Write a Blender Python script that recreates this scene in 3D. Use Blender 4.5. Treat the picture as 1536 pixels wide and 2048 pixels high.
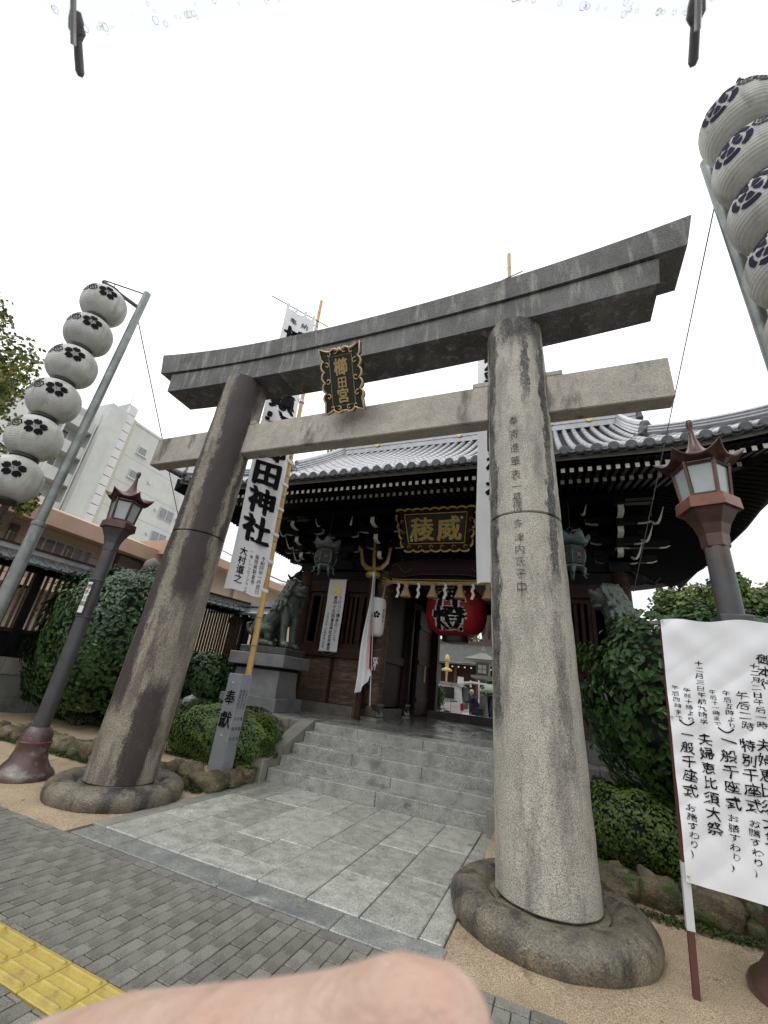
import bpy, math, random
import numpy as np
from mathutils import Vector, Matrix, noise
random.seed(7); np.random.seed(7)
for o in list(bpy.data.objects): bpy.data.objects.remove(o, do_unlink=True)
SC = bpy.context.scene
COL = SC.collection
PI = math.pi
# ------------------------------------------------------------------ camera
cd = bpy.data.cameras.new('camera'); cam = bpy.data.objects.new('camera', cd); COL.objects.link(cam)
Rm = Matrix(((0.92617, 0.05036, 0.37358), (0.36134, -0.40123, -0.84172), (0.10751, 0.91457, -0.38982)))
X_ = Vector(Rm[0]).normalized(); Z_ = Vector(Rm[2]); Z_ = (Z_ - X_ * Z_.dot(X_)).normalized(); Y_ = Z_.cross(X_)
cam.matrix_world = Matrix((X_, Y_, Z_)).to_4x4()
cam.location = (0, 0, 1.65)
cd.sensor_fit = 'HORIZONTAL'; cd.sensor_width = 36; cd.lens = 36 * 815.6 / 1536
cd.clip_start = 0.01; cd.clip_end = 600
cd.dof.use_dof = True; cd.dof.focus_distance = 6.0; cd.dof.aperture_fstop = 17
SC.camera = cam
# ------------------------------------------------------------------ sky and light (overcast, rain)
w = bpy.data.worlds.new("World"); SC.world = w; w.use_nodes = True
nt = w.node_tree; nt.nodes.clear()
sky = nt.nodes.new('ShaderNodeTexSky'); sky.sky_type = 'NISHITA'; sky.sun_disc = False
sky.sun_elevation = math.radians(58); sky.sun_rotation = math.radians(200); sky.dust_density = 6; sky.air_density = 1.5
hs = nt.nodes.new('ShaderNodeHueSaturation'); hs.inputs['Saturation'].default_value = 0.12
tc = nt.nodes.new('ShaderNodeTexCoord'); sx = nt.nodes.new('ShaderNodeSeparateXYZ')
mr = nt.nodes.new('ShaderNodeMapRange'); mr.inputs[1].default_value = 0.0; mr.inputs[2].default_value = 0.62
mr.inputs[3].default_value = 8.5; mr.inputs[4].default_value = 17.5
cc = nt.nodes.new('ShaderNodeCombineColor')
mix = nt.nodes.new('ShaderNodeMix'); mix.data_type = 'RGBA'; mix.inputs[0].default_value = 0.93
tint = nt.nodes.new('ShaderNodeMix'); tint.data_type = 'RGBA'; tint.blend_type = 'MULTIPLY'; tint.inputs[0].default_value = 1
tint.inputs[7].default_value = (0.965, 0.985, 1.0, 1)
bg = nt.nodes.new('ShaderNodeBackground'); bg.inputs[1].default_value = 0.1
out = nt.nodes.new('ShaderNodeOutputWorld')
L = nt.links.new
L(sky.outputs[0], hs.inputs['Color']); L(tc.outputs['Generated'], sx.inputs[0]); L(sx.outputs[2], mr.inputs[0])
for k in range(3): L(mr.outputs[0], cc.inputs[k])
L(hs.outputs[0], mix.inputs[6]); L(cc.outputs[0], tint.inputs[6]); L(tint.outputs[2], mix.inputs[7])
L(mix.outputs[2], bg.inputs[0]); L(bg.outputs[0], out.inputs[0])
sl = bpy.data.lights.new('sun', 'SUN'); sl.energy = 0.7; sl.angle = math.radians(25); sl.color = (1, 0.97, 0.93)
so = bpy.data.objects.new('sun', sl); COL.objects.link(so)
so.rotation_euler = (math.radians(32), 0, math.radians(-20))
vs = SC.view_settings; vs.view_transform = 'Standard'; vs.look = 'None'; vs.exposure = 0.0; vs.gamma = 1.0; vs.use_curve_mapping = False
SC.render.engine = 'CYCLES'; SC.cycles.max_bounces = 6; SC.cycles.transparent_max_bounces = 12
SC.cycles.use_denoising = True
# ------------------------------------------------------------------ materials
def mat(name, col, rough=0.6, col2=None, scale=6.0, detail=4, spec=0.5, metal=0.0, bump=0.0, bscale=60.0,
        col3=None, s3=(1, 1, 1), sc3=2.0, t3=(0.5, 0.62), speck=0.0, sscale=180.0, rand=0.0, rr=0.0, coat=0.0, emit=None, alpha=None):
    """procedural material: two-tone noise + a stretched third tone (stains) + speckle + random tint per object"""
    m = bpy.data.materials.new(name); m.use_nodes = True; t = m.node_tree; N = t.nodes; K = t.links.new
    b = N['Principled BSDF']; b.inputs['Roughness'].default_value = rough; b.inputs['Metallic'].default_value = metal
    b.inputs['Specular IOR Level'].default_value = spec; b.inputs['Coat Weight'].default_value = coat
    c4 = lambda c: (c[0], c[1], c[2], 1)
    g = N.new('ShaderNodeTexCoord')
    def ns(sc, det=4, vec=None, ro=0.6):
        n = N.new('ShaderNodeTexNoise'); n.inputs['Scale'].default_value = sc; n.inputs['Detail'].default_value = det
        n.inputs['Roughness'].default_value = ro
        K(vec if vec is not None else g.outputs['Object'], n.inputs['Vector']); return n
    def ramp(n, a, bb):
        r = N.new('ShaderNodeMapRange'); r.inputs[1].default_value = a; r.inputs[2].default_value = bb; K(n.outputs[0], r.inputs[0]); return r.outputs[0]
    def mx(f, a, bcol, mode='MIX'):
        x = N.new('ShaderNodeMix'); x.data_type = 'RGBA'; x.blend_type = mode
        if isinstance(f, float): x.inputs[0].default_value = f
        else: K(f, x.inputs[0])
        for i, v in ((6, a), (7, bcol)):
            if isinstance(v, tuple): x.inputs[i].default_value = c4(v)
            else: K(v, x.inputs[i])
        return x.outputs[2]
    cur = tuple(col)
    if col2: cur = mx(ramp(ns(scale, detail), .35, .65), tuple(col), tuple(col2))
    if col3:
        mp = N.new('ShaderNodeMapping'); mp.inputs['Scale'].default_value = s3; K(g.outputs['Object'], mp.inputs[0])
        n3 = ns(sc3, 5, mp.outputs[0], .65); cur = mx(ramp(n3, *t3), cur, tuple(col3))
    if speck:
        n4 = ns(sscale, 2, ro=.8); r4 = ramp(n4, .3, .7)
        gm = N.new('ShaderNodeMapRange'); gm.inputs[3].default_value = 1 - speck; gm.inputs[4].default_value = 1 + speck; K(r4, gm.inputs[0])
        cx = N.new('ShaderNodeCombineColor')
        for k in range(3): K(gm.outputs[0], cx.inputs[k])
        cur = mx(1.0, cur, cx.outputs[0], 'MULTIPLY')
    if rand:
        oi = N.new('ShaderNodeObjectInfo'); gm = N.new('ShaderNodeMapRange'); gm.inputs[3].default_value = 1 - rand; gm.inputs[4].default_value = 1 + rand
        K(oi.outputs['Random'], gm.inputs[0]); cx = N.new('ShaderNodeCombineColor')
        for k in range(3): K(gm.outputs[0], cx.inputs[k])
        cur = mx(1.0, cur, cx.outputs[0], 'MULTIPLY')
    if isinstance(cur, tuple): b.inputs['Base Color'].default_value = c4(cur)
    else: K(cur, b.inputs['Base Color'])
    if rr:
        n5 = ns(scale * .7 + 1, 3); r5 = N.new('ShaderNodeMapRange'); r5.inputs[1].default_value = .35; r5.inputs[2].default_value = .65
        r5.inputs[3].default_value = max(.04, rough - rr); r5.inputs[4].default_value = min(1, rough + rr); K(n5.outputs[0], r5.inputs[0]); K(r5.outputs[0], b.inputs['Roughness'])
    if bump:
        n6 = ns(bscale, 4); bp = N.new('ShaderNodeBump'); bp.inputs['Strength'].default_value = bump; bp.inputs['Distance'].default_value = .02
        K(n6.outputs[0], bp.inputs['Height']); K(bp.outputs[0], b.inputs['Normal'])
    if emit: b.inputs['Emission Color'].default_value = c4(emit[:3]); b.inputs['Emission Strength'].default_value = emit[3]
    return m
M = {}
M['torii'] = mat('granite_pillar', (.47, .44, .375), .6, (.37, .35, .305), 3, spec=.35, bump=.55, bscale=110, speck=.6, sscale=95,
                 col3=(.25, .235, .205), s3=(3, 3, .6), sc3=1.6, t3=(.50, .64))
M['torii_dark'] = mat('granite_pillar_stained', (.32, .285, .22), .6, (.225, .205, .165), 3, spec=.35, bump=.55, bscale=110, speck=.7, sscale=85,
                 col3=(.16, .135, .115), s3=(3, 3, .6), sc3=1.6, t3=(.48, .6))
M['beam'] = mat('granite_beam', (.165, .162, .158), .6, (.085, .082, .082), 1.6, spec=.35, bump=.6, bscale=60, speck=.6, sscale=70,
                col3=(.30, .30, .27), s3=(5, 5, .7), sc3=1.3, t3=(.52, .70))
M['nuki'] = mat('granite_tie_beam', (.47, .43, .37), .6, (.35, .32, .275), 3, spec=.35, bump=.5, bscale=80, speck=.4, sscale=95,
                col3=(.14, .125, .105), s3=(1.6, 3, .5), sc3=1.3, t3=(.58, .68))
M['ring'] = mat('granite_ring', (.20, .175, .125), .33, (.085, .075, .058), 3.4, spec=.6, bump=.7, bscale=45, speck=.6, sscale=80,
                col3=(.038, .034, .030), s3=(2.6, 2.6, .5), sc3=1.8, t3=(.50, .62), rr=.2)
M['slab'] = mat('wet_granite_slab', (.43, .43, .375), .32, (.29, .295, .26), 6, spec=.55, bump=.35, bscale=60, speck=.6, sscale=95, rand=.17, rr=.2,
                col3=(.14, .14, .11), sc3=7, t3=(.63, .70))
M['border'] = mat('dark_border_stone', (.28, .285, .265), .3, (.165, .175, .17), 4, spec=.5, bump=.3, bscale=70, speck=.5, sscale=110, rand=.1, rr=.15, col3=(.42, .43, .40), sc3=3, t3=(.6, .72))
M['step'] = mat('step_granite', (.38, .375, .35), .3, (.24, .24, .225), 5, spec=.55, bump=.25, bscale=90, speck=.7, sscale=95, rand=.08, rr=.15, col3=(.13, .13, .12), sc3=2.5, t3=(.6, .75))
M['cheek'] = mat('weathered_granite', (.27, .265, .235), .5, (.19, .18, .155), 4, spec=.4, bump=.3, bscale=70, speck=.25, sscale=140, rand=.08)
M['floor'] = mat('wet_floor_stone', (.23, .23, .215), .2, (.16, .16, .15), 1.6, spec=.5, bump=.02, bscale=12, speck=.15, sscale=120, rand=.14, rr=.1)
M['paver'] = mat('grey_paver', (.215, .208, .18), .5, (.155, .15, .13), 5, spec=.45, bump=.4, bscale=110, speck=.6, sscale=110, rand=.18, rr=.16, col3=(.10, .097, .082), sc3=1.4, t3=(.54, .72))
M['grout'] = mat('joint_sand', (.055, .05, .042), .8, (.085, .075, .06), 12)
M['yellow'] = mat('yellow_tactile', (.47, .36, .085), .42, (.38, .29, .07), 7, spec=.5, bump=.2, bscale=90, speck=.2, rand=.05, rr=.12, col3=(.20, .16, .06), sc3=5, t3=(.58, .72))
M['sand'] = mat('sandy_ground', (.56, .44, .30), .7, (.44, .34, .23), 2.0, spec=.3, bump=1.0, bscale=120, speck=.75, sscale=110, col3=(.20, .145, .095), sc3=2.4, t3=(.60, .72))
M['soil'] = mat('soil', (.10, .075, .05), .9, (.16, .12, .08), 6, bump=.8, bscale=60)
M['asphalt'] = mat('asphalt', (.07, .07, .068), .6, (.10, .10, .095), 3, bump=.4, bscale=80)
M['yard'] = mat('courtyard_gravel', (.50, .48, .44), .6, (.42, .40, .36), 2, bump=.4, bscale=60)
M['moss'] = mat('moss', (.035, .06, .012), .9, (.06, .085, .02), 20, bump=.8, bscale=80)
M['rock'] = mat('edging_rock', (.17, .135, .075), .6, (.085, .072, .05), 9, spec=.4, bump=1.0, bscale=26, rand=.4, speck=.45, sscale=60, col3=(.05, .075, .015), sc3=5, t3=(.52, .62))
M['graywall'] = mat('wall_stone', (.20, .205, .195), .6, (.14, .145, .135), 3, bump=.4, bscale=50, speck=.2, sscale=90, rand=.15, col3=(.07, .075, .05), sc3=2, t3=(.55, .75))
M['pedestal'] = mat('pedestal_stone', (.20, .205, .20), .4, (.13, .135, .135), 2.2, spec=.5, bump=.12, bscale=50, speck=.1, rand=.06, rr=.1)
M['post'] = mat('grey_granite_post', (.27, .28, .30), .4, (.22, .23, .25), 5, bump=.15, bscale=120, speck=.25, sscale=200)
M['bronze'] = mat('green_bronze', (.085, .10, .082), .42, (.05, .062, .052), 4, spec=.5, metal=.3, bump=.25, bscale=30, col3=(.17, .20, .165), sc3=3, t3=(.58, .72))
M['bronze2'] = mat('grey_green_bronze', (.11, .13, .11), .5, (.07, .085, .072), 4, metal=.3, bump=.2, bscale=30)
M['verdigris'] = mat('verdigris_lantern', (.15, .20, .185), .5, (.085, .12, .112), 9, metal=.3, bump=.2, bscale=40)
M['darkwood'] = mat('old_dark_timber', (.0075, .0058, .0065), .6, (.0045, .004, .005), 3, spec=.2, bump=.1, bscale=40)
M['wood'] = mat('brown_timber', (.046, .021, .013), .6, (.024, .012, .009), 4, spec=.18, bump=.2, bscale=40, col3=(.075, .038, .024), s3=(1, 1, 6), sc3=3, t3=(.55, .8), rand=.15)
M['wood2'] = mat('weathered_timber', (.115, .075, .050), .65, (.06, .036, .025), 4, spec=.25, bump=.3, bscale=40, col3=(.20, .155, .115), s3=(1, 1, 7), sc3=3, t3=(.52, .75), rand=.16)
M['greywood'] = mat('grey_timber', (.17, .155, .135), .6, (.10, .09, .08), 4, bump=.3, bscale=40)
M['whitepaint'] = mat('white_end_paint', (.74, .71, .66), .6, (.60, .57, .52), 14)
M['tile'] = mat('silver_grey_tile', (.38, .385, .40), .30, (.28, .285, .30), 5, spec=.6, bump=.04, bscale=20, metal=.2, rand=.06, rr=.06)
M['tilecap'] = mat('tile_disc', (.075, .078, .085), .42, (.045, .047, .052), 8, bump=.3, bscale=60, rand=.2)
M['tilebase'] = mat('roof_tile_pan', (.022, .023, .027), .85, (.014, .014, .017), 6, spec=.12, bump=.1, bscale=40)
M['gold'] = mat('gold_leaf', (.60, .45, .13), .35, (.42, .31, .09), 8, metal=.35, spec=.6, bump=.1, bscale=50)
M['goldpale'] = mat('pale_gold_trim', (.72, .52, .27), .45, (.58, .40, .20), 14, metal=.25)
M['goldtext'] = mat('gold_lettering', (.50, .38, .15), .5, (.38, .28, .11), 10, metal=.2)
M['blackboard'] = mat('black_lacquer', (.018, .022, .020), .42, (.028, .032, .028), 5, spec=.4)
M['brownboard'] = mat('brown_lacquer', (.040, .014, .011), .6, (.026, .010, .008), 5, spec=.2)
M['ink'] = mat('black_ink', (.010, .010, .012), .85, spec=.1)
M['inkblue'] = mat('navy_print', (.026, .026, .058), .8, spec=.1)
M['engrave'] = mat('engraved_line_dark', (.06, .05, .042), .8)  # even dark tone of the inscription glyphs and pillar joints
M['leafcore'] = mat('shrub_inner_shade', (.006, .011, .004), .9)  # near-black core colour stands in for the shade between the leaves
M['rib'] = mat('lantern_rib', (.33, .33, .30), .6)
M['cloth'] = mat('white_cloth', (.78, .78, .79), .75, (.74, .74, .76), 3, spec=.2)
M['vinyl'] = mat('white_sheet', (.78, .78, .80), .4, (.74, .74, .76), 3, spec=.4)
M['paper'] = mat('lantern_paper', (.56, .555, .52), .5, (.42, .42, .385), 4, spec=.35, bump=.1, bscale=30, col3=(.30, .30, .265), s3=(5, 5, .5), sc3=1.5, t3=(.52, .72), rand=.1)
M['whitepaper'] = mat('white_paper', (.80, .79, .76), .6)
M['flagred'] = mat('flag_red', (.50, .02, .03), .7)
M['lanternred'] = mat('red_lantern_paper', (.42, .022, .03), .5, (.32, .015, .022), 5, spec=.4)
M['black'] = mat('black_ring', (.015, .015, .016), .5)
M['steel'] = mat('galvanised_pole', (.25, .27, .26), .45, (.17, .185, .18), 6, metal=.35, spec=.5, bump=.1, bscale=60, col3=(.34, .36, .34), s3=(3, 3, 1), sc3=4, t3=(.55, .7))
M['iron'] = mat('painted_iron', (.075, .078, .085), .42, (.055, .05, .052), 4, spec=.5, col3=(.15, .085, .05), s3=(1.5, 1.5, .5), sc3=1.5, t3=(.55, .68), bump=.1, bscale=60)
M['copper'] = mat('copper_brown', (.105, .052, .040), .36, (.065, .034, .030), 6, spec=.55, metal=.35, rr=.1, bump=.08, bscale=40)
M['copper2'] = mat('orange_copper', (.21, .075, .045), .4, (.13, .05, .035), 6, spec=.55, metal=.35)
M['bell'] = mat('red_brown_base', (.105, .055, .047), .33, (.07, .042, .038), 4, spec=.6, rr=.1, col3=(.23, .21, .19), s3=(1, 1, 1.5), sc3=2.5, t3=(.52, .66))
M['frost'] = mat('frosted_glass', (.42, .47, .47), .22, (.34, .39, .39), 4, spec=.6)
M['bamboo'] = mat('bamboo', (.56, .35, .13), .42, (.47, .28, .10), 5, spec=.5, rand=.12, rr=.08)
M['bamboonode'] = mat('bamboo_node', (.20, .12, .05), .6)
M['straw'] = mat('rice_straw', (.58, .43, .23), .8, (.42, .29, .14), 30, bump=.5, bscale=90)
M['leafd'] = mat('camellia_leaf', (.026, .072, .014), .33, (.045, .10, .024), 9, spec=.4, rand=.3)
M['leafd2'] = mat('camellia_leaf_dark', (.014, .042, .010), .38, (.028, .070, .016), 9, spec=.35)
M['leafy'] = mat('boxwood_leaf', (.065, .115, .016), .5, (.11, .16, .026), 6, spec=.4)
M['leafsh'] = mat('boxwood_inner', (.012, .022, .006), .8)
M['leaft'] = mat('ginkgo_leaf', (.11, .15, .02), .5, (.24, .20, .035), 1.4, spec=.3)
M['leafr'] = mat('far_leaf', (.075, .115, .03), .6, (.12, .16, .05), 1.2, spec=.3)
M['fern'] = mat('fern_leaf', (.10, .22, .02), .5)
M['bark'] = mat('bark', (.085, .065, .045), .85, (.05, .038, .028), 8, bump=.8, bscale=30)
M['white_bld'] = mat('white_render', (.60, .61, .58), .7, (.54, .55, .52), 1.0, spec=.2, col3=(.44, .45, .43), s3=(1, 1, .1), sc3=.5, t3=(.52, .8))
M['white_bld2'] = mat('pale_box', (.66, .645, .65), .6)
M['cream'] = mat('cream_stripe', (.50, .50, .40), .7)
M['shade_bld'] = mat('shaded_white_render', (.42, .43, .41), .7)  # white render darkened, shade of the recesses put into the colour
M['tan'] = mat('tan_render', (.52, .36, .27), .7, (.46, .32, .24), 1.5, spec=.25)
M['tan2'] = mat('beige_render', (.56, .47, .36), .7, (.50, .42, .32), 1.2, spec=.25)
M['greyr'] = mat('grey_render', (.22, .21, .195), .7, (.17, .165, .155), 2)
M['glass'] = mat('window_glass', (.16, .18, .19), .12, (.22, .24, .25), 3, spec=.7)
M['glassdark'] = mat('dark_glass', (.035, .04, .042), .1, (.055, .06, .062), 3, spec=.7)
M['curtain'] = mat('vertical_blind', (.20, .19, .19), .7, (.09, .09, .095), 1, col3=(.32, .31, .31), s3=(14, 14, .1), sc3=1, t3=(.5, .6))
M['frame'] = mat('aluminium', (.55, .56, .57), .4, metal=.3)
M['rail'] = mat('brown_rail', (.10, .07, .055), .5)
M['roofglaze'] = mat('wet_tile_roof', (.10, .115, .12), .2, (.06, .07, .075), 5, spec=.6, rr=.1)
M['roofgreen'] = mat('copper_roof', (.075, .08, .07), .8, (.05, .055, .05), 3, spec=.3)
M['carwhite'] = mat('white_car_paint', (.90, .905, .91), .22, spec=.5, coat=.6)
M['tail'] = mat('tail_lamp', (.5, .02, .03), .2, spec=.6)
M['rubber'] = mat('tyre', (.02, .02, .02), .7)
M['skin'] = mat('skin', (.63, .45, .35), .5, (.56, .36, .275), 28, spec=.35, bump=.30, bscale=170, col3=(.60, .33, .26), sc3=45, t3=(.5, .8))
M['skin'].node_tree.nodes['Principled BSDF'].inputs['Subsurface Weight'].default_value = 0.15
M['skin'].node_tree.nodes['Principled BSDF'].inputs['Subsurface Radius'].default_value = (.004, .0015, .001)
M['nail'] = mat('nail', (.80, .55, .47), .3)
M['navy'] = mat('navy_cloth', (.02, .024, .05), .8)
M['greycloth'] = mat('grey_check_cloth', (.16, .15, .14), .85, (.08, .08, .08), 30)
M['greencloth'] = mat('grey_green_cloth', (.10, .12, .105), .85)
M['hairw'] = mat('white_hair', (.55, .53, .5), .7)
M['hairb'] = mat('black_hair', (.012, .011, .012), .5)
M['umbgreen'] = mat('green_umbrella', (.16, .34, .20), .5, (.30, .42, .28), 3)
M['stakered'] = mat('brown_stake', (.115, .035, .028), .55, (.08, .028, .024), 8)
M['tape'] = mat('silver_tape', (.55, .56, .56), .4)
M['stonepale'] = mat('pale_lantern_stone', (.21, .20, .175), .75, (.15, .145, .125), 5, bump=.3)
M['redcloth'] = mat('red_pennant', (.50, .03, .05), .7)
M['cable'] = mat('cable', (.18, .18, .19), .5)
def pillar_stain(m, xc, yc, bands, col):
    """rain stains running down given sides of a round shaft: bands of (angle, half width, z0, z1, strength), degrees"""
    t = m.node_tree; N = t.nodes; K = t.links.new; b = N['Principled BSDF']; src = b.inputs['Base Color'].links[0].from_socket
    g = N.new('ShaderNodeTexCoord'); s = N.new('ShaderNodeSeparateXYZ'); K(g.outputs['Object'], s.inputs[0])
    def ma(op, a_, b_=None, c_=None):
        n = N.new('ShaderNodeMath'); n.operation = op
        for i, v in enumerate((a_, b_, c_)):
            if v is None: continue
            if isinstance(v, (int, float)): n.inputs[i].default_value = v
            else: K(v, n.inputs[i])
        return n.outputs[0]
    ang = ma('MULTIPLY', ma('ARCTAN2', ma('SUBTRACT', s.outputs[1], yc), ma('SUBTRACT', s.outputs[0], xc)), 57.2958)
    def nz(sc, z):
        mp = N.new('ShaderNodeMapping'); mp.inputs['Scale'].default_value = (1, 1, z); K(g.outputs['Object'], mp.inputs[0]); n = N.new('ShaderNodeTexNoise'); n.inputs['Scale'].default_value = sc; n.inputs['Detail'].default_value = 6; n.inputs['Roughness'].default_value = .7; K(mp.outputs[0], n.inputs['Vector']); return n.outputs[0]
    wob = ma('ADD', ma('MULTIPLY', ma('SUBTRACT', nz(2.2, .5), .5), 40), ma('MULTIPLY', ma('SUBTRACT', nz(16, .35), .5), 34)); fine = ma('ADD', ma('MULTIPLY', nz(60, .8), .6), ma('MULTIPLY', nz(7, .4), .4)); mask = None
    for (c, hw, z0, z1, st) in bands:
        dd = ma('ABSOLUTE', ma('ADD', ma('SUBTRACT', ang, c), wob)); r = N.new('ShaderNodeMapRange'); r.inputs[1].default_value = hw * 1.35; r.inputs[2].default_value = hw * .55; K(dd, r.inputs[0])
        zr1 = N.new('ShaderNodeMapRange'); zr1.inputs[1].default_value = z0 - .35; zr1.inputs[2].default_value = z0 + .35; K(s.outputs[2], zr1.inputs[0])
        zr2 = N.new('ShaderNodeMapRange'); zr2.inputs[1].default_value = z1 + .3; zr2.inputs[2].default_value = z1 - .3; K(s.outputs[2], zr2.inputs[0])
        k = ma('MULTIPLY', ma('MULTIPLY', r.outputs[0], zr1.outputs[0]), ma('MULTIPLY', zr2.outputs[0], st)); mask = k if mask is None else ma('MAXIMUM', mask, k)
    f = N.new('ShaderNodeMapRange'); f.inputs[1].default_value = .49; f.inputs[2].default_value = .74; K(ma('ADD', ma('MULTIPLY', mask, .36), ma('MULTIPLY', fine, .56)), f.inputs[0])
    ff = ma('MULTIPLY', ma('MINIMUM', ma('MULTIPLY', f.outputs[0], 1.5), 1.0), ma('MINIMUM', ma('MULTIPLY', mask, 1.6), 1.0))
    x = N.new('ShaderNodeMix'); x.data_type = 'RGBA'; K(ff, x.inputs[0]); K(src, x.inputs[6]); x.inputs[7].default_value = (*col, 1); K(x.outputs[2], b.inputs['Base Color'])
pillar_stain(M['torii'], 2.525, .03, [(-146, 17, 1.2, 6.6, .95), (-42, 12, 2.6, 6.6, .95), (-46, 13, .8, 3.4, .72), (-86, 60, 5.9, 7.0, 1.0), (-78, 10, 4.9, 6.6, .9), (-100, 60, -1, .45, .55)], (.026, .025, .027))
pillar_stain(M['torii_dark'], -2.50, -.05, [(-36, 34, 2.3, 7, 1.15), (-34, 34, -1, 1.5, 1.1), (-108, 24, .8, 7, 1.1), (12, 12, 3.2, 5.6, 1.0), (-60, 12, 1.2, 2.6, .8)], (.055, .043, .041))
def clear_mat():
    m = bpy.data.materials.new('clear_vinyl'); m.use_nodes = True; t = m.node_tree; t.nodes.clear()
    tr = t.nodes.new('ShaderNodeBsdfTransparent'); tr.inputs[0].default_value = (.62, .635, .64, 1); gl = t.nodes.new('ShaderNodeBsdfGlossy'); gl.inputs[1].default_value = .12
    lw = t.nodes.new('ShaderNodeLayerWeight'); lw.inputs[0].default_value = .2; mx = t.nodes.new('ShaderNodeMixShader'); o = t.nodes.new('ShaderNodeOutputMaterial')
    t.links.new(lw.outputs[0], mx.inputs[0]); t.links.new(tr.outputs[0], mx.inputs[1]); t.links.new(gl.outputs[0], mx.inputs[2]); t.links.new(mx.outputs[0], o.inputs[0])
    return m
M['clear'] = clear_mat()
def drop_mat():
    m = bpy.data.materials.new('water_drop'); m.use_nodes = True; b = m.node_tree.nodes['Principled BSDF']
    b.inputs['Base Color'].default_value = (.96, .97, 1, 1); b.inputs['Transmission Weight'].default_value = 1; b.inputs['Roughness'].default_value = .02; b.inputs['IOR'].default_value = 1.09
    return m
M['drop'] = drop_mat()
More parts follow.
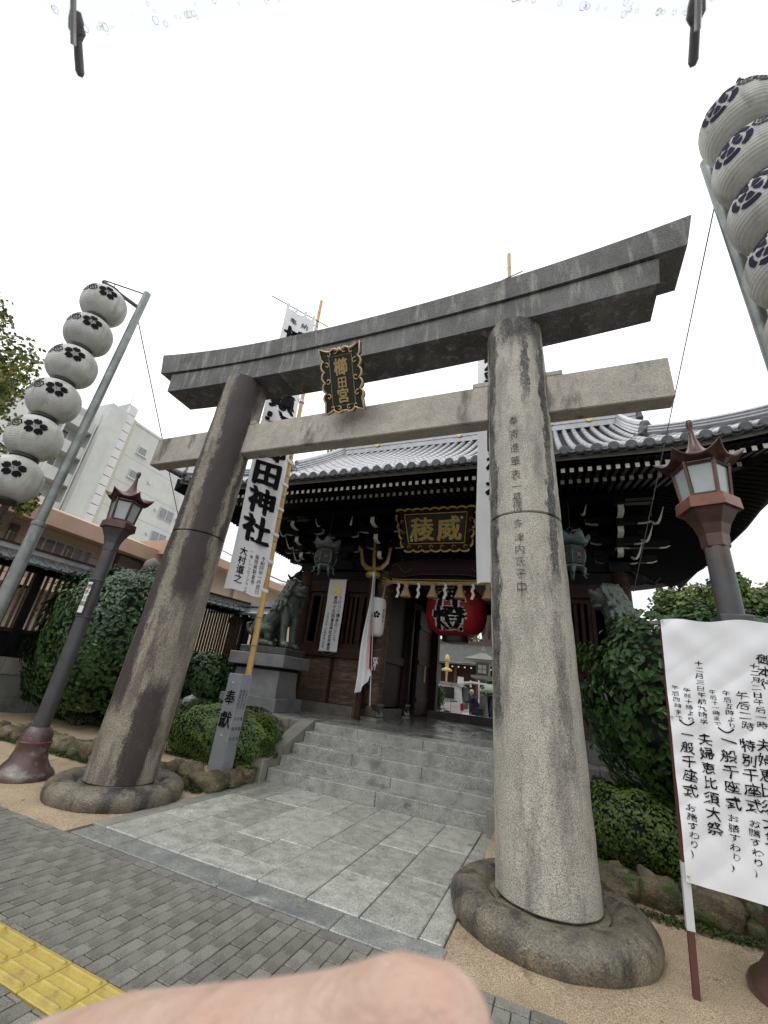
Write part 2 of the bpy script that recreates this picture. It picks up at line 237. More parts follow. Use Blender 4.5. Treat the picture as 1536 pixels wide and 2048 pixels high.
# ------------------------------------------------------------------ mesh helpers
ORG = {}
class MB:
    def __init__(s): s.v = []; s.f = []; s.m = []; s.cur = 0
    def add(s, vs_, fs, mi=None):
        n = len(s.v); s.v += [tuple(map(float, p)) for p in vs_]
        for f in fs: s.f.append(tuple(n + i for i in f)); s.m.append(s.cur if mi is None else mi)
        return s
    def box(s, x0, x1, y0, y1, z0, z1, mi=None, face_m=None, jit=0, xf=None):
        p = [(x0, y0, z0), (x1, y0, z0), (x1, y1, z0), (x0, y1, z0), (x0, y0, z1), (x1, y0, z1), (x1, y1, z1), (x0, y1, z1)]
        if jit: p = [tuple(c + random.uniform(-jit, jit) for c in q) for q in p]
        if xf: p = [xf(q) for q in p]
        fs = [(0, 3, 2, 1), (4, 5, 6, 7), (0, 1, 5, 4), (1, 2, 6, 5), (2, 3, 7, 6), (3, 0, 4, 7)]
        for i, f in enumerate(fs):  # 0 bottom 1 top 2 front(-y) 3 +x 4 back 5 -x
            s.add([p[k] for k in f], [(0, 1, 2, 3)], face_m.get(i, mi) if face_m else mi)
        return s
    def bbox(s, x0, x1, y0, y1, z0, z1, b=.01, mi=None):
        """box with chamfered edges along all sides (bevel b)"""
        import itertools
        vs_ = []; idx = {}
        for sx_, sy_, sz_ in itertools.product((0, 1), repeat=3):
            X = (x0, x1)[sx_]; Y = (y0, y1)[sy_]; Z = (z0, z1)[sz_]; dx = b * (1 - 2 * sx_); dy = b * (1 - 2 * sy_); dz = b * (1 - 2 * sz_)
            for ax in range(3):
                q = [X + dx, Y + dy, Z + dz]; q[ax] = (X, Y, Z)[ax]; idx[(sx_, sy_, sz_, ax)] = len(vs_); vs_.append(tuple(q))
        fs = []
        I = lambda a, b_, c, ax: idx[(a, b_, c, ax)]
        for k in (0, 1):
            fs += [(I(k, 0, 0, 0), I(k, 1, 0, 0), I(k, 1, 1, 0), I(k, 0, 1, 0)), (I(0, k, 0, 1), I(1, k, 0, 1), I(1, k, 1, 1), I(0, k, 1, 1)), (I(0, 0, k, 2), I(1, 0, k, 2), I(1, 1, k, 2), I(0, 1, k, 2))]
            for j in (0, 1):
                fs += [(I(0, k, j, 1), I(1, k, j, 1), I(1, k, j, 2), I(0, k, j, 2)), (I(k, 0, j, 0), I(k, 1, j, 0), I(k, 1, j, 2), I(k, 0, j, 2)), (I(k, j, 0, 0), I(k, j, 1, 0), I(k, j, 1, 1), I(k, j, 0, 1))]
        for c in itertools.product((0, 1), repeat=3): fs.append(tuple(idx[c + (ax,)] for ax in range(3)))
        s.add(vs_, fs, mi); s.fix = True; return s
    def tube(s, pts, r, n=8, mi=None, caps=True, sq=None):
        pts = [Vector(p) for p in pts]; rs = r if isinstance(r, (list, tuple)) else [r] * len(pts)
        up = Vector((0, 0, 1)); base = len(s.v); rings = []
        d0 = (pts[1] - pts[0]).normalized(); a = d0.cross(up)
        if a.length < .05: a = d0.cross(Vector((1, 0, 0)))
        a.normalize()
        for i, p in enumerate(pts):
            d = (pts[min(i + 1, len(pts) - 1)] - pts[max(i - 1, 0)]).normalized()
            a = (a - d * a.dot(d)).normalized(); b_ = d.cross(a); rings.append([p + (a * math.cos(2 * PI * k / n) + b_ * math.sin(2 * PI * k / n) * (sq or 1)) * rs[i] for k in range(n)])
        vs_ = [q for r_ in rings for q in r_]; fs = []
        for i in range(len(pts) - 1):
            for k in range(n): fs.append((i * n + k, i * n + (k + 1) % n, (i + 1) * n + (k + 1) % n, (i + 1) * n + k))
        if caps: fs += [tuple(range(n))[::-1], tuple((len(pts) - 1) * n + k for k in range(n))]
        return s.add(vs_, fs, mi)
    def lathe(s, prof, c=(0, 0, 0), n=32, mi=None, lean=None, disp=0, tw=0, sqx=1, sqy=1):
        """prof: list of (r,z). lean: (dx,dy) per z"""
        vs_ = []; fs = []
        for j, (r, z) in enumerate(prof):
            for k in range(n):
                a = 2 * PI * k / n + tw; rr = r
                if disp: rr += disp * noise.noise(Vector((math.cos(a) * 4 + c[0], math.sin(a) * 4 + c[1], z * 4)))
                x = c[0] + rr * math.cos(a) * sqx; y = c[1] + rr * math.sin(a) * sqy
                if lean: x += lean[0] * z; y += lean[1] * z
                vs_.append((x, y, c[2] + z))
        for j in range(len(prof) - 1):
            for k in range(n): fs.append((j * n + k, j * n + (k + 1) % n, (j + 1) * n + (k + 1) % n, (j + 1) * n + k))
        if prof[0][0] > 1e-4: fs.append(tuple(range(n))[::-1])
        if prof[-1][0] > 1e-4: fs.append(tuple((len(prof) - 1) * n + k for k in range(n)))
        return s.add(vs_, fs, mi)
    def grid(s, nu, nv, fn, mi=None, mfn=None):
        vs_ = [fn(i / nu, j / nv) for j in range(nv + 1) for i in range(nu + 1)]; n0 = len(s.v)
        s.v += [tuple(map(float, p)) for p in vs_]
        for j in range(nv):
            for i in range(nu):
                a = n0 + j * (nu + 1) + i; s.f.append((a, a + 1, a + nu + 2, a + nu + 1)); s.m.append(mfn((i + .5) / nu, (j + .5) / nv) if mfn else (s.cur if mi is None else mi))
        return s
    def prism(s, poly, fn, d, mi=None):
        """poly in 2D, fn(u,v,w)->3D, extruded w 0..d"""
        n = len(poly); vs_ = [fn(u, v, 0) for u, v in poly] + [fn(u, v, d) for u, v in poly]
        return s.add(vs_, [tuple(range(n))[::-1], tuple(range(n, 2 * n))] + [(i, (i + 1) % n, n + (i + 1) % n, n + i) for i in range(n)], mi)
    def build(s, name, mats, parent=None, origin=None, smooth=False, **kw):
        me = bpy.data.meshes.new(name)
        o = origin if origin is not None else (ORG.get(parent.name, (0, 0, 0)) if parent else (0, 0, 0))
        arr = np.array(s.v, dtype=float).reshape(-1, 3) - np.array(o)
        me.from_pydata(arr.tolist(), [], s.f)
        for m_ in (mats if isinstance(mats, (list, tuple)) else [mats]): me.materials.append(M[m_] if isinstance(m_, str) else m_)
        if any(s.m): me.polygons.foreach_set('material_index', s.m)
        if getattr(s, 'fix', False):
            import bmesh
            bm = bmesh.new(); bm.from_mesh(me); bmesh.ops.recalc_face_normals(bm, faces=bm.faces); bm.to_mesh(me); bm.free()
        if smooth:
            me.polygons.foreach_set('use_smooth', [True] * len(me.polygons))
            if smooth != 'all':
                try: me.set_sharp_from_angle(angle=math.radians(40))
                except Exception: pass
        me.update()
        return link(name, me, parent, None if parent else o, **kw)
def link(name, me, parent=None, loc=None, label=None, cat=None, group=None, kind=None, rot=None):
    ob = bpy.data.objects.new(name, me); COL.objects.link(ob)
    if parent: ob.parent = parent; ORG[ob.name] = ORG.get(parent.name, (0, 0, 0))
    if loc is not None: ob.location = loc; ORG[ob.name] = tuple(loc)
    if rot is not None: ob.rotation_euler = rot
    return tag(ob, label, cat, group, kind)
def tag(ob, label=None, cat=None, group=None, kind=None):
    for k, v in (('label', label), ('category', cat), ('group', group), ('kind', kind)):
        if v: ob[k] = v
    return ob
def thing(name, loc, label, cat, group=None, rz=0):
    e = bpy.data.objects.new(name, None); COL.objects.link(e); e.location = loc; e.rotation_euler = (0, 0, rz); e.empty_display_size = .2
    ORG[e.name] = tuple(loc); return tag(e, label, cat, group)
def copy_tree(o, parent=None):
    kids = list(o.children); c = o.copy(); COL.objects.link(c)
    if parent: c.parent = parent
    for k in kids: copy_tree(k, c)
    return c
def inst(name, me, parent, loc, rot=(0, 0, 0), scale=(1, 1, 1), **kw):
    """object sharing mesh data; loc in world, parent unrotated"""
    ob = bpy.data.objects.new(name, me); COL.objects.link(ob); o = ORG.get(parent.name, (0, 0, 0)) if parent else (0, 0, 0)
    ob.parent = parent; ob.location = (loc[0] - o[0], loc[1] - o[1], loc[2] - o[2]); ob.rotation_euler = rot; ob.scale = scale
    return tag(ob, **kw)
# glyphs
_G = {}
def glyph(ch, off=0.0):
    k = (ch, round(off, 3))
    if k not in _G:
        c = bpy.data.curves.new('glyph', 'FONT'); c.body = ch; c.size = 1; c.offset = off; c.resolution_u = 2
        o = bpy.data.objects.new('glyph', c); COL.objects.link(o)
        dg = bpy.context.evaluated_depsgraph_get(); me = bpy.data.meshes.new_from_object(o.evaluated_get(dg))
        vs_ = [(v.co.x, v.co.y) for v in me.vertices]; fs = [tuple(p.vertices) for p in me.polygons]
        bpy.data.objects.remove(o); bpy.data.curves.remove(c); bpy.data.meshes.remove(me)
        if ch in 'ー（）(': vs_ = [(y - .36 + .5, -(x - .5) + .38) for x, y in vs_]
        _G[k] = ([(x - .5, y - .38) for x, y in vs_], fs)
    return _G[k]
def put(mb, ch, cx, cy, w, h, fn, off=0.0, jit=0.0, rot=0.0, slant=0.0, mi=None, dens=0):
    """place a glyph centred at (cx,cy) on a surface given by fn(u,v)->3D"""
    vs_, fs = glyph(ch, min(off, 0.0)); nib = [(0, 0)]
    if off > 0:
        k = off * 1.25; nib = [(t * k * 1.25, -t * k * .75) for t in (-1, -.5, 0, .5, 1)] + [(t * k * .45, t * k * .75) for t in (-1, 1)]
    cr, sr = math.cos(rot), math.sin(rot); sd = cx * 17.3 + cy * 5.1; c0_ = Vector(fn(cx, cy)); nv_ = (Vector(fn(cx + .01, cy)) - c0_).cross(Vector(fn(cx, cy + .01)) - c0_).normalized()
    for kk_, (ox, oy) in enumerate(nib): _put(mb, vs_, fs, cx, cy, w, h, fn, jit, cr, sr, sd, slant, mi, ox, oy, nv_ * (.0004 * kk_))
def _put(mb, vs_, fs, cx, cy, w, h, fn, jit, cr, sr, sd, slant, mi, ox, oy, dn):
    o = []
    for x, y in vs_:
        if jit:
            n1 = noise.noise(Vector((x * 3 + sd, y * 3, 1.7))); n2 = noise.noise(Vector((x * 3, y * 3 + sd, 9.2))); x += n1 * jit; y += n2 * jit
        x += y * slant + ox; y += oy; x, y = x * cr - y * sr, x * sr + y * cr
        p = fn(cx + x * w, cy + y * h); o.append((p[0] + dn.x, p[1] + dn.y, p[2] + dn.z))
    mb.add(o, fs, mi)
def column(mb, s, x, y0, size, fn, pitch=1.05, w=1.0, **kw):
    """vertical text going down from centre y0"""
    for i, ch in enumerate(s):
        if ch != ' ': put(mb, ch, x, y0 - i * size * pitch, size * w, size, fn, **kw)
# sculpted bodies: union of capsules and ellipsoids, voxel-remeshed into one skin
def sculpt(shapes, voxel, name, mats, parent=None, origin=None, smooth_it=4, **kw):
    mb = MB()
    for sh in shapes:
        if sh[0] == 'e':  # ellipsoid centre, radii, (rot)
            c = Vector(sh[1]); r = sh[2]; R = Matrix.Rotation(sh[3], 3, sh[4]) if len(sh) > 3 else Matrix.Identity(3)
            vs_ = []; fs = []; nu, nv = 16, 10
            for j in range(nv + 1):
                for i in range(nu):
                    th = PI * (j + .0) / nv; ph = 2 * PI * i / nu; sth = max(math.sin(th), .02)
                    vs_.append(c + R @ Vector((r[0] * sth * math.cos(ph), r[1] * sth * math.sin(ph), r[2] * math.cos(th))))
            for j in range(nv):
                for i in range(nu): fs.append((j * nu + i, (j + 1) * nu + i, (j + 1) * nu + (i + 1) % nu, j * nu + (i + 1) % nu))
            fs += [tuple(range(nu)), tuple(nv * nu + i for i in range(nu))[::-1]]; mb.add(vs_, fs)
        else:  # 'c', pts, radii
            mb.tube(sh[1], sh[2], 12)
            rs = sh[2] if isinstance(sh[2], (list, tuple)) else [sh[2]] * len(sh[1])
            for p, r in zip(sh[1], rs):
                vs_ = []; fs = []; nu, nv = 10, 6
                for j in range(nv + 1):
                    for i in range(nu):
                        th = PI * j / nv; sth = max(math.sin(th), .03); ph = 2 * PI * i / nu; vs_.append((p[0] + r * sth * math.cos(ph), p[1] + r * sth * math.sin(ph), p[2] + r * math.cos(th)))
                for j in range(nv):
                    for i in range(nu): fs.append((j * nu + i, (j + 1) * nu + i, (j + 1) * nu + (i + 1) % nu, j * nu + (i + 1) % nu))
                fs += [tuple(range(nu)), tuple(nv * nu + i for i in range(nu))[::-1]]; mb.add(vs_, fs)
    o = mb.build(name, mats, parent, origin, **kw)
    md = o.modifiers.new('r', 'REMESH'); md.mode = 'VOXEL'; md.voxel_size = voxel; md.use_smooth_shade = True
    if smooth_it: ms = o.modifiers.new('s', 'SMOOTH'); ms.iterations = smooth_it; ms.factor = .5
    dg = bpy.context.evaluated_depsgraph_get(); me = bpy.data.meshes.new_from_object(o.evaluated_get(dg)); old = o.data
    o.modifiers.clear(); o.data = me; me.name = name; bpy.data.meshes.remove(old)
    me.polygons.foreach_set('use_smooth', [True] * len(me.polygons)); return o
# leaves
def leaves(pts, nrm, size, aspect=.5, spread=.8, fold=.25, sizevar=.35, droop=0.0, seed=1):
    """numpy arrays of leaf quads (2 folded halves) at pts oriented round nrm"""
    rg = np.random.RandomState(seed); n = len(pts)
    N_ = nrm + rg.normal(size=(n, 3)) * spread * .5; N_ /= np.linalg.norm(N_, axis=1)[:, None]
    T = rg.normal(size=(n, 3)); T[:, 2] -= droop; T -= N_ * (T * N_).sum(1)[:, None]; T /= np.linalg.norm(T, axis=1)[:, None]
    B = np.cross(N_, T); s = size * (1 + rg.uniform(-sizevar, sizevar, n))[:, None]; a = s * aspect
    p0 = pts - T * s * .5; p1 = pts + T * s * .5; up = N_ * s * fold * .5
    q = [p0, pts - T * s * .12 + B * a * .5 + up, pts + T * s * .25 + B * a * .38 + up, p1, pts + T * s * .25 - B * a * .38 + up, pts - T * s * .12 - B * a * .5 + up]
    V = np.stack(q, 1).reshape(-1, 3); i = np.arange(n)[:, None] * 6
    F = np.concatenate([i + np.array([[0, 1, 2, 3]]), i + np.array([[0, 3, 4, 5]])], 0); return V, F
def np_obj(name, V, F, mats, parent=None, origin=None, midx=None, smooth=False, **kw):
    me = bpy.data.meshes.new(name); o = origin if origin is not None else (ORG.get(parent.name, (0, 0, 0)) if parent else (0, 0, 0))
    V = V - np.array(o); n = len(F); k = F.shape[1]
    me.vertices.add(len(V)); me.vertices.foreach_set('co', V.astype('f').ravel()); me.loops.add(n * k); me.loops.foreach_set('vertex_index', F.astype('i').ravel())
    me.polygons.add(n); me.polygons.foreach_set('loop_start', np.arange(n, dtype='i') * k); me.polygons.foreach_set('loop_total', np.full(n, k, dtype='i'))
    for m_ in (mats if isinstance(mats, (list, tuple)) else [mats]): me.materials.append(M[m_])
    if midx is not None: me.polygons.foreach_set('material_index', midx.astype('i'))
    me.update(); me.validate(); return link(name, me, parent, None if parent else o, **kw)
def shell(center, rad, n, seed, power=2.0, depth=.25, lump=.12, zmin=-1):
    """points + normals in the outer layer of a superellipsoid with lumps"""
    rg = np.random.RandomState(seed); d = rg.normal(size=(int(n * 1.4), 3)); d /= np.linalg.norm(d, axis=1)[:, None]; d = d[d[:, 2] > zmin][:n]
    k = (np.abs(d) ** power).sum(1) ** (-1 / power); ph = d * 2.6
    l = 1 + lump * (np.sin(ph[:, 0] * 3 + seed) * np.sin(ph[:, 1] * 3.7 + 1) + .6 * np.sin(ph[:, 2] * 5 + ph[:, 0] * 4 + seed))
    rr = (1 - depth * rg.uniform(0, 1, len(d)) ** 2) * l * k; P = d * rr[:, None] * np.array(rad) + np.array(center)
    nn = d / np.array(rad); nn /= np.linalg.norm(nn, axis=1)[:, None]; return P, nn
# ================================================================== ground
def zsheet(name, x0, x1, y0, y1, z, m, **kw):
    mb = MB(); mb.add([(x0, y0, z), (x1, y0, z), (x1, y1, z), (x0, y1, z)], [(0, 1, 2, 3)]); return mb.build(name, m, None, (0, 0, 0), kind='structure', **kw)
zsheet('ground', -300, 300, -300, 300, -.06, 'asphalt', label='wet grey ground spreading out under the street and shrine')
zsheet('pavement', -16, 12, -6, 3.53, -.018, 'grout', label='wet brick pavement along the street with tight dark joints')
PAVE = bpy.data.objects['pavement']
XC = -2.75
# pavers: running joints along y, long axis along y
cells = []
ix = 0; x = -8.2; pw, pl = .102, .204
while x < 3.2:
    off = (ix % 2) * pl * .5 + random.uniform(-.03, .03); y = 1.0 - off
    while y < 3.425:
        y1 = min(y + pl, 3.425)
        if y1 - y > .03 and not (y < 2.375 and y1 > 2.07):
            cells.append((x, x + pw, y, y1))
        else:
            if y < 2.07 - .02 < y1: cells.append((x, x + pw, y, 2.072))
            if y < 2.375 < y1 - .02: cells.append((x, x + pw, 2.377, y1))
        y += pl
    x += pw; ix += 1
x = -8.2
while x < 3.2: cells.append((x, x + pl, 3.43, 3.525)); x += pl
cells = [c for c in cells if c[3] > -c[0] * .35 + .2 or c[0] > -2]
vis = lambda c: (c[0] > -3.4 - (c[2] - 2.3) * 1.95) and (c[0] < -1.2 + (c[2] - 2.2) * .8) and c[2] > 1.8
cells.sort(key=lambda c: (0 if vis(c) else 1, (c[0] + 1.8) ** 2 + (c[2] - 2.7) ** 2))
shared = {}
stuff = MB()
for i, (a, b_, c, d) in enumerate(cells):
    g = .0035; z = random.uniform(-.0025, .0015)
    if i < 295:
        key = (round(b_ - a, 3), round(d - c, 2))
        if key not in shared:
            mb = MB(); wv, lv = (b_ - a) / 2 - g, (d - c) / 2 - g; mb.bbox(-wv, wv, -lv, lv, -.03, 0, .004); mb.v = [(p[0], p[1], p[2]) for p in mb.v]
            me0 = mb.build('paver', 'paver', None, (0, 0, 0)); shared[key] = me0.data; bpy.data.objects.remove(me0)
        inst('paver', shared[key], PAVE, ((a + b_) / 2, (c + d) / 2, z), (random.uniform(-.008, .008), random.uniform(-.008, .008), 0))
    else: stuff.box(a + g, b_ - g, c + g, d - g, -.03, z)
stuff.build('paver_field', 'paver', PAVE, kind='stuff')
# tactile strip
tac = thing('tactile_paving', (-2.7, 2.22, 0), 'yellow tactile strip with long raised bars set in the grey pavers', 'tactile paving')
tm = MB(); tm.bbox(-.147, .147, -.147, .147, -.02, .003, .004)
for k in range(4):
    yb = -.11 + k * .0735; tm.tube([(-.132, yb, .001), (-.125, yb, .003), (.125, yb, .003), (.132, yb, .001)], [.006, .015, .015, .006], 8, sq=.85)
t0 = tm.build('tactile_tile', 'yellow', None, (0, 0, 0)); tme = t0.data; bpy.data.objects.remove(t0)
for k in range(-22, 20): inst('tile', tme, tac, (-2.66 + .15 + k * .3, 2.223, 0))
# border band and path slabs
band = thing('border_kerb', (XC, 3.67, 0), 'flush bluish granite border stones between the brick pavement and the path', 'kerb'); 
bx = [-4.53, -3.93, -2.67, -1.62, -.81]
for a, b_ in zip(bx, bx[1:]):
    MB().bbox(a + .003, b_ - .003, 3.535, 3.808, -.05, .004, .006).build('border_stone', 'border', band)
path = thing('stone_path', (XC, 5.2, 0), 'wet granite slab path leading under the gate arch to the steps', 'path')
cx = [-4.62, -4.42, -3.94, -3.38, -2.89, -2.48, -1.985, -1.51, -1.03, -.845]
js = {0: [4.9], 1: [4.55, 5.75], 2: [4.79, 5.9], 3: [4.2, 4.62, 5.95], 4: [4.14, 4.75, 5.6], 5: [4.14, 5.09, 6.2], 6: [4.5, 5.4], 7: [4.79, 5.75], 8: [4.8, 5.85]}
for i in range(9):
    ys = [3.815] + js.get(i, []) + [6.745]
    if i == 5: ys = [3.815, 5.09, 5.85, 6.745]
    if i == 4: ys = [3.815, 4.14, 4.74, 5.85, 6.745]
    for a, b_ in zip(ys, ys[1:]):
        MB().bbox(cx[i] + .005, cx[i + 1] - .005, a + .005, b_ - .005, -.05, .006 + random.uniform(-.003, .003), .007).build('paving_slab', 'cheek' if i in (0,) else 'slab', path)
zsheet('path_bed', -4.62, -.84, 3.53, 6.75, -.012, 'grout', label='dark sandy bed between the path slabs')
# sand
sm = MB()
def sandz(x, y): return -.012 + .012 * noise.noise(Vector((x * 1.3, y * 1.3, 0))) + .005 * noise.noise(Vector((x * 6, y * 6, 3))) + (.0 if y < 5.4 else min(.12, (y - 5.4) * .2))
for (a, b_) in ((-16, -4.63), (-.84, 9)):
    sm.grid(int((b_ - a) / .09), 52, lambda u, v, a=a, b_=b_: (a + (b_ - a) * u, 3.533 + 4.7 * v, sandz(a + (b_ - a) * u, 3.533 + 4.7 * v)))
sm.build('sand_ground', 'sand', None, (0, 0, 0), kind='structure', label='wet sandy soil on both sides of the slab path', smooth='all')
# front edge of sand stones
# ================================================================== steps and platform
st = thing('stone_staircase', (XC, 6.75, 0), 'five wide wet granite steps up to the shrine gate platform', 'steps')
zs = [.195, .345, .515, .69, .83]; ys = [6.75 + .335 * k for k in range(5)]
jn = [[-2.6], [-2.5], [-3.35, -2.1], [-2.95], [-3.6, -2.3]]
for k in range(5):
    xs = [-4.56] + jn[k] + [-.94]
    for a, b_ in zip(xs, xs[1:]):
        MB().bbox(a + .002, b_ - .002, ys[k] + random.uniform(-.004, .004), ys[k] + (.42 if k < 4 else .5), (zs[k - 1] if k else -.05) - .02, zs[k], .009).build('step_block', 'step', st)
for sx_ in (-1, 1):
    xa = XC + sx_ * 1.82; xb = XC + sx_ * 2.12; xa, xb = min(xa, xb), max(xa, xb)
    mb = MB(); mb.prism([(6.72, -.05), (6.72, .30), (8.08, .865), (8.45, .865), (8.45, -.05)], lambda u, v, w_: (xa + w_, u, v), xb - xa); mb.fix = True
    mb.build('cheek_stone', 'cheek', st)
    MB().bbox(xa - .03, xb + .03, 6.55, 6.715, -.05, .33, .015).build('cheek_block', 'cheek', st)
pf = thing('gate_platform', (XC, 12, 0), 'low stone platform of large wet slabs carrying the gate', 'platform')
for (a, b_) in ((-10.6, -4.88), (-.62, 5.2)):
    for (z0, z1, dy, off) in ((.56, .835, 0, 0), (.30, .555, .03, .5), (0, .295, .05, .2)):
        x = a - off
        while x < b_ - .05:
            x1 = min(x + random.uniform(.95, 1.25), b_); MB().bbox(max(x, a) + .004, x1 - .004, 8.09 + dy, 8.6, z0, z1 - .006, .012).build('stone_block', 'cheek', pf); x = x1
for sx_, xx in ((-1, -10.6), (1, 5.2)):
    MB().box(xx - .1, xx + .1, 8.15, 16.4, 0, .825).build('side_wall', 'cheek', pf)
MB().box(-10.5, 5.1, 8.62, 16.4, .4, .80).build('core', 'grout', pf)
fl = []
for j, yy in enumerate(np.arange(8.6, 16.3, 1.05)):
    x = -10.5 - (j % 2) * .5
    while x < 5.05:
        x1 = min(x + 1.15, 5.1); MB().box(max(x, -10.5) + .004, x1 - .004, yy + .004, min(yy + 1.05, 16.4) - .004, .78, .828 + random.uniform(-.002, .002)).build('floor_slab', 'floor', pf); x = x1
zsheet('courtyard_ground', -60, 45, 16.4, 120, .30, 'yard', label='pale gravel courtyard inside the shrine beyond the gate')
MB().box(-60, 45, 16.3, 16.45, -.05, .295).build('courtyard_edge', 'cheek', None, (0, 0, 0), kind='structure')
# rock edging
def rock(cx_, cy_, rx, ry, rz, seed, par):
    mb = MB(); n, m_ = 16, 10; vs_ = []
    for j in range(m_ + 1):
        for i in range(n):
            th = PI * j / m_; a = 2 * PI * i / n; d = Vector((math.sin(th) * math.cos(a), math.sin(th) * math.sin(a), math.cos(th)))
            k = (abs(d.x) ** 3.2 + abs(d.y) ** 3.2 + abs(d.z) ** 3.2) ** (-1 / 3.2) * (1 + .42 * noise.noise(d * 1.7 + Vector((seed * 3.1, seed, 0))) + .2 * noise.noise(d * 4 + Vector((seed, 0, 0))))
            vs_.append((cx_ + d.x * k * rx, cy_ + d.y * k * ry, rz * .45 + d.z * k * rz * .62))
    fs = [(j * n + i, (j + 1) * n + i, (j + 1) * n + (i + 1) % n, j * n + (i + 1) % n) for j in range(m_) for i in range(n)]
    mb.add(vs_, fs); return mb.build('rock', 'rock', par, smooth='all')
for nm, rng, lab in (('rock_edging', (-11.2, -4.75), 'row of mossy brown field stones edging the planting bed by the left pillar'), ('rock_edging', (-.55, 4.6), 'row of dark mossy stones edging the bed behind the right pillar')):
    e = thing(nm, ((rng[0] + rng[1]) / 2, 5.6, 0), lab, 'rock edging'); x = rng[0]; k = 0
    while x < rng[1]:
        ww = random.uniform(.26, .46); yy = 5.62 + .05 * math.sin(x * 2) + random.uniform(-.04, .04) + (.0 if x < 0 else .0)
        rock(x + ww / 2, yy, ww * .54, .17, random.uniform(.17, .27), k + x, e); x += ww; k += 1
e = bpy.data.objects['rock_edging']
for k, (x, y) in enumerate(((-4.72, 5.72), (-4.70, 6.05), (-4.72, 6.36))): rock(x, y, .14, .19, .2, k + 50, e)
# bed soil behind the edging
for (a, b_) in ((-12.5, -4.66), (-.66, 6)):
    mb = MB(); mb.grid(60, 14, lambda u, v: (a + (b_ - a) * u, 5.66 + 2.5 * v, .13 + .03 * noise.noise(Vector((u * 20, v * 6, 0)))))
    mb.build('planting_bed', 'soil' if a > -5 else 'sand', None, (0, 0, 0), kind='structure', smooth='all')
# moss strips and small plants at rocks
P = []; rg = np.random.RandomState(3)
for a, b_ in ((-10, -4.7), (-.4, 3)):
    n = int((b_ - a) * 900); P.append(np.stack([rg.uniform(a, b_, n), 5.43 + rg.normal(0, .035, n), rg.uniform(-.005, .04, n)], 1))
P = np.concatenate(P); V, F = leaves(P, np.tile([0, -.3, 1.], (len(P), 1)), .028, .6, 1.2, seed=4); np_obj('moss_strip', V, F, 'moss', None, (0, 0, 0), kind='stuff', label='low green moss growing along the foot of the edging rocks', cat='moss')
def fern(x, y, z, s, lab):
    P = []; Nn = []
    for k in range(16):
        a = 2 * PI * k / 16 + random.uniform(-.2, .2)
        for j in range(9):
            t = (j + 1) / 9; P.append((x + math.cos(a) * s * t, y + math.sin(a) * s * t, z + s * (.9 * t - .75 * t * t) + .03)); Nn.append((-math.cos(a) * .3, -math.sin(a) * .3, 1))
    V, F = leaves(np.array(P), np.array(Nn), s * .34, .4, .5, seed=int(x * 10) % 97); np_obj('fern', V, F, 'fern', None, (x, y, 0), label=lab, cat='fern')
fern(-5.12, 5.62, .08, .17, 'bright green fern at the foot of the grey inscribed post'); fern(-4.67, 6.42, .16, .13, 'small yellow-green fern growing from rocks beside the steps')
# ================================================================== torii
T = thing('torii_gate', (-2.775, 4.68, 0), 'large weathered stone torii gate with dark stained top beam and two round pillars', 'torii gate')
def pillar(bx_, by_, tx, ty, m_, jz):
    lean = ((tx - bx_) / 6.5, (ty - by_) / 6.5)
    def rad(z): return .425 - .05 * (z / 6.5)
    for (z0, z1) in ((.16, jz), (jz + .012, 6.52)):
        pr = [(rad(z0) - .012, z0)] + [(rad(z), z) for z in np.linspace(z0 + .012, z1 - .012, 46)] + [(rad(z1) - .012, z1)]
        MB().lathe(pr, (bx_, by_, 0), 72, lean=lean, disp=.008).build('pillar_drum', m_, T, smooth=True)
    MB().lathe([(rad(jz) - .03, jz - .02), (rad(jz) - .03, jz + .03)], (bx_, by_, 0), 48, lean=lean).build('joint', 'engrave', T)
    pr = [(.43, .11), (.47, .12), (.495, .145), (.525, .175), (.57, .198), (.64, .206), (.71, .196), (.765, .168), (.80, .12), (.81, .06), (.795, 0), (.78, -.03)]
    MB().lathe(pr, (bx_, by_, 0), 80, disp=.014).build('base_ring', 'ring', T, smooth='all')
    MB().lathe([(.46, .125), (.47, .14), (.435, .15)], (bx_, by_, 0), 48).build('collar', 'ring', T)
pillar(-.17, 4.72, -.34, 4.68, 'torii', 3.55); pillar(-5.38, 4.65, -5.14, 4.60, 'torii_dark', 3.50)
cxT = -2.78
def beamz(base, rise): return lambda x: base + rise * (abs(x - cxT) / 4.7) ** 2.2
def beam(name, x0, x1, yf, yb, zb, zt, m_, topov=0, skew=0, n=40, jag=.006):
    mb = MB(); rings = []
    for i in range(n + 1):
        u = i / n; row = []
        for (y, zf, ov) in ((yf, zb, 0), (yf - topov, zt, 1), (yb + topov, zt, 1), (yb, zb, 0)):
            x = x0 + (x1 - x0) * u + (skew * ov * (1 if u > .5 else -1) * abs(u - .5) * 2)
            q = Vector((x, y, zf(x))); j = jag * noise.noise(q * 7); row.append((q.x, q.y + j, q.z + j))
        rings.append(row)
    vs_ = [p for r in rings for p in r]; fs = [(i * 4 + k, i * 4 + (k + 1) % 4, (i + 1) * 4 + (k + 1) % 4, (i + 1) * 4 + k) for i in range(n) for k in range(4)] + [(3, 2, 1, 0), tuple(n * 4 + k for k in range(4))]
    mb.add(vs_, fs); mb.fix = True; return mb.build(name, m_, T)
sb, stp = beamz(6.46, .20), beamz(6.86, .25)
beam('lower_lintel', -7.01, -4.95, 4.375, 4.985, sb, stp, 'beam', skew=.05); beam('lower_lintel', -4.94, -4.30, 4.375, 4.985, sb, stp, 'beam')
beam('lower_lintel', -4.29, 1.43, 4.378, 4.985, sb, stp, 'beam', skew=.05)
kb, kt = beamz(6.87, .28), beamz(7.21, .42)
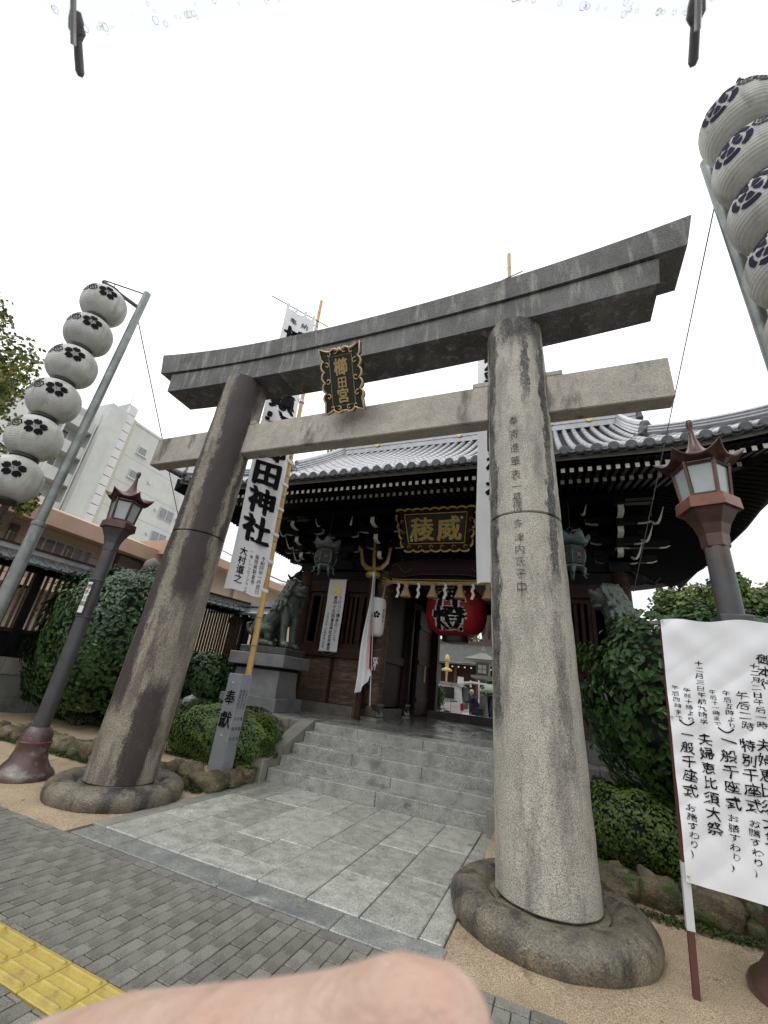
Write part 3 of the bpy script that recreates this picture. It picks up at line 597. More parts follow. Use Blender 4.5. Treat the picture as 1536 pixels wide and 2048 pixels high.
beam('top_lintel', -7.38, -4.37, 4.34, 5.02, kb, kt, 'beam', topov=.03, skew=.11); beam('top_lintel', -4.362, 1.79, 4.34, 5.02, kb, kt, 'beam', topov=.03, skew=.11)
for (a, b_) in ((-7.0, -5.5), (-4.86, -.68), (.05, 1.41)):
    mb = MB(); n = 14
    for i in range(n):
        xa, xb = a + (b_ - a) * i / n, a + (b_ - a) * (i + 1) / n
    MB().bbox(a, b_, 4.56, 4.80, 5.015, 5.595, .014).build('tie_beam', 'nuki', T)
for x, w_ in ((-.78, .12), (.12, .14), (-5.62, .12), (-4.80, .12)):
    MB().bbox(x - w_, x + w_, 4.57, 4.79, 5.60, 5.68, .01).build('wedge', 'nuki', T)
# engraved characters on the pillars, wrapped round the shaft
def pil_fn(bx_, by_, tx, ty, phi0):
    def fn(u, v):
        z = v; r = .425 - .05 * (z / 6.5) + .009; a = phi0 + u / r; return (bx_ + (tx - bx_) * z / 6.5 + r * math.cos(a), by_ + (ty - by_) * z / 6.5 + r * math.sin(a), z)
    return fn
mb = MB(); fn = pil_fn(-.17, 4.72, -.34, 4.68, math.radians(-97))
zz = [5.07, 4.77, 4.48, 4.22, 3.98, 3.76, 3.63 + .06, 3.46 - .04, 3.20, 2.99, 2.79, 2.60, 2.42, 2.24]
s = '奉寄進華表一基博多津内氏子中'
zz = [5.06, 4.80, 4.56, 4.33, 4.11, 3.92, 3.745, 3.52 + .085 - .05, 3.30, 3.09, 2.88, 2.68, 2.49, 2.27]
zz[7] = 3.44 + .19 - .02
zz = [4.774, 4.575, 4.385, 4.20, 4.02, 3.87, 3.73, 3.615, 3.415, 3.26, 3.124, 2.99, 2.86, 2.71]
for k, ch in enumerate(s): put(mb, ch, 0, zz[k], .118, (.14 if k < 8 else .112) if ch != '中' else .17, fn, off=-.012, jit=.05)
mb.build('inscription', 'engrave', T)
mb = MB(); fn = pil_fn(-5.38, 4.65, -5.14, 4.60, math.radians(-98))
for k, ch in enumerate('元三三乙月本三日一'): put(mb, ch, 0, 4.85 - k * .205, .14, .15, fn, off=-.008, jit=.07)
mb.build('inscription', 'engrave', T)
# ---------------------------------------------------------------- name plaque on the torii
def plaque_outline(w_, h_, amp):
    """lobed, spiky-cornered outline: right half from top centre to bottom centre, mirrored"""
    def lobes(p, q, n, a):
        o = []
        for i in range(n * 8):
            t = i / (n * 8); k = abs(math.sin(PI * n * t)) ** .7; x = p[0] + (q[0] - p[0]) * t; y = p[1] + (q[1] - p[1]) * t
            nx, ny = (q[1] - p[1]), -(q[0] - p[0]); l = math.hypot(nx, ny); o.append((x - nx / l * a * k, y - ny / l * a * k))
        return o
    r = [(0, h_ + amp * .7)] + lobes((amp * .0 + .02, h_ - amp * .1), (w_ * .62, h_ - amp * .4), 1, amp * .8) + [(w_ * .78, h_ + amp * .2), (w_ + amp * .9, h_ + amp * 1.1), (w_ + amp * .7, h_ * .80)]
    r += lobes((w_, h_ * .72), (w_, -h_ * .72), 4, amp * .8) + [(w_ + amp * .5, -h_ * .82), (w_ + amp * .7, -h_ - amp * .6), (w_ * .78, -h_ - amp * .1)] + lobes((w_ * .62, -h_ + amp * .4), (.02, -h_ + amp * .2), 1, amp * .8)
    return r + [(-x, y) for x, y in r[::-1] if abs(x) > .001]
pz = Vector((0, .54, -.95)).normalized(); pc = Vector((-2.78, 4.15, 5.795)); up = -pz; nrm_ = Vector((0, -.95, -.54)).normalized()
def pfn(u, v, w_=0): q = pc + Vector((1, 0, 0)) * u + up * v + nrm_ * w_; return (q.x, q.y, q.z)
Pq = thing('name_plaque', (-2.78, 4.34, 5.4), 'black lobed plaque with gilt scroll rim and gold characters hung on the torii', 'plaque')
ol = plaque_outline(.285, .44, .06)
mb = MB(); mb.prism(ol, lambda u, v, w_: pfn(u, v, -w_), .07); mb.fix = True; mb.build('board', 'blackboard', Pq)
mb = MB(); mb.tube([pfn(u, v, .012) for u, v in ol + ol[:1]], .015, 6)
for sx_ in (-1, 1):
    for (u, v, r_, dr) in ((.235, .25, .05, 1), (.235, .02, .05, -1), (.24, -.22, .05, 1), (.2, -.39, .045, -1), (.19, .40, .045, 1), (.07, .44, .04, -1), (.08, -.41, .04, 1)):
        mb.tube([pfn(sx_ * (u + r_ * (1 - t / 9) * math.cos(t * .75 + 1)), v + dr * r_ * (1 - t / 9) * math.sin(t * .75 + 1), .012) for t in range(8)], .009, 5)
mb.build('gilt_rim', 'goldpale', Pq, smooth='all')
mb = MB(); q = [(-.19, .365), (.19, .365), (.19, -.365), (-.19, -.365), (-.19, .365)]
for a, b_ in zip(q, q[1:]): mb.tube([pfn(a[0], a[1], .006), pfn(b_[0], b_[1], .006)], .004, 4)
mb.build('inner_line', 'gold', Pq)
mb = MB()
for ch, v, s_ in (('櫛', .20, .25), ('田', -.03, .17), ('宮', -.225, .22)): put(mb, ch, 0, v, s_ * .95, s_ * 1.05, lambda u, vv: pfn(u, vv, .009), off=.022, jit=.04)
mb.build('lettering', 'goldtext', Pq)
for x in (-.2, .2): MB().box(-2.78 + x - .02, -2.78 + x + .02, 4.1, 4.36, 6.02, 6.06).build('bracket', 'iron', Pq)
MB().box(-2.99, -2.57, 4.22, 4.372, 5.86, 6.25).build('backing_box', 'tilebase', Pq)
# ================================================================== gate building
G = thing('shrine_gate', (XC, 12.8, .83), 'dark timber shrine gate building with a wide curved tiled roof and white-tipped rafters', 'gate building')
ye, HW = 7.4, 7.15
def sweep(x, y):
    d = max(0, abs(x - XC) - 4.3) / 2.85; return .42 * d ** 2 * max(0, 1 - max(0, min(y, 25.6 - y) - ye) / 4.0)
def sweepc(x, y):
    dx = max(0, abs(x - XC) - 4.3) / 2.85; yy = min(y, 25.6 - y); ey = max(0, 1 - (yy - ye) / 3.2); return .42 * max(dx ** 2 * max(0, 1 - (yy - ye) / 4), 0)
def rz(y): t = min(y, 25.6 - y) - ye; return 6.13 + .62 * t + .026 * t * t
def rside(x): t = HW - abs(x - XC); return 6.13 + .62 * t + .026 * t * t
def roofz(x, y):
    t1 = min(y, 25.6 - y) - ye; t2 = HW - abs(x - XC)
    if abs(x - XC) < 5.4: t = t1
    else: t = min(t1, t2)
    return 6.13 + .62 * t + .026 * t * t + sweepc(x, y)
# pans (front, back, sides)
mb = MB()
xs = list(np.arange(-7.15, 7.151, .14))
def strip(x0, x1, ytop, n=12, back=False):
    for i in range(n):
        a, b_ = ye + (ytop - ye) * i / n, ye + (ytop - ye) * (i + 1) / n
        if back: a, b_ = 25.6 - a, 25.6 - b_
        mb.add([(XC + x0, a, roofz(XC + x0, a)), (XC + x1, a, roofz(XC + x1, a)), (XC + x1, b_, roofz(XC + x1, b_)), (XC + x0, b_, roofz(XC + x0, b_))], [(0, 1, 2, 3)])
for x0, x1 in zip(xs, xs[1:]):
    am = abs((x0 + x1) / 2); yt = 12.8 if am < 5.4 else ye + HW - am + .03; strip(x0, x1, yt, 14 if am < 5.4 else 4); strip(x0, x1, yt, 8 if am < 5.4 else 3, True)
for s_ in (-1, 1):
    ysd = np.arange(ye, 18.21, .2)
    for a, b_ in zip(ysd, ysd[1:]):
        for i in range(3):
            t0, t1 = 1.75 * i / 3, 1.75 * (i + 1) / 3; f = lambda t, y: (XC + s_ * (HW - min(t, min(y, 25.6 - y) - ye + .001)), y, 6.13 + .62 * t + .026 * t * t + .0)
            if min(a, 25.6 - b_) - ye > t0 - .2: mb.add([f(t0, a), f(t1, a), f(t1, b_), f(t0, b_)], [(0, 1, 2, 3)])
    mb.add([(XC + s_ * 5.3, 9.1, 7.3), (XC + s_ * 5.3, 16.5, 7.3), (XC + s_ * 5.3, 12.8, 10.3)], [(0, 1, 2)])
mb.build('roof', 'tilebase', G)
ROOF = bpy.data.objects['roof']
# cover tile rows (front slope) with pan ripple; one object per row, disc at eave end is its own part
capm = MB().lathe([(.001, -.02), (.085, -.02), (.098, -.012), (.098, .04)], (0, 0, 0), 14)
capm.lathe([(.075, -.026), (.078, -.02), (.06, -.02)], (0, 0, 0), 14)
c0 = capm.build('disc', 'tilecap', None, (0, 0, 0)); cme = c0.data; bpy.data.objects.remove(c0)
pitch = .2805; k0 = int(HW / pitch)
nrow = 0
for k in range(-k0, k0 + 1):
    x = XC + k * pitch; am = abs(k * pitch); yt = 12.7 if am < 5.35 else ye + HW - am
    if yt - ye < .25: continue
    n = max(3, int((yt - ye) / .32)); mb = MB()
    for i in range(n):
        y0, y1 = ye + (yt - ye) * i / n, ye + (yt - ye) * (i + 1) / n
        z0, z1 = roofz(x, y0) + .03, roofz(x, y1) + .03
        mb.tube([(x, y0, z0), (x, y1 + .01, z1)], [.078, .0765], 12, caps=(i == 0))
    mb.build('tile_row', 'tile', G, smooth=True); nrow += 1
    inst('tile_disc', cme, G, (x, ye - .02, roofz(x, ye) + .03), (-PI / 2 + .0, 0, 0), (1, 1, 1))
# side rows: hidden from the front except at the eave, still real
mb = MB()
for s_ in (-1, 1):
    for y in np.arange(ye + .3, 18.1, pitch):
        t = min(1.7, min(y, 25.6 - y) - ye)
        if t > .2: mb.tube([(XC + s_ * (HW - .02), y, 6.16 + sweepc(XC + s_ * HW, y)), (XC + s_ * (HW - t), y, 6.16 + .62 * t + .026 * t * t)], .088, 6)
mb.build('side_tile_rows', 'tile', G, kind='stuff')
# pan tile edges between discs, scalloped
mb = MB()
for k in range(-k0, k0):
    x = XC + (k + .5) * pitch
    pts = [(x + pitch * .36 * t, ye - .025, roofz(x, ye) + .015 - .05 * (1 - t * t)) for t in np.linspace(-1, 1, 7)]
    mb.tube(pts, .024, 5); mb.tube([(p[0], p[1] + .02, p[2] - .045) for p in pts], .02, 5)
mb.build('pan_tile_edges', 'tilecap', G, kind='stuff')
# eave boards
def edge(mb, y0, y1, z0, z1, hw, n=40):
    for i in range(n):
        a = XC - hw + 2 * hw * i / n; b_ = XC - hw + 2 * hw * (i + 1) / n; sa, sb_ = sweepc(a, ye), sweepc(b_, ye)
        vs_ = [(a, y0, z0 + sa), (b_, y0, z0 + sb_), (b_, y1, z0 + sb_ + .1), (a, y1, z0 + sa + .1), (a, y0, z1 + sa), (b_, y0, z1 + sb_), (b_, y1, z1 + sb_ + .1), (a, y1, z1 + sa + .1)]
        mb.add(vs_, [(0, 3, 2, 1), (4, 5, 6, 7), (0, 1, 5, 4), (2, 3, 7, 6)] + ([(3, 0, 4, 7)] if i == 0 else []) + ([(1, 2, 6, 5)] if i == n - 1 else []))
mb = MB(); edge(mb, 7.46, 7.62, 5.985, 6.08, HW - .05); mb.build('eave_board', 'greywood', G)
mb = MB()
for s_ in (-1, 1):
    for i in range(40):
        a = ye + .05 + 10.7 * i / 40; b_ = ye + .05 + 10.7 * (i + 1) / 40; x0 = XC + s_ * (HW - .06); x1 = XC + s_ * (HW - .22); sa, sb_ = sweepc(XC + s_ * HW, a), sweepc(XC + s_ * HW, b_)
        mb.add([(x0, a, 5.985 + sa), (x0, b_, 5.985 + sb_), (x1, b_, 5.99 + sb_), (x1, a, 5.99 + sa), (x0, a, 6.08 + sa), (x0, b_, 6.08 + sb_)], [(0, 1, 2, 3), (0, 4, 5, 1)])
mb.build('side_eave_board', 'greywood', G)
# soffit boards
mb = MB()
def sof(x, y): t = min(min(y, 25.6 - y) - ye, HW - abs(x - XC)); return 5.945 + .24 * t + sweepc(x, y) * .9 - .0
mb.grid(60, 44, lambda u, v: (XC + (u * 2 - 1) * (HW - .1), ye + .12 + 10.55 * v, sof(XC + (u * 2 - 1) * (HW - .1), ye + .12 + 10.55 * v)))
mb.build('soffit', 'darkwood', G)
# rafters, white-painted ends; front rows individual, corner ones shortened along the hip line
def rafter(x, y0, y1, z0, sl, w_, h_):
    f = lambda y: z0 + sl * (y - y0) + sweepc(x, y0) * .95
    v = [(x - w_, y0, f(y0) - h_), (x + w_, y0, f(y0) - h_), (x + w_, y1, f(y1) - h_), (x - w_, y1, f(y1) - h_), (x - w_, y0, f(y0) + h_), (x + w_, y0, f(y0) + h_), (x + w_, y1, f(y1) + h_), (x - w_, y1, f(y1) + h_)]
    m_ = MB()
    for i, q in enumerate([(0, 3, 2, 1), (4, 5, 6, 7), (0, 1, 5, 4), (1, 2, 6, 5), (2, 3, 7, 6), (3, 0, 4, 7)]): m_.add([v[k] for k in q], [(0, 1, 2, 3)], 1 if i == 2 else 0)
    return m_
rp = .1565; kk = int(6.72 / rp)
for k in range(-kk, kk + 1):
    x = XC + (k + .5) * rp; t = HW - abs(x - XC)
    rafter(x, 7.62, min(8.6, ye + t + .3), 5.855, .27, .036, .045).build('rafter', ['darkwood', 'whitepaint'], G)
    if t > 1.0: rafter(x, 8.27, min(11.0, ye + t), 5.94, .27, .036, .045).build('rafter', ['darkwood', 'whitepaint'], G)
mb = MB()
for s_ in (-1, 1):
    for y in np.arange(ye + .6, 18.0, rp):
        t = min(y, 25.6 - y) - ye; xo = XC + s_ * (HW - .22); xi = XC + s_ * (HW - min(t, 3.2)); z = 5.855 + sweepc(XC + s_ * HW, y)
        mb.tube([(xo, y, z), (xi, y, z + .27 * abs(xo - xi) - .1)], .042, 4)
mb.build('side_rafters', 'darkwood', G, kind='stuff')
mb = MB(); mb.box(XC - 6.2, XC + 6.2, 8.35, 8.5, 6.03, 6.09); mb.build('eave_batten', 'darkwood', G)
for s_ in (-1, 1):
    for q in (0, 1):
        yc = lambda t: ye + .15 + t if not q else 18.2 - .15 - t
        mb = MB(); mb.tube([(XC + s_ * (HW - .1), yc(0), 6.08 + .33), (XC + s_ * (HW - 1.0), yc(.9), 6.1), (XC + s_ * (HW - 3), yc(2.9), 6.35)], .11, 4); mb.build('hip_rafter', 'darkwood', G)
# ridges
mb = MB()
for i, (hw_, z0, z1) in enumerate(((.24, 10.15, 10.3), (.20, 10.3, 10.38), (.22, 10.385, 10.46), (.19, 10.465, 10.54), (.22, 10.545, 10.60))): mb.box(XC - 5.35, XC + 5.5, 12.8 - hw_, 12.8 + hw_, z0, z1)
mb.tube([(XC - 5.4, 12.8, 10.62), (XC + 5.55, 12.8, 10.62)], .12, 10); mb.build('main_ridge', 'tile', G)
for x in (-8.2, -6.2, -2.9, .2, 1.4):
    mb = MB(); mb.lathe([(.001, 0), (.085, 0), (.085, .03), (.001, .03)], (0, 0, 0), 16); o = mb.build('ridge_crest', 'gold', None, (0, 0, 0)); o.parent = G; o.rotation_euler = (PI / 2, 0, 0); o.location = (x - XC, 12.56 - 12.8, 10.42 - .83)
def onigawara(x, y, z, s_, face):
    o = sculpt([('e', (0, 0, 0), (.28, .07, .30)), ('e', (0, 0, .28), (.12, .07, .16)), ('c', [(-.2, 0, -.1), (-.36, 0, -.18), (-.38, 0, -.05)], [.09, .07, .04]), ('c', [(.2, 0, -.1), (.36, 0, -.18), (.38, 0, -.05)], [.09, .07, .04]), ('e', (0, -.06, .02), (.12, .08, .12))], .025, 'ridge_end_tile', 'tilecap', None, (0, 0, 0))
    o.parent = G; o.location = (x - XC, y - 12.8, z - .83); o.rotation_euler = (0, 0, face); o.scale = (s_, s_, s_)
for s_ in (-1, 1):
    onigawara(XC + s_ * 5.55, 12.8, 10.35, 1.25, s_ * PI / 2)
    xv = XC + s_ * 5.0; mb = MB()
    for j in range(3):
        pts = [(xv, y, roofz(xv, y) + .12 + j * .09) for y in np.linspace(9.6 + j * .12, 12.6, 14)]; mb.tube(pts, [.15 - .02 * j] * 14, 6, sq=.6)
    mb.tube([(xv, y, roofz(xv, y) + .40) for y in np.linspace(9.8, 12.6, 14)], .09, 8); mb.build('descending_ridge', 'tile', G, smooth=True)
    onigawara(xv, 9.55, roofz(xv, 9.5) + .25, .7, 0)
    # stepped verge tiles
    mb = MB()
    for y in np.arange(9.4, 12.7, .27): mb.tube([(XC + s_ * 5.1, y, roofz(XC + s_ * 5.1, y) + .05), (XC + s_ * 5.62, y, roofz(XC + s_ * 5.1, y) + .03)], .085, 8)
    mb.build('verge_tiles', 'tile', G)
    mb = MB()
    for j in range(3): mb.tube([(XC + s_ * (HW - t), ye + t, 6.25 + .62 * t + .026 * t * t + sweepc(XC + s_ * (HW - t), ye + t) + j * .085) for t in np.linspace(.12 + j * .15, 2.1, 10)], [.14 - .025 * j] * 10, 6, sq=.7)
    mb.build('hip_ridge', 'tile', G, smooth=True)
    onigawara(XC + s_ * (HW - .1), ye + .1, 6.72, .55, s_ * PI / 4)
    mb = MB(); mb.tube([(XC + s_ * (HW - .1), ye + .12, 6.62), (XC + s_ * (HW + .22), ye - .2, 6.74), (XC + s_ * (HW + .30), ye - .28, 6.80)], [.10, .09, .095], 12); mb.build('corner_tile', 'tilecap', G)
# columns and walls
zf = .83; colx = [XC - 4.2, XC - 1.65, XC + 1.65, XC + 4.2]; coly = [10.6, 12.8, 15.0]
for x in colx:
    for y in coly:
        r = .23 if abs(x - XC) < 2 else .21
        MB().lathe([(r, zf + .16), (r, 4.62), (r - .02, 4.66)], (x, y, 0), 20).build('column', 'wood2' if y < 11 and abs(x - XC) < 2 else 'wood', G, smooth=True)
        MB().lathe([(.34, zf - .02), (.34, zf + .03), (.29, zf + .06), (.29, zf + .08)], (x, y, 0), 4, tw=PI / 4).build('column_stone', 'cheek', G)
        b = MB(); b.lathe([(.32, zf + .085), (.335, zf + .10), (.27, zf + .22), (.335, zf + .36), (.325, zf + .375), (.24, zf + .375)], (x, y, 0), 4, tw=PI / 4); b.build('column_shoe', 'blackboard', G)
def bx(name, m_, *a): return MB().box(*a).build(name, m_, G)
for y in (10.6, 15.0):
    for (a, b_) in ((colx[0], colx[1]), (colx[2], colx[3])):
        a += .21; b_ -= .23
        bx('ground_beam', 'greywood', a, b_, y - .13, y + .13, zf + .0, zf + .24)
        bx('wall_panel', 'wood2', a, b_, y - .03, y + .03, zf + .24, 2.22)
        n = 4
        for i in range(n): bx('wall_plank', 'wood2', a, b_, y - .055 - .004 * (i % 2), y - .03, zf + .26 + i * .28, zf + .26 + i * .28 + .272)
        bx('sill_beam', 'wood', a, b_, y - .16, y + .14, 2.22, 2.47)
        bx('lintel_beam', 'wood', a, b_, y - .14, y + .12, 4.02, 4.335)
        for xx in (a + .02, a + .35, b_ - .42, b_ - .10): bx('window_stile', 'wood', xx, xx + .08, y - .06, y + .05, 2.47, 4.02)
        bx('window_rail', 'wood', a + .1, b_ - .1, y - .05, y + .04, 2.47, 2.60); bx('window_rail', 'wood', a + .1, b_ - .1, y - .05, y + .04, 3.9, 4.02)
        for i in range(9):
            xx = a + .45 + i * (b_ - a - .95) / 8; bx('lattice_bar', 'wood', xx, xx + .075, y - .035, y + .03, 2.6, 3.9)
    bx('tie_beam', 'darkwood', colx[0] - .4, colx[3] + .4, y - .11, y + .11, 4.34, 4.62)
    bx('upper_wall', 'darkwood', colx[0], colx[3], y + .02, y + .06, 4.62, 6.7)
# niche behind the lattice: notices on the back wall of the bay
for (x, z0, z1, m_) in ((colx[2] + .62, 2.65, 3.6, 'whitepaper'), (colx[2] + 1.02, 2.9, 3.55, 'whitepaper'), (colx[2] + 1.02, 2.6, 2.9, 'redcloth')):
    MB().box(x, x + .17, 11.2, 11.22, z0, z1).build('paper_notice', m_, G)
for (a, b_) in ((colx[0], colx[1]), (colx[2], colx[3])): bx('bay_back_wall', 'brownboard', a + .05, b_ - .05, 12.3, 12.36, zf, 4.68); bx('bay_floor', 'brownboard', a + .05, b_ - .05, 10.7, 12.3, 2.2, 2.24)
for s_ in (0, 3):
    x = colx[s_]
    for y0, y1 in ((10.8, 12.6), (13.0, 14.8)): bx('side_wall', 'wood', x - .05, x + .05, y0, y1, zf + .2, 4.72)
for x in (colx[1], colx[2]):
    for y0, y1 in ((10.83, 12.57), (13.03, 14.77)):
        bx('passage_wall', 'wood', x - .04, x + .04, y0, y1, zf + .3, 4.4); bx('passage_plinth', 'greywood', x - .14, x + .14, y0, y1, zf, zf + .26)
        bx('passage_rail', 'wood', x - .10, x + .10, y0, y1, 2.25, 2.47)
        for i in range(5): bx('passage_plank', 'wood', x - .07, x - .042 if x > XC else x + .07, y0 + i * .35, y0 + i * .35 + .34, zf + .28, 2.24) if False else None
bx('threshold', 'greywood', colx[1] + .23, colx[2] - .23, 14.88, 15.12, zf, zf + .24)
for s_ in (-1, 1):
    xj = XC + s_ * 1.28; bx('door_post', 'wood', xj - .14, xj + .14, 14.86, 15.14, zf + .24, 4.3)
    xd = XC + s_ * 1.42
    d = bx('door_leaf', 'wood', xd - .05, xd + .05, 13.3, 14.8, zf + .1, 4.1)
    for z in (1.3, 2.4, 3.5): MB().box(xd - s_ * .05 - .03, xd - s_ * .05 + .03, 13.35, 14.78, z, z + .12).build('door_rail', 'wood', d)
MB().box(XC - 1.43 + .06, XC - 1.43 + .075, 14.1, 14.25, 1.9, 2.5).build('paper_notice', 'goldtext', G)
MB().box(XC - 1.13, XC - .99, 14.84, 14.855, 1.95, 2.55).build('paper_notice', 'whitepaper', G)
bx('passage_ceiling', 'darkwood', colx[0], colx[3], 10.5, 15.1, 4.66, 4.7)
# curved beam over the passage (rainbow beam)
mb = MB(); mb.prism([(-1.45, 4.36), (-1.3, 4.42), (-.7, 4.50), (0, 4.53), (.7, 4.50), (1.3, 4.42), (1.45, 4.36), (1.45, 4.85), (0, 5.02), (-1.45, 4.85)], lambda u, v, w_: (XC + u, 10.38 + w_, v), .3); mb.fix = True; mb.build('rainbow_beam', 'brownboard', G)
mb = MB()
for s_ in (-1, 1): mb.tube([(XC + s_ * (1.42 - .6 * t), 10.365, 4.74 + .09 * math.sin(t * 7) - .1 * t) for t in np.linspace(0, 1, 14)], .008, 4)
mb.tube([(XC - 1.1, 10.372, 4.45), (XC - .6, 10.372, 4.53), (XC + .6, 10.372, 4.53), (XC + 1.1, 10.372, 4.45)], .006, 4); mb.build('carved_line', 'greywood', G)
# bracket complexes
def arm(mb, c, L_, w_, h_, ax, white=True):
    """boat-shaped bracket arm centred at c, along axis ax (0=x,1=y), white ends"""
    prof = [(-L_, h_ * .25), (-L_, h_), (L_, h_), (L_, h_ * .25), (L_ * .82, h_ * .05), (L_ * .6, 0), (-L_ * .6, 0), (-L_ * .82, h_ * .05)]
    f = (lambda u, v, t: (c[0] + u, c[1] - w_ + t, c[2] + v)) if ax == 0 else (lambda u, v, t: (c[0] - w_ + t, c[1] + u, c[2] + v))
    n = len(prof); vs_ = [f(u, v, 0) for u, v in prof] + [f(u, v, 2 * w_) for u, v in prof]
    mb.add(vs_, [tuple(range(n))[::-1], tuple(range(n, 2 * n)), (1, 2, n + 2, n + 1), (5, 6, n + 6, n + 5)], 0)
    mb.add(vs_, [(0, 1, n + 1, n), (2, 3, n + 3, n + 2), (3, 4, n + 4, n + 3), (4, 5, n + 5, n + 4), (7, 0, n, n + 7), (6, 7, n + 7, n + 6)], 1 if white else 0)
def nose(mb, c, s, mir=1, out=(0, -1)):
    """carved beam nose: curved upswept tapered hook, pale painted"""
    pts = [(c[0] + out[0] * s * t + mir * .0, c[1] + out[1] * s * t, c[2] + s * (.75 * t * t - .28 * math.sin(t * 4))) for t in np.linspace(0, 1, 7)]
    mb.tube(pts, [s * .16, s * .17, s * .15, s * .13, s * .10, s * .06, s * .02], 4, 1, sq=.6)
def bracket(x, y, sc=1.0, corner=0):
    b = MB(); b.box(x - .21, x + .21, y - .21, y + .21, 4.63, 4.86, 0)
    for t in range(3):
        zz_ = 4.88 + t * .36; yo = y - .36 * t
        arm(b, (x, yo, zz_), .46 + .10 * t, .06, .17, 0); arm(b, (x, y - .24 - .18 * t, zz_ + .0), .44 + .18 * t, .06, .18, 1)
        for dx in (-.40 - .1 * t, 0, .40 + .1 * t): b.box(x + dx - .09, x + dx + .09, yo - .09, yo + .09, zz_ + .18, zz_ + .31, 0)
        b.box(x - .08, x + .08, y - .68 - .36 * t - .1, y - .68 - .36 * t + .08, zz_ + .18, zz_ + .30, 0)
    for t in range(2):  # forward tail rafters (odaruki) sloping out, white tip faces
        z = 5.42 + t * .33; yo = y - 1.05 - t * .22; v = [(x - .06, yo, z - .12), (x + .06, yo, z - .12), (x + .06, y, z + .25), (x - .06, y, z + .25), (x - .06, yo, z + .06), (x + .06, yo, z + .06), (x + .06, y, z + .43), (x - .06, y, z + .43)]
        for i, q in enumerate([(0, 3, 2, 1), (4, 5, 6, 7), (0, 1, 5, 4), (1, 2, 6, 5), (2, 3, 7, 6), (3, 0, 4, 7)]): b.add([v[k] for k in q], [(0, 1, 2, 3)], 1 if i == 2 else 0)
    if corner:
        for t in range(3):
            p = .38 + .3 * t; nose(b, (x + corner * p * .7, y - p * .7, 4.95 + t * .34), .30, out=(corner * .7, -.7))
        for t in range(2): arm(b, (x + corner * (.3 + .3 * t), y, 4.9 + t * .36), .5, .06, .17, 0)
    b.build('bracket_set', ['darkwood', 'whitepaint'], G)
for x in colx: bracket(x, 10.6, corner=(-1 if x == colx[0] else 1 if x == colx[3] else 0))
for x in (XC - 2.95, XC, XC + 2.95):
    b = MB(); b.prism([(-.42, 4.66), (-.30, 4.70), (-.14, 4.98), (.14, 4.98), (.30, 4.70), (.42, 4.66)], lambda u, v, w_: (x + u, 10.5 + w_, v), .12, 0); b.fix = True; b.build('frog_leg_strut', 'darkwood', G)
    b = MB(); arm(b, (x, 10.42, 5.2), .42, .06, .17, 0); arm(b, (x, 10.1, 5.56), .48, .06, .17, 0); b.box(x - .1, x + .1, 10.3, 10.5, 5.0, 5.2, 0); x == XC or (nose(b, (x - .5, 9.5, 5.72), .2, out=(-.5, -.7)), nose(b, (x + .5, 9.5, 5.72), .2, out=(.5, -.7))); b.build('mid_bracket', ['darkwood', 'whitepaint'], G)
for x in colx[:1] + colx[3:]:
    s_ = -1 if x < XC else 1; o = sculpt([('e', (x + s_ * .35, 10.6, 4.5), (.22, .12, .15)), ('c', [(x + s_ * .45, 10.6, 4.5), (x + s_ * .68, 10.6, 4.42), (x + s_ * .8, 10.6, 4.55)], [.08, .055, .03]), ('c', [(x + s_ * .3, 10.5, 4.58), (x + s_ * .2, 10.42, 4.68)], [.06, .03])], .025, 'carved_beam_end', 'darkwood', G)
for yy, zz_ in ((9.88, 6.12), (9.5, 6.05)): bx('purlin', 'darkwood', XC - 4.9, XC + 4.9, yy - .08, yy + .08, zz_ - .03, zz_ + .12)
# fine panelling joints on the lower wall: battens
for (a, b_) in ((colx[0] + .21, colx[1] - .23), (colx[2] + .23, colx[3] - .21)):
    for xx in np.linspace(a + .02, b_ - .1, 3): bx('batten', 'wood', xx, xx + .08, 10.50, 10.54, zf + .24, 2.22)
# leaning timber prop beside the left column
mb = MB(); mb.box(colx[1] - .42, colx[1] - .31, 10.32, 10.42, zf, 2.25, jit=.004); mb.build('loose_post', 'wood2', None, (colx[1] - .36, 10.37, zf), label='worn timber post standing beside the column at the passage', cat='post')
# ---------------------------------------------------------------- big gilded name board
B2 = thing('hanging_name_board', (XC, 9.7, 5.0), 'large brown and gold name board under the gate eaves with two gold characters', 'name board')
bc = Vector((XC, 9.62, 5.55)); th = math.radians(20); bup = Vector((0, -math.sin(th), math.cos(th))); bn = Vector((0, -math.cos(th), -math.sin(th)))
def bfn(u, v, w_=0): q = bc + Vector((1, 0, 0)) * u + bup * v + bn * w_; return (q.x, q.y, q.z)
mb = MB(); mb.prism([(-1.0, .50), (1.0, .50), (.86, -.58), (-.86, -.58)], lambda u, v, w_: bfn(u, v, -w_), .06); mb.fix = True; mb.build('board', 'brownboard', B2)
mb = MB(); mb.prism([(-.80, .36), (.80, .36), (.72, -.34), (-.72, -.34)], lambda u, v, w_: bfn(u, v, .014 - w_), .013); mb.fix = True; mb.build('panel', 'blackboard', B2)
mb = MB(); q = [(-.84, .40), (.84, .40), (.745, -.38), (-.745, -.38), (-.84, .40)]
for a, b_ in zip(q, q[1:]): mb.tube([bfn(a[0], a[1], .02), bfn(b_[0], b_[1], .02)], .016, 4)
mb.build('inner_frame', 'gold', B2)
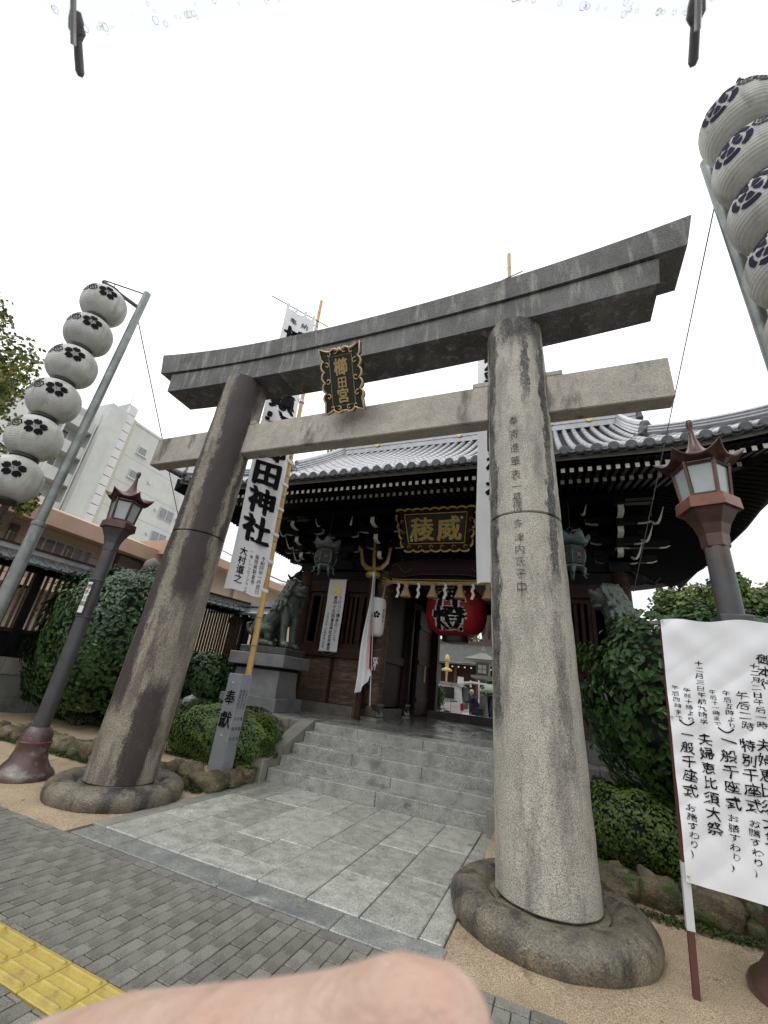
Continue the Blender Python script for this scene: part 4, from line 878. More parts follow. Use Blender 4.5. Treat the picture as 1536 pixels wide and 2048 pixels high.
def lobed(p, q, n, a, w_=.05, dpt=.10):
    pts = []
    for i in range(n * 6 + 1):
        t = i / (n * 6); k = abs(math.sin(PI * n * t)) ** .6 * a; x = p[0] + (q[0] - p[0]) * t; y = p[1] + (q[1] - p[1]) * t
        nx, ny = -(q[1] - p[1]), (q[0] - p[0]); l = math.hypot(nx, ny); pts.append((x + nx / l * k, y + ny / l * k))
    m_ = MB(); vs_ = []
    for (x, y) in pts: vs_ += [bfn(x, y, -.03), bfn(x, y, dpt - .03)]
    for (x, y) in pts: vs_ += [bfn(x * .97, y - .045 * (1 if y > 0 else -1), -.03), bfn(x * .97, y - .045 * (1 if y > 0 else -1), dpt - .03)]
    n2 = len(pts) * 2; fs = []
    for i in range(len(pts) - 1): a_ = 2 * i; fs += [(a_, a_ + 1, a_ + 3, a_ + 2), (n2 + a_, n2 + a_ + 2, n2 + a_ + 3, n2 + a_ + 1), (a_ + 1, n2 + a_ + 1, n2 + a_ + 3, a_ + 3), (a_, a_ + 2, n2 + a_ + 2, n2 + a_)]
    m_.add(vs_, fs); return m_
lobed((-1.08, .52), (1.08, .52), 9, .045).build('gilt_trim', 'gold', B2)
lobed((.88, -.57), (-.88, -.57), 7, .05).build('gilt_trim', 'gold', B2)
for s_ in (-1, 1): lobed((s_ * .90, -.50), (s_ * 1.06, .42), 4, .05 * -s_).build('gilt_trim', 'gold', B2)
mb = MB()
for (u, v) in [(-.75 + .3 * i, -.48) for i in range(6)] + [(-.93, .2), (-.9, -.1), (.93, .2), (.9, -.1)]:
    mb.tube([bfn(u + .06 * math.cos(t * .6) * (1 - t / 12), v + .06 * math.sin(t * .6) * (1 - t / 12), .01) for t in range(9)], .009, 4)
mb.build('gilt_scroll', 'gold', B2)
mb = MB(); put(mb, '稜', -.36, .0, .64, .66, lambda u, v: bfn(u, v, .03), off=.020, jit=.04); put(mb, '威', .36, .0, .64, .66, lambda u, v: bfn(u, v, .03), off=.020, jit=.04); mb.build('lettering', 'gold', B2)
mb = MB(); column(mb, '○○○○○'.replace('○', '・'), -.70, .24, .05, lambda u, v: bfn(u, v, .018)); [mb.add([bfn(u - .03, v - .035, .018), bfn(u + .03, v - .035, .018), bfn(u + .03, v + .035, .018), bfn(u - .03, v + .035, .018)], [(0, 1, 2, 3)]) for u, v in ((-.67, -.2), (-.66, -.29), (.7, .26))]; mb.build('seal_marks', 'whitepaint', B2)
# ---------------------------------------------------------------- straw rope with tassels and paper streamers
rope = thing('straw_rope', (XC, 10.2, 4.2), 'twisted sacred straw rope stretched across the gate passage', 'straw rope')
x0, x1 = XC - 1.25, XC + 1.25
for ph in range(3):
    mb = MB(); mb.tube([(x0 + (x1 - x0) * t, 10.17 + .028 * math.cos(t * 70 + ph * 2.09), 4.26 - .03 * (1 - (2 * t - 1) ** 2) + .028 * math.sin(t * 70 + ph * 2.09)) for t in np.linspace(0, 1, 200)], .030, 6); mb.build('strand', 'straw', rope, smooth='all')
for s_ in (-1, 1):
    mb = MB()
    for k in range(22): a = random.uniform(-.45, .45); l = random.uniform(.2, .38); mb.tube([(XC + s_ * 1.22, 10.17, 4.25), (XC + s_ * (1.22 + l), 10.17 + random.uniform(-.05, .05), 4.25 + a * l)], [.012, .003], 4)
    mb.build('frayed_end', 'straw', rope)
MB().tube([(x0 - .05, 10.2, 4.34), (x1 + .05, 10.2, 4.33)], .014, 6).build('support_bamboo', 'bamboo', rope)
tw = ['leftmost', 'second', 'third', 'rightmost']
for i, x in enumerate((-3.60 + .01, -2.87, -2.16, -1.75 + .28)):
    t = thing('straw_tassel', (x, 10.12, 4.2), '%s straw tassel hanging from the rope over the gate passage' % tw[i], 'straw tassel', 'straw tassels on the rope')
    mb = MB(); mb.lathe([(.03, 0), (.06, -.02), (.065, -.08), (.045, -.11), (.055, -.13), (.10, -.25), (.14, -.36), (.145, -.375), (.12, -.38)], (x, 10.1, 4.22), 20, disp=.012); mb.build('straw_bundle', 'straw', t, smooth='all')
    mb = MB(); mb.lathe([(.05, -.095), (.058, -.105), (.05, -.12)], (x, 10.1, 4.22), 14); mb.build('binding', 'straw', t)
for i, x in enumerate((-3.85 + .03, -3.26, -2.55, -1.85)):
    mb = MB(); z = 4.22; xx = x
    for k in range(4):
        d = .035 * (-1) ** k; mb.add([(xx - .03, 10.09, z), (xx + .035, 10.10, z - .01), (xx + .035 + d, 10.085, z - .12), (xx - .03 + d, 10.075, z - .11)], [(0, 1, 2, 3)]); z -= .095; xx += d * .6
    z = 4.22; v = [(p[0], p[1] + .004, p[2]) for p in mb.v]; mb.add(v, [(3 + 4 * k, 2 + 4 * k, 1 + 4 * k, 4 * k) for k in range(4)])
    mb.build('paper_streamer', 'whitepaper', None, (x, 10.09, 4.2), label='%s white zigzag paper streamer on the straw rope' % tw[i], cat='paper streamer', group='paper streamers on the rope')
# ---------------------------------------------------------------- red lantern
LX, LY, LZ, LR = -2.50, 11.3, 3.72, .83
def rl(z): t = (z - LZ) / .70; return LR * (max(0, 1 - abs(t) ** 2.6) ** .42) if abs(t) < 1 else .3
RL = thing('red_paper_lantern', (LX, LY, LZ), 'big round red paper lantern with black and white characters in the passage', 'paper lantern')
pr = []
for z in np.linspace(LZ - .66, LZ + .66, 67): k = int(round((z - LZ + .66) / .02)); pr.append((rl(z) - (.006 if k % 2 else 0), z))
MB().lathe(pr, (LX, LY, 0), 64).build('lantern_body', 'lanternred', RL, smooth='all')
for z0, z1 in ((LZ - .80, LZ - .62), (LZ + .62, LZ + .78)): MB().lathe([(.33, z0), (.35, z0 + .01), (.35, z1 - .01), (.33, z1)], (LX, LY, 0), 32).build('end_ring', 'black', RL, smooth=True)
MB().tube([(LX, LY, LZ + .78), (LX, LY, 4.66)], .02, 6).build('cord', 'black', RL)
def lfn(ph, rr=rl, c=(LX, LY), dz=LZ, e=.006):
    return lambda u, v: (c[0] + (rr(dz + v) + e) * math.cos(ph + u / LR), c[1] + (rr(dz + v) + e) * math.sin(ph + u / LR), dz + v)
mb = MB(); f = lfn(math.radians(-88), e=.009)
for ch, v in (('神', .30), ('燈', -.28)): put(mb, ch, -.05, v, .92, .62, f, off=.062, jit=.03)
mb.build('character_outline', 'whitepaint', RL)
mb = MB(); f = lfn(math.radians(-88), e=.016)
for ch, v in (('神', .30), ('燈', -.28)): put(mb, ch, -.05, v, .92, .62, f, off=.026, jit=.03)
mb.build('character', 'ink', RL)
# ---------------------------------------------------------------- bronze hanging lanterns
def bronze(x, y, z, lab, label_top=True):
    t = thing('hanging_bronze_lantern', (x, y, z), lab, 'hanging lantern', 'bronze lanterns under the eaves'); n = 6; tw_ = PI / 6
    MB().lathe([(.20, .0), (.26, .06), (.29, .2), (.27, .34), (.21, .42)], (x, y, z), n, tw=tw_).build('lantern_body', 'black', t)
    mb = MB()
    for k in range(6):
        a = tw_ + k * PI / 3
        mb.tube([(x + r * math.cos(a), y + r * math.sin(a), z + zz_) for r, zz_ in ((.205, 0), (.265, .06), (.297, .2), (.277, .34), (.215, .42))], .018, 5)
    for r, zz_ in ((.215, 0), (.22, .42)): mb.tube([(x + r * math.cos(tw_ + k * PI / 3), y + r * math.sin(tw_ + k * PI / 3), z + zz_) for k in range(7)], .018, 5)
    mb.build('frame', 'verdigris', t)
    mb = MB(); cr = MB()
    for k in range(6):
        a = tw_ + (k + .5) * PI / 3; rr = lambda v: (.20 + .26 * v * 1.15 - 0.9 * v * v * .62 + .0) * math.cos(PI / 6) + .035
        for i in range(5):
            for j in range(7):
                u = -.10 + .05 * i; v = .05 + .052 * j; r = .262 - 1.2 * (v - .21) ** 2; px, py = x + r * math.cos(a) - u * math.sin(a), y + r * math.sin(a) + u * math.cos(a)
                if abs(i - 2) + abs(j - 3) > 1:
                    mb.tube([(px + .018 * -math.sin(a) * math.cos(q), py + .018 * math.cos(a) * math.cos(q), z + v + .018 * math.sin(q)) for q in np.linspace(0, 2 * PI, 7)], .0045, 3, caps=False)
        r = .268; cxx, cyy = x + r * math.cos(a), y + r * math.sin(a); pts = [(cxx, cyy, z + .21)] + [(cxx - (.055 if q % 2 else .045) * math.sin(a) * math.cos(q * PI / 8), cyy + (.055 if q % 2 else .045) * math.cos(a) * math.cos(q * PI / 8), z + .21 + (.055 if q % 2 else .045) * math.sin(q * PI / 8)) for q in range(16)]
        cr.add(pts, [(0, 1 + q, 1 + (q + 1) % 16) for q in range(16)])
    mb.build('openwork', 'verdigris', t); cr.build('crest', 'copper2', t)
    mb = MB(); vs_ = []; n = 48
    prof = [(.12, .46, 0), (.24, .47, 0), (.33, .52, .05), (.36, .62, .10), (.34, .68, .12)]
    for (r, zz_, a_) in prof:
        for k in range(n): a = 2 * PI * k / n; rr = r * (1 + a_ * math.cos(a * 6)); vs_.append((x + rr * math.cos(a), y + rr * math.sin(a), z + zz_ + a_ * .5 * math.cos(6 * a)))
    mb.add(vs_, [(j * n + k, j * n + (k + 1) % n, (j + 1) * n + (k + 1) % n, (j + 1) * n + k) for j in range(4) for k in range(n)]); mb.lathe([(.13, .44), (.15, .5), (.08, .62), (.05, .70), (.07, .74), (.001, .8)], (x, y, z), 16); mb.build('petal_crown', 'verdigris', t, smooth='all')
    for k in range(6):
        a = tw_ + k * PI / 3; mb = MB(); mb.tube([(x + r * math.cos(a), y + r * math.sin(a), z + zz_) for r, zz_ in ((.20, -.02), (.27, -.08), (.25, -.15), (.29, -.21), (.32, -.20))], [.05, .05, .035, .028, .015], 6, sq=.6); mb.build('foot', 'verdigris', t, smooth='all')
    mb = MB(); mb.lathe([(.24, -.03), (.24, 0), (.18, -.05)], (x, y, z), 6, tw=tw_); mb.build('base', 'verdigris', t)
    mb = MB(); mb.tube([(x + .06 * math.cos(q), y, z + .85 + .06 * math.sin(q)) for q in np.linspace(0, 2 * PI, 13)], .01, 5); mb.tube([(x, y, z + .9), (x, y, 6.0)], .008, 5); mb.build('hanging_ring', 'iron', t)
bronze(-5.70, 9.3, 4.45, 'verdigris bronze lantern hanging left of the trident under the eaves'); bronze(.42, 9.3, 4.42, 'verdigris bronze lantern hanging right of the right stone pillar')
# ---------------------------------------------------------------- trident standard
TR = thing('gilt_trident_standard', (-4.62, 10.2, .83), 'tall golden three-pronged trident standard on a dark red shaft', 'trident standard')
def blade(pts, wd, d=.05):
    m_ = MB(); vs_ = []
    for i, (x, z) in enumerate(pts):
        a = pts[max(i - 1, 0)]; b_ = pts[min(i + 1, len(pts) - 1)]; dx, dz = b_[0] - a[0], b_[1] - a[1]; l = math.hypot(dx, dz); nx, nz = -dz / l, dx / l; w_ = wd[i]
        vs_ += [(x + nx * w_, 10.2, z + nz * w_), (x, 10.2 - d * (w_ > .01), z), (x - nx * w_, 10.2, z - nz * w_), (x, 10.2 + d * (w_ > .01), z)]
    m_.add(vs_, [(i * 4 + k, i * 4 + (k + 1) % 4, i * 4 + 4 + (k + 1) % 4, i * 4 + 4 + k) for i in range(len(pts) - 1) for k in range(4)]); m_.fix = True; return m_
blade([(-4.63, 4.55), (-4.66, 4.9), (-4.69, 5.35), (-4.70, 5.50), (-4.715, 5.68)], [.05, .05, .055, .05, .004]).build('centre_prong', 'gold', TR)
for s_ in (-1, 1): blade([(-4.63, 4.62), (-4.63 + s_ * .22, 4.66), (-4.63 + s_ * .37, 4.80), (-4.64 + s_ * .42, 5.0), (-4.65 + s_ * .45, 5.2), (-4.66 + s_ * .53, 5.34)], [.05, .07, .06, .05, .05, .004]).build('side_prong', 'gold', TR)
MB().lathe([(.10, -.10), (.19, -.07), (.215, 0), (.19, .07), (.10, .10)], (-4.63, 10.2, 4.45), 24).build('collar', 'gold', TR, smooth='all')
MB().tube([(-4.63, 10.2, 4.36), (-4.60, 10.2, .83)], .085, 12).build('shaft', 'wood', TR, smooth=True)
# white cylinder lantern on the column
cl = thing('white_cylinder_lantern', (-4.46, 10.2, 2.8), 'tall white cylindrical paper lantern with black crests hung at the column', 'paper lantern')
cx_, cy_ = -4.36, 10.14
cr_ = lambda z: .225 * (1 - (abs((z - 3.3) / .52)) ** 8 * .45)
MB().lathe([(.12, 2.80)] + [(cr_(z) - (.003 if i % 2 else 0), z) for i, z in enumerate(np.linspace(2.82, 3.78, 60))] + [(.12, 3.80)], (cx_, cy_, 0), 32).build('lantern_body', 'whitepaper', cl, smooth='all')
MB().tube([(cx_ + .12, cy_, 3.8), (cx_ + .12, cy_ + .1, 4.15)], .02, 5).build('hanger', 'goldtext', cl)
# ================================================================== crests
def petal_poly(a, r0, r1, wd, notch=.0, n=7):
    o = []
    for i in range(n + 1): t = i / n; r = r0 + (r1 - r0) * t; o.append((r, wd * math.sin(PI * (.12 + .80 * t)) ** .8 * (r1)))
    top = [(r, w_) for r, w_ in o] + ([(r1 - notch * r1, 0)] if notch else []); bot = [(r, -w_) for r, w_ in o[::-1]]
    return [(r * math.cos(a) - w_ * math.sin(a), r * math.sin(a) + w_ * math.cos(a)) for r, w_ in top + bot]
def flower(mb, fn, cx_, cy_, R, mi=0):
    for k in range(5): p = petal_poly(PI / 2 + k * 2 * PI / 5, R * .30, R, .36, .16); mb.add([fn(cx_ + x, cy_ + y) for x, y in p], [tuple(range(len(p)))], mi)
    for k in range(20):
        a = k * 2 * PI / 20; a0, a1 = a - .05, a + .05; mb.add([fn(cx_ + r * math.cos(q), cy_ + r * math.sin(q)) for r, q in ((R * .14, a0), (R * .27, a0), (R * .27, a1), (R * .14, a1))], [(0, 1, 2, 3)], mi)
    mb.add([fn(cx_ + R * .07 * math.cos(k), cy_ + R * .07 * math.sin(k)) for k in np.linspace(0, 2 * PI, 9)[:-1]], [tuple(range(8))], mi)
def hexring(mb, fn, cx_, cy_, R, t=.24, mi=0, inner=True):
    for k in range(6):
        a, b_ = k * PI / 3, (k + 1) * PI / 3; mb.add([fn(cx_ + r * math.cos(q), cy_ + r * math.sin(q)) for r, q in ((R, a), (R, b_), (R * (1 - t), b_), (R * (1 - t), a))], [(0, 1, 2, 3)], mi)
        if inner: mb.add([fn(cx_ + r * math.cos(q), cy_ + r * math.sin(q)) for r, q in ((R * .5, a + .12), (R * .5, b_ - .12), (R * .15, b_ - .3), (R * .15, a + .3))], [(0, 1, 2, 3)], mi)
def mokko(mb, fn, cx_, cy_, R, n=4, mi=0):
    for k in range(n):
        a0 = PI / 4 + k * 2 * PI / n
        for (r0, r1) in ((.76, 1.0), (.16, .60)):
            pts = []; m_ = 8
            for i in range(m_ + 1): q = a0 - PI / n + .11 / r1 + (2 * PI / n - .22 / r1) * i / m_; lob = 1 + (.09 * math.cos((q - a0) * n / 2 * 1.0) if r1 == 1 else 0); pts.append((R * r1 * lob * math.cos(q), R * r1 * lob * math.sin(q)))
            for i in range(m_, -1, -1): q = a0 - PI / n + .11 / r0 ** .5 + (2 * PI / n - .22 / r0 ** .5) * i / m_; pts.append((R * r0 * math.cos(q), R * r0 * math.sin(q)))
            for i in range(m_): quad = [pts[i], pts[i + 1], pts[2 * m_ - i], pts[2 * m_ + 1 - i]]; mb.add([fn(cx_ + x, cy_ + y) for x, y in quad], [(0, 1, 2, 3)], mi)
# crests on the cylinder lantern
mb = MB(); cfn = lambda ph: (lambda u, v: (cx_ + (cr_(3.3 + v) + .004) * math.cos(ph + u / .225), cy_ + (cr_(3.3 + v) + .004) * math.sin(ph + u / .225), 3.3 + v))
f = cfn(math.radians(-90 + 22)); flower(mb, f, 0, .03, .095); f = cfn(math.radians(-90 - 38)); hexring(mb, f, 0, .10, .075); hexring(mb, f, -.065, -.01, .075); hexring(mb, f, .065, -.01, .075)
f = cfn(math.radians(-90 + 72)); column(mb, '櫛田神社', 0, .16, .085, f); mb.build('crests', 'ink', cl)
# ================================================================== festival lantern stacks
def lr(z, R=.365, h=.378): t = z / h; return R * max(0, 1 - abs(t) ** 2.5) ** .55
def festival_lantern():
    prf = [(.135, -.372)]
    N_ = 60
    for i in range(N_ + 1):
        z = -.355 + .71 * i / N_; prf.append((max(lr(z), .13) + (.0, .006, .004)[i % 3] - .002, z))
    prf.append((.135, .372)); return MB().lathe(prf, (0, 0, 0), 48)
lb = festival_lantern().build('lb', 'paper', None, (0, 0, 0), smooth='all'); LBME = lb.data; bpy.data.objects.remove(lb)
mb = MB(); z0, z1 = -.02, .02; mb.lathe([(.125, z0), (.185, z0), (.19, z0 + .01), (.19, z1 - .01), (.185, z1), (.125, z1)], (0, 0, 0), 28)
rb = mb.build('rb', 'black', None, (0, 0, 0)); RGME = rb.data; bpy.data.objects.remove(rb)
lfn2 = lambda ph: (lambda u, v: ((lr(v) + .010) * math.cos(ph + u / .33), (lr(v) + .010) * math.sin(ph + u / .33), v))
mb = MB(); flower(mb, lfn2(0), 0, .06, .145)
hexring(mb, lfn2(0), -.225, .06, .075); hexring(mb, lfn2(0), -.29, .17, .07); hexring(mb, lfn2(0), -.35, .05, .075)
o = mb.build('x', 'ink', None, (0, 0, 0)); CRL = o.data; bpy.data.objects.remove(o)
mb = MB(); mokko(mb, lfn2(0), 0, .05, .155, 5); hexring(mb, lfn2(0), .235, .11, .075); hexring(mb, lfn2(0), .355, .07, .075); hexring(mb, lfn2(0), .28, .18, .06)
o = mb.build('x', 'inkblue', None, (0, 0, 0)); CRR = o.data; bpy.data.objects.remove(o)
ordn = ['topmost', 'second from top', 'third from top', 'fourth from top', 'fifth from top', 'lowest']
def stack(px, py, lx, ly, z0, n, ph, crest, side, ztop, lean, azo=0):
    P_ = thing('lantern_pole', (px, py, 0), 'tall grey steel pole at the %s carrying a column of paper lanterns' % side, 'lantern pole')
    MB().lathe([(.085, -.05), (.085, 3.35), (.07, 3.36), (.066, ztop)], (px, py, 0), 20).build('pole', 'steel', P_, smooth=True)
    MB().lathe([(.09, 3.30), (.095, 3.31), (.095, 3.36), (.09, 3.37)], (px, py, 0), 20).build('clamp', 'steel', P_)
    d = Vector((lx - px, ly - py, 0)); e_ = Vector((px, py, 0)) + d * 1.35
    MB().tube([(px, py, ztop - (.42 if side == 'left' else .1)), (e_.x, e_.y, z0 + .56)], .038, 6).build('arm', 'iron', P_)
    MB().tube([(px, py, ztop - .03), (e_.x, e_.y, z0 + .60)], .014, 6).build('stay', 'iron', P_)
    MB().tube([(lx, ly, z0 + .60), (lx, ly, z0 - .74 * n + .3)], .008, 5).build('hanging_wire', 'iron', P_)
    for k in range(n):
        z = z0 - .745 * k
        t = thing('festival_lantern', (lx, ly, z), '%s white paper lantern in the column hanging at the %s' % (ordn[k], side), 'paper lantern', 'paper lanterns in the %s column' % side)
        for nm, me in (('lantern_body', LBME), ('end_ring', RGME), ('end_ring', RGME), ('crest', crest)):
            o = bpy.data.objects.new(nm, me); COL.objects.link(o); o.parent = t; o.rotation_euler = (0, 0, ph + (math.radians(random.uniform(-3, 3)) if nm == 'crest' else k))
            if nm == 'end_ring': rk = 1 - 2 * len([q for q in t.children if q.name.startswith('end_ring')]) + 2; o.location = (0, 0, .365 * rk)
stack(-7.2, 3.4, -7.63, 3.03, 7.68, 6, math.atan2(-3.03, 7.63) - .12, CRL, 'left', 8.3, 0)
stack(2.01, 3.92, 2.17, 3.48, 7.70, 6, math.atan2(-3.5, -2.20) - .30, CRR, 'right', 7.95, 0)
# guy wires
MB().tube([(-7.2, 3.4, 7.7), (-8.6, 5.6, 5.4 + .75), (-10.1, 8.0, 5.56), (-11.5, 10.2, 4.2)][0:1] + [(-10.0, 7.87, 5.55)], .011, 5).build('guy_wire', 'cable', None, (-7.2, 3.4, 7.7), label='thin steel wire running down from the left lantern pole behind the gate arch', cat='wire')
MB().tube([(1.99, 3.92, 7.25), (1.66, 10.35, 4.16)], .008, 5).build('guy_wire', 'cable', None, (1.73, 3.4, 6.5), label='thin wire running down from the right lantern pole to the gate building', cat='wire')
# ================================================================== iron street lamps
def lamp(x, y, lab, big=False):
    t = thing('street_lamp', (x, y, 0), lab, 'street lamp', 'copper roofed lamps flanking the arch'); n = 6; tw_ = PI / 6 + .25
    MB().lathe([(.36, -.03), (.365, .03), (.34, .07), (.28, .12), (.225, .20), (.20, .30), (.195, .38), (.205, .40), (.205, .42), (.19, .43), (.185, .50), (.16, .56), (.115, .60)], (x, y, 0), 36).build('bell_base', 'bell', t, smooth=True)
    MB().lathe([(.105, .58), (.10, 2.2), (.098, 3.28)], (x, y, 0), 24).build('post', 'iron', t, smooth=True)
    MB().lathe([(.10, 3.20), (.115, 3.22), (.12, 3.34), (.15, 3.44), (.205, 3.54), (.235, 3.60)], (x, y, 0), n, tw=tw_).build('flared_neck', 'iron' if not big else 'copper', t)
    MB().lathe([(.235, 3.585), (.27, 3.585), (.262, 3.70), (.25, 3.715), (.20, 3.72)], (x, y, 0), n, tw=tw_).build('tray', 'copper2' if big else 'copper', t)
    rb_, rt_, z0, z1 = .20, .235, 3.72, 4.10
    mb = MB()
    for k in range(6):
        a, b_ = tw_ + k * PI / 3, tw_ + (k + 1) * PI / 3
        mb.tube([(x + rb_ * math.cos(a), y + rb_ * math.sin(a), z0), (x + rt_ * math.cos(a), y + rt_ * math.sin(a), z1)], .020, 5)
        for r, z in ((rb_, z0 + .012), (rt_, z1 - .03)): mb.tube([(x + r * math.cos(a), y + r * math.sin(a), z), (x + r * math.cos(b_), y + r * math.sin(b_), z)], .017, 5)
    mb.build('lantern_frame', 'copper', t)
    for k in range(6):
        a, b_ = tw_ + k * PI / 3, tw_ + (k + 1) * PI / 3; i0, i1 = .97, .97
        MB().add([(x + rb_ * i0 * math.cos(a), y + rb_ * i0 * math.sin(a), z0), (x + rb_ * i0 * math.cos(b_), y + rb_ * i0 * math.sin(b_), z0), (x + rt_ * i1 * math.cos(b_), y + rt_ * i1 * math.sin(b_), z1), (x + rt_ * i1 * math.cos(a), y + rt_ * i1 * math.sin(a), z1)], [(0, 1, 2, 3)]).build('glass_pane', 'frost', t)
    # swept six-cornered roof with upturned tips
    mb = MB(); nn = 72; rings = []
    for j, (r, z, up_) in enumerate(((.02, 4.56, 0), (.035, 4.46, 0), (.06, 4.36, 0), (.12, 4.26, .02), (.20, 4.20, .22), (.29, 4.165, .55), (.36, 4.135, 1.0), (.352, 4.115, 1.0), (.28, 4.13, .5), (.22, 4.10, .0))):
        row = []
        for k in range(nn):
            a = tw_ + 2 * PI * k / nn; q = ((k / nn * 6) % 1); c = abs(q - .5) * 2; sharp = c ** 3.2
            hexr = math.cos(PI / 6) / math.cos((q - .5) * PI / 3); rr = r * (hexr if r > .1 else 1) * (1 + .10 * sharp * up_) * (1 - .05 * up_ * (1 - c)); row.append((x + rr * math.cos(a), y + rr * math.sin(a), z + .105 * sharp * up_))
        rings.append(row)
    vs_ = [p for r in rings for p in r]; mb.add(vs_, [(j * nn + k, j * nn + (k + 1) % nn, (j + 1) * nn + (k + 1) % nn, (j + 1) * nn + k) for j in range(len(rings) - 1) for k in range(nn)]); mb.build('roof', 'copper', t, smooth='all')
    MB().lathe([(.022, 4.50), (.026, 4.54), (.018, 4.58), (.03, 4.62), (.036, 4.66), (.03, 4.70), (.001, 4.705)], (x, y, 0), 12).build('finial', 'copper', t, smooth='all')
    return t
lt = lamp(-6.82, 4.33, 'dark iron lamp post with upturned copper roof standing left of the stone arch')
rt = lamp(1.49, 4.63, 'iron lamp post with orange copper tray behind the notice sheet on the right', True)
a0 = math.atan2(-4.33, 6.82) - .75
mb = MB(); f = lambda u, v, w_=.118: (-6.82 + w_ * math.cos(a0 + u / .1), 4.33 + w_ * math.sin(a0 + u / .1), 2.42 + v)
mb.grid(6, 1, lambda u, v: f(-.06 + .12 * u, -.27 + .54 * v)); mb.build('name_plate', 'black', lt)
mb = MB(); mb.grid(4, 1, lambda u, v: f(-.035 + .07 * u, -.24 + .48 * v, .121)); mb.build('plate_face', 'whitepaper', lt)
mb = MB(); column(mb, '博多川端', 0, .17, .085, lambda u, v: f(u, v, .124)); mb.build('plate_text', 'ink', lt)
mb = MB(); mb.lathe([(.108, 2.12), (.114, 2.13), (.108, 2.14)], (-6.82, 4.33, 0), 20); mb.lathe([(.108, 2.70), (.114, 2.71), (.108, 2.72)], (-6.82, 4.33, 0), 20); mb.build('strap', 'iron', lt)
mb = MB(); mb.bbox(1.37, 1.61, 4.49, 4.77, 2.3, 2.56, .01); mb.bbox(1.40, 1.58, 4.475, 4.49, 2.36, 2.50, .004); mb.build('junction_box', 'iron', rt)
# ================================================================== tall prayer banners on bamboo
def bamboo(x, y, z0, x1, y1, z1, r, t):
    n = int((z1 - z0) / .48); d = [(x + (x1 - x) * k / n, y + (y1 - y) * k / n, z0 + (z1 - z0) * k / n) for k in range(n + 1)]
    for k in range(n):
        rr = r * (1 - .25 * k / n); MB().tube([d[k], [d[k][i] + (d[k + 1][i] - d[k][i]) * .5 for i in range(3)], d[k + 1]], [rr, rr * .95, rr * .98], 14).build('bamboo_segment', 'bamboo', t, smooth=True)
        MB().tube([(d[k][0], d[k][1], d[k][2] - .008), (d[k][0], d[k][1], d[k][2] + .008)], rr * 1.07, 14).build('bamboo_node', 'bamboonode', t)
def banner(pb, pt, a, b_, ztop, zbot, bar, lab, text):
    """pb/pt pole bottom/top, a: far edge (x,y), b_: edge at pole (x,y) at top; bottom edges a2,b2"""
    t = thing('prayer_banner', pb, lab, 'banner', 'tall donation banners on bamboo poles'); bamboo(*pb, *pt, .056, t)
    MB().tube([bar[0], bar[1]], .013, 6).build('cross_bar', 'iron', t)
    (ax, ay, ax2, ay2), (bx_, by_, bx2, by2) = a, b_
    L_ = ztop - zbot
    def cf(u, v, e=0):  # u 0..1 across (0 far edge,1 pole side), v 0 bottom..1 top
        x0, y0 = ax2 + (ax - ax2) * v, ay2 + (ay - ay2) * v; x1, y1 = bx2 + (bx_ - bx2) * v, by2 + (by_ - by2) * v
        dx, dy = x1 - x0, y1 - y0; l = math.hypot(dx, dy); nx, ny = dy / l, -dx / l
        fold = .035 * math.sin(u * 5 + v * 9) * (1 - .4 * v) + .018 * math.sin(u * 14 + v * 5) + .03 * math.sin(v * 14 + u)
        return (x0 + dx * u + nx * (fold + e), y0 + dy * u + ny * (fold + e), zbot + L_ * v + .02 * math.sin(u * 6) * (1 - v))
    mb = MB(); mb.grid(28, 120, cf); o = mb.build('cloth', 'cloth', t, smooth='all')
    w_ = math.hypot(bx_ - ax, by_ - ay); mb = MB(); f = lambda u, v: cf(.5 + u / w_, (v - zbot) / L_, .008)
    for s_, x, z, size, off in text: column(mb, s_, x, z, size, f, off=off, jit=.05, pitch=1.03)
    mb.build('lettering', 'ink', t)
    for k in range(13):
        v = .02 + .96 * k / 12; p = cf(1, v); z = p[2]; s_ = (z - pb[2]) / (pt[2] - pb[2]); q = (pb[0] + (pt[0] - pb[0]) * s_, pb[1] + (pt[1] - pb[1]) * s_)
        dx, dy = q[0] - p[0], q[1] - p[1]; l = math.hypot(dx, dy) + 1e-6; dx /= l; dy /= l
        pts = [(p[0] - .04 * dx, p[1] - .04 * dy, z)] + [(q[0] + .068 * math.cos(a_), q[1] + .068 * math.sin(a_), z - .02) for a_ in np.linspace(math.atan2(-dy, -dx) + 1.2, math.atan2(-dy, -dx) - 1.2 + 2 * PI, 7)] + [(p[0] - .04 * dx, p[1] - .04 * dy, z)]
        m_ = MB(); vs_ = []
        for pp in pts: vs_ += [(pp[0], pp[1], pp[2] - .03), (pp[0], pp[1], pp[2] + .03)]
        m_.add(vs_, [(2 * i, 2 * i + 2, 2 * i + 3, 2 * i + 1) for i in range(len(pts) - 1)]); m_.build('loop', 'cloth', t)
    for k in range(4):
        p = cf(.04 + .3 * k, 1); br = np.array(bar[0]) + (np.array(bar[1]) - np.array(bar[0])) * 0; zb = bar[0][2]
        MB().add([(p[0] - .03, p[1] - .02, p[2]), (p[0] + .03, p[1] + .02, p[2]), (p[0] + .03, p[1] + .02, zb + .015), (p[0] - .03, p[1] - .02, zb + .015)], [(0, 1, 2, 3)]).build('top_loop', 'cloth', t)
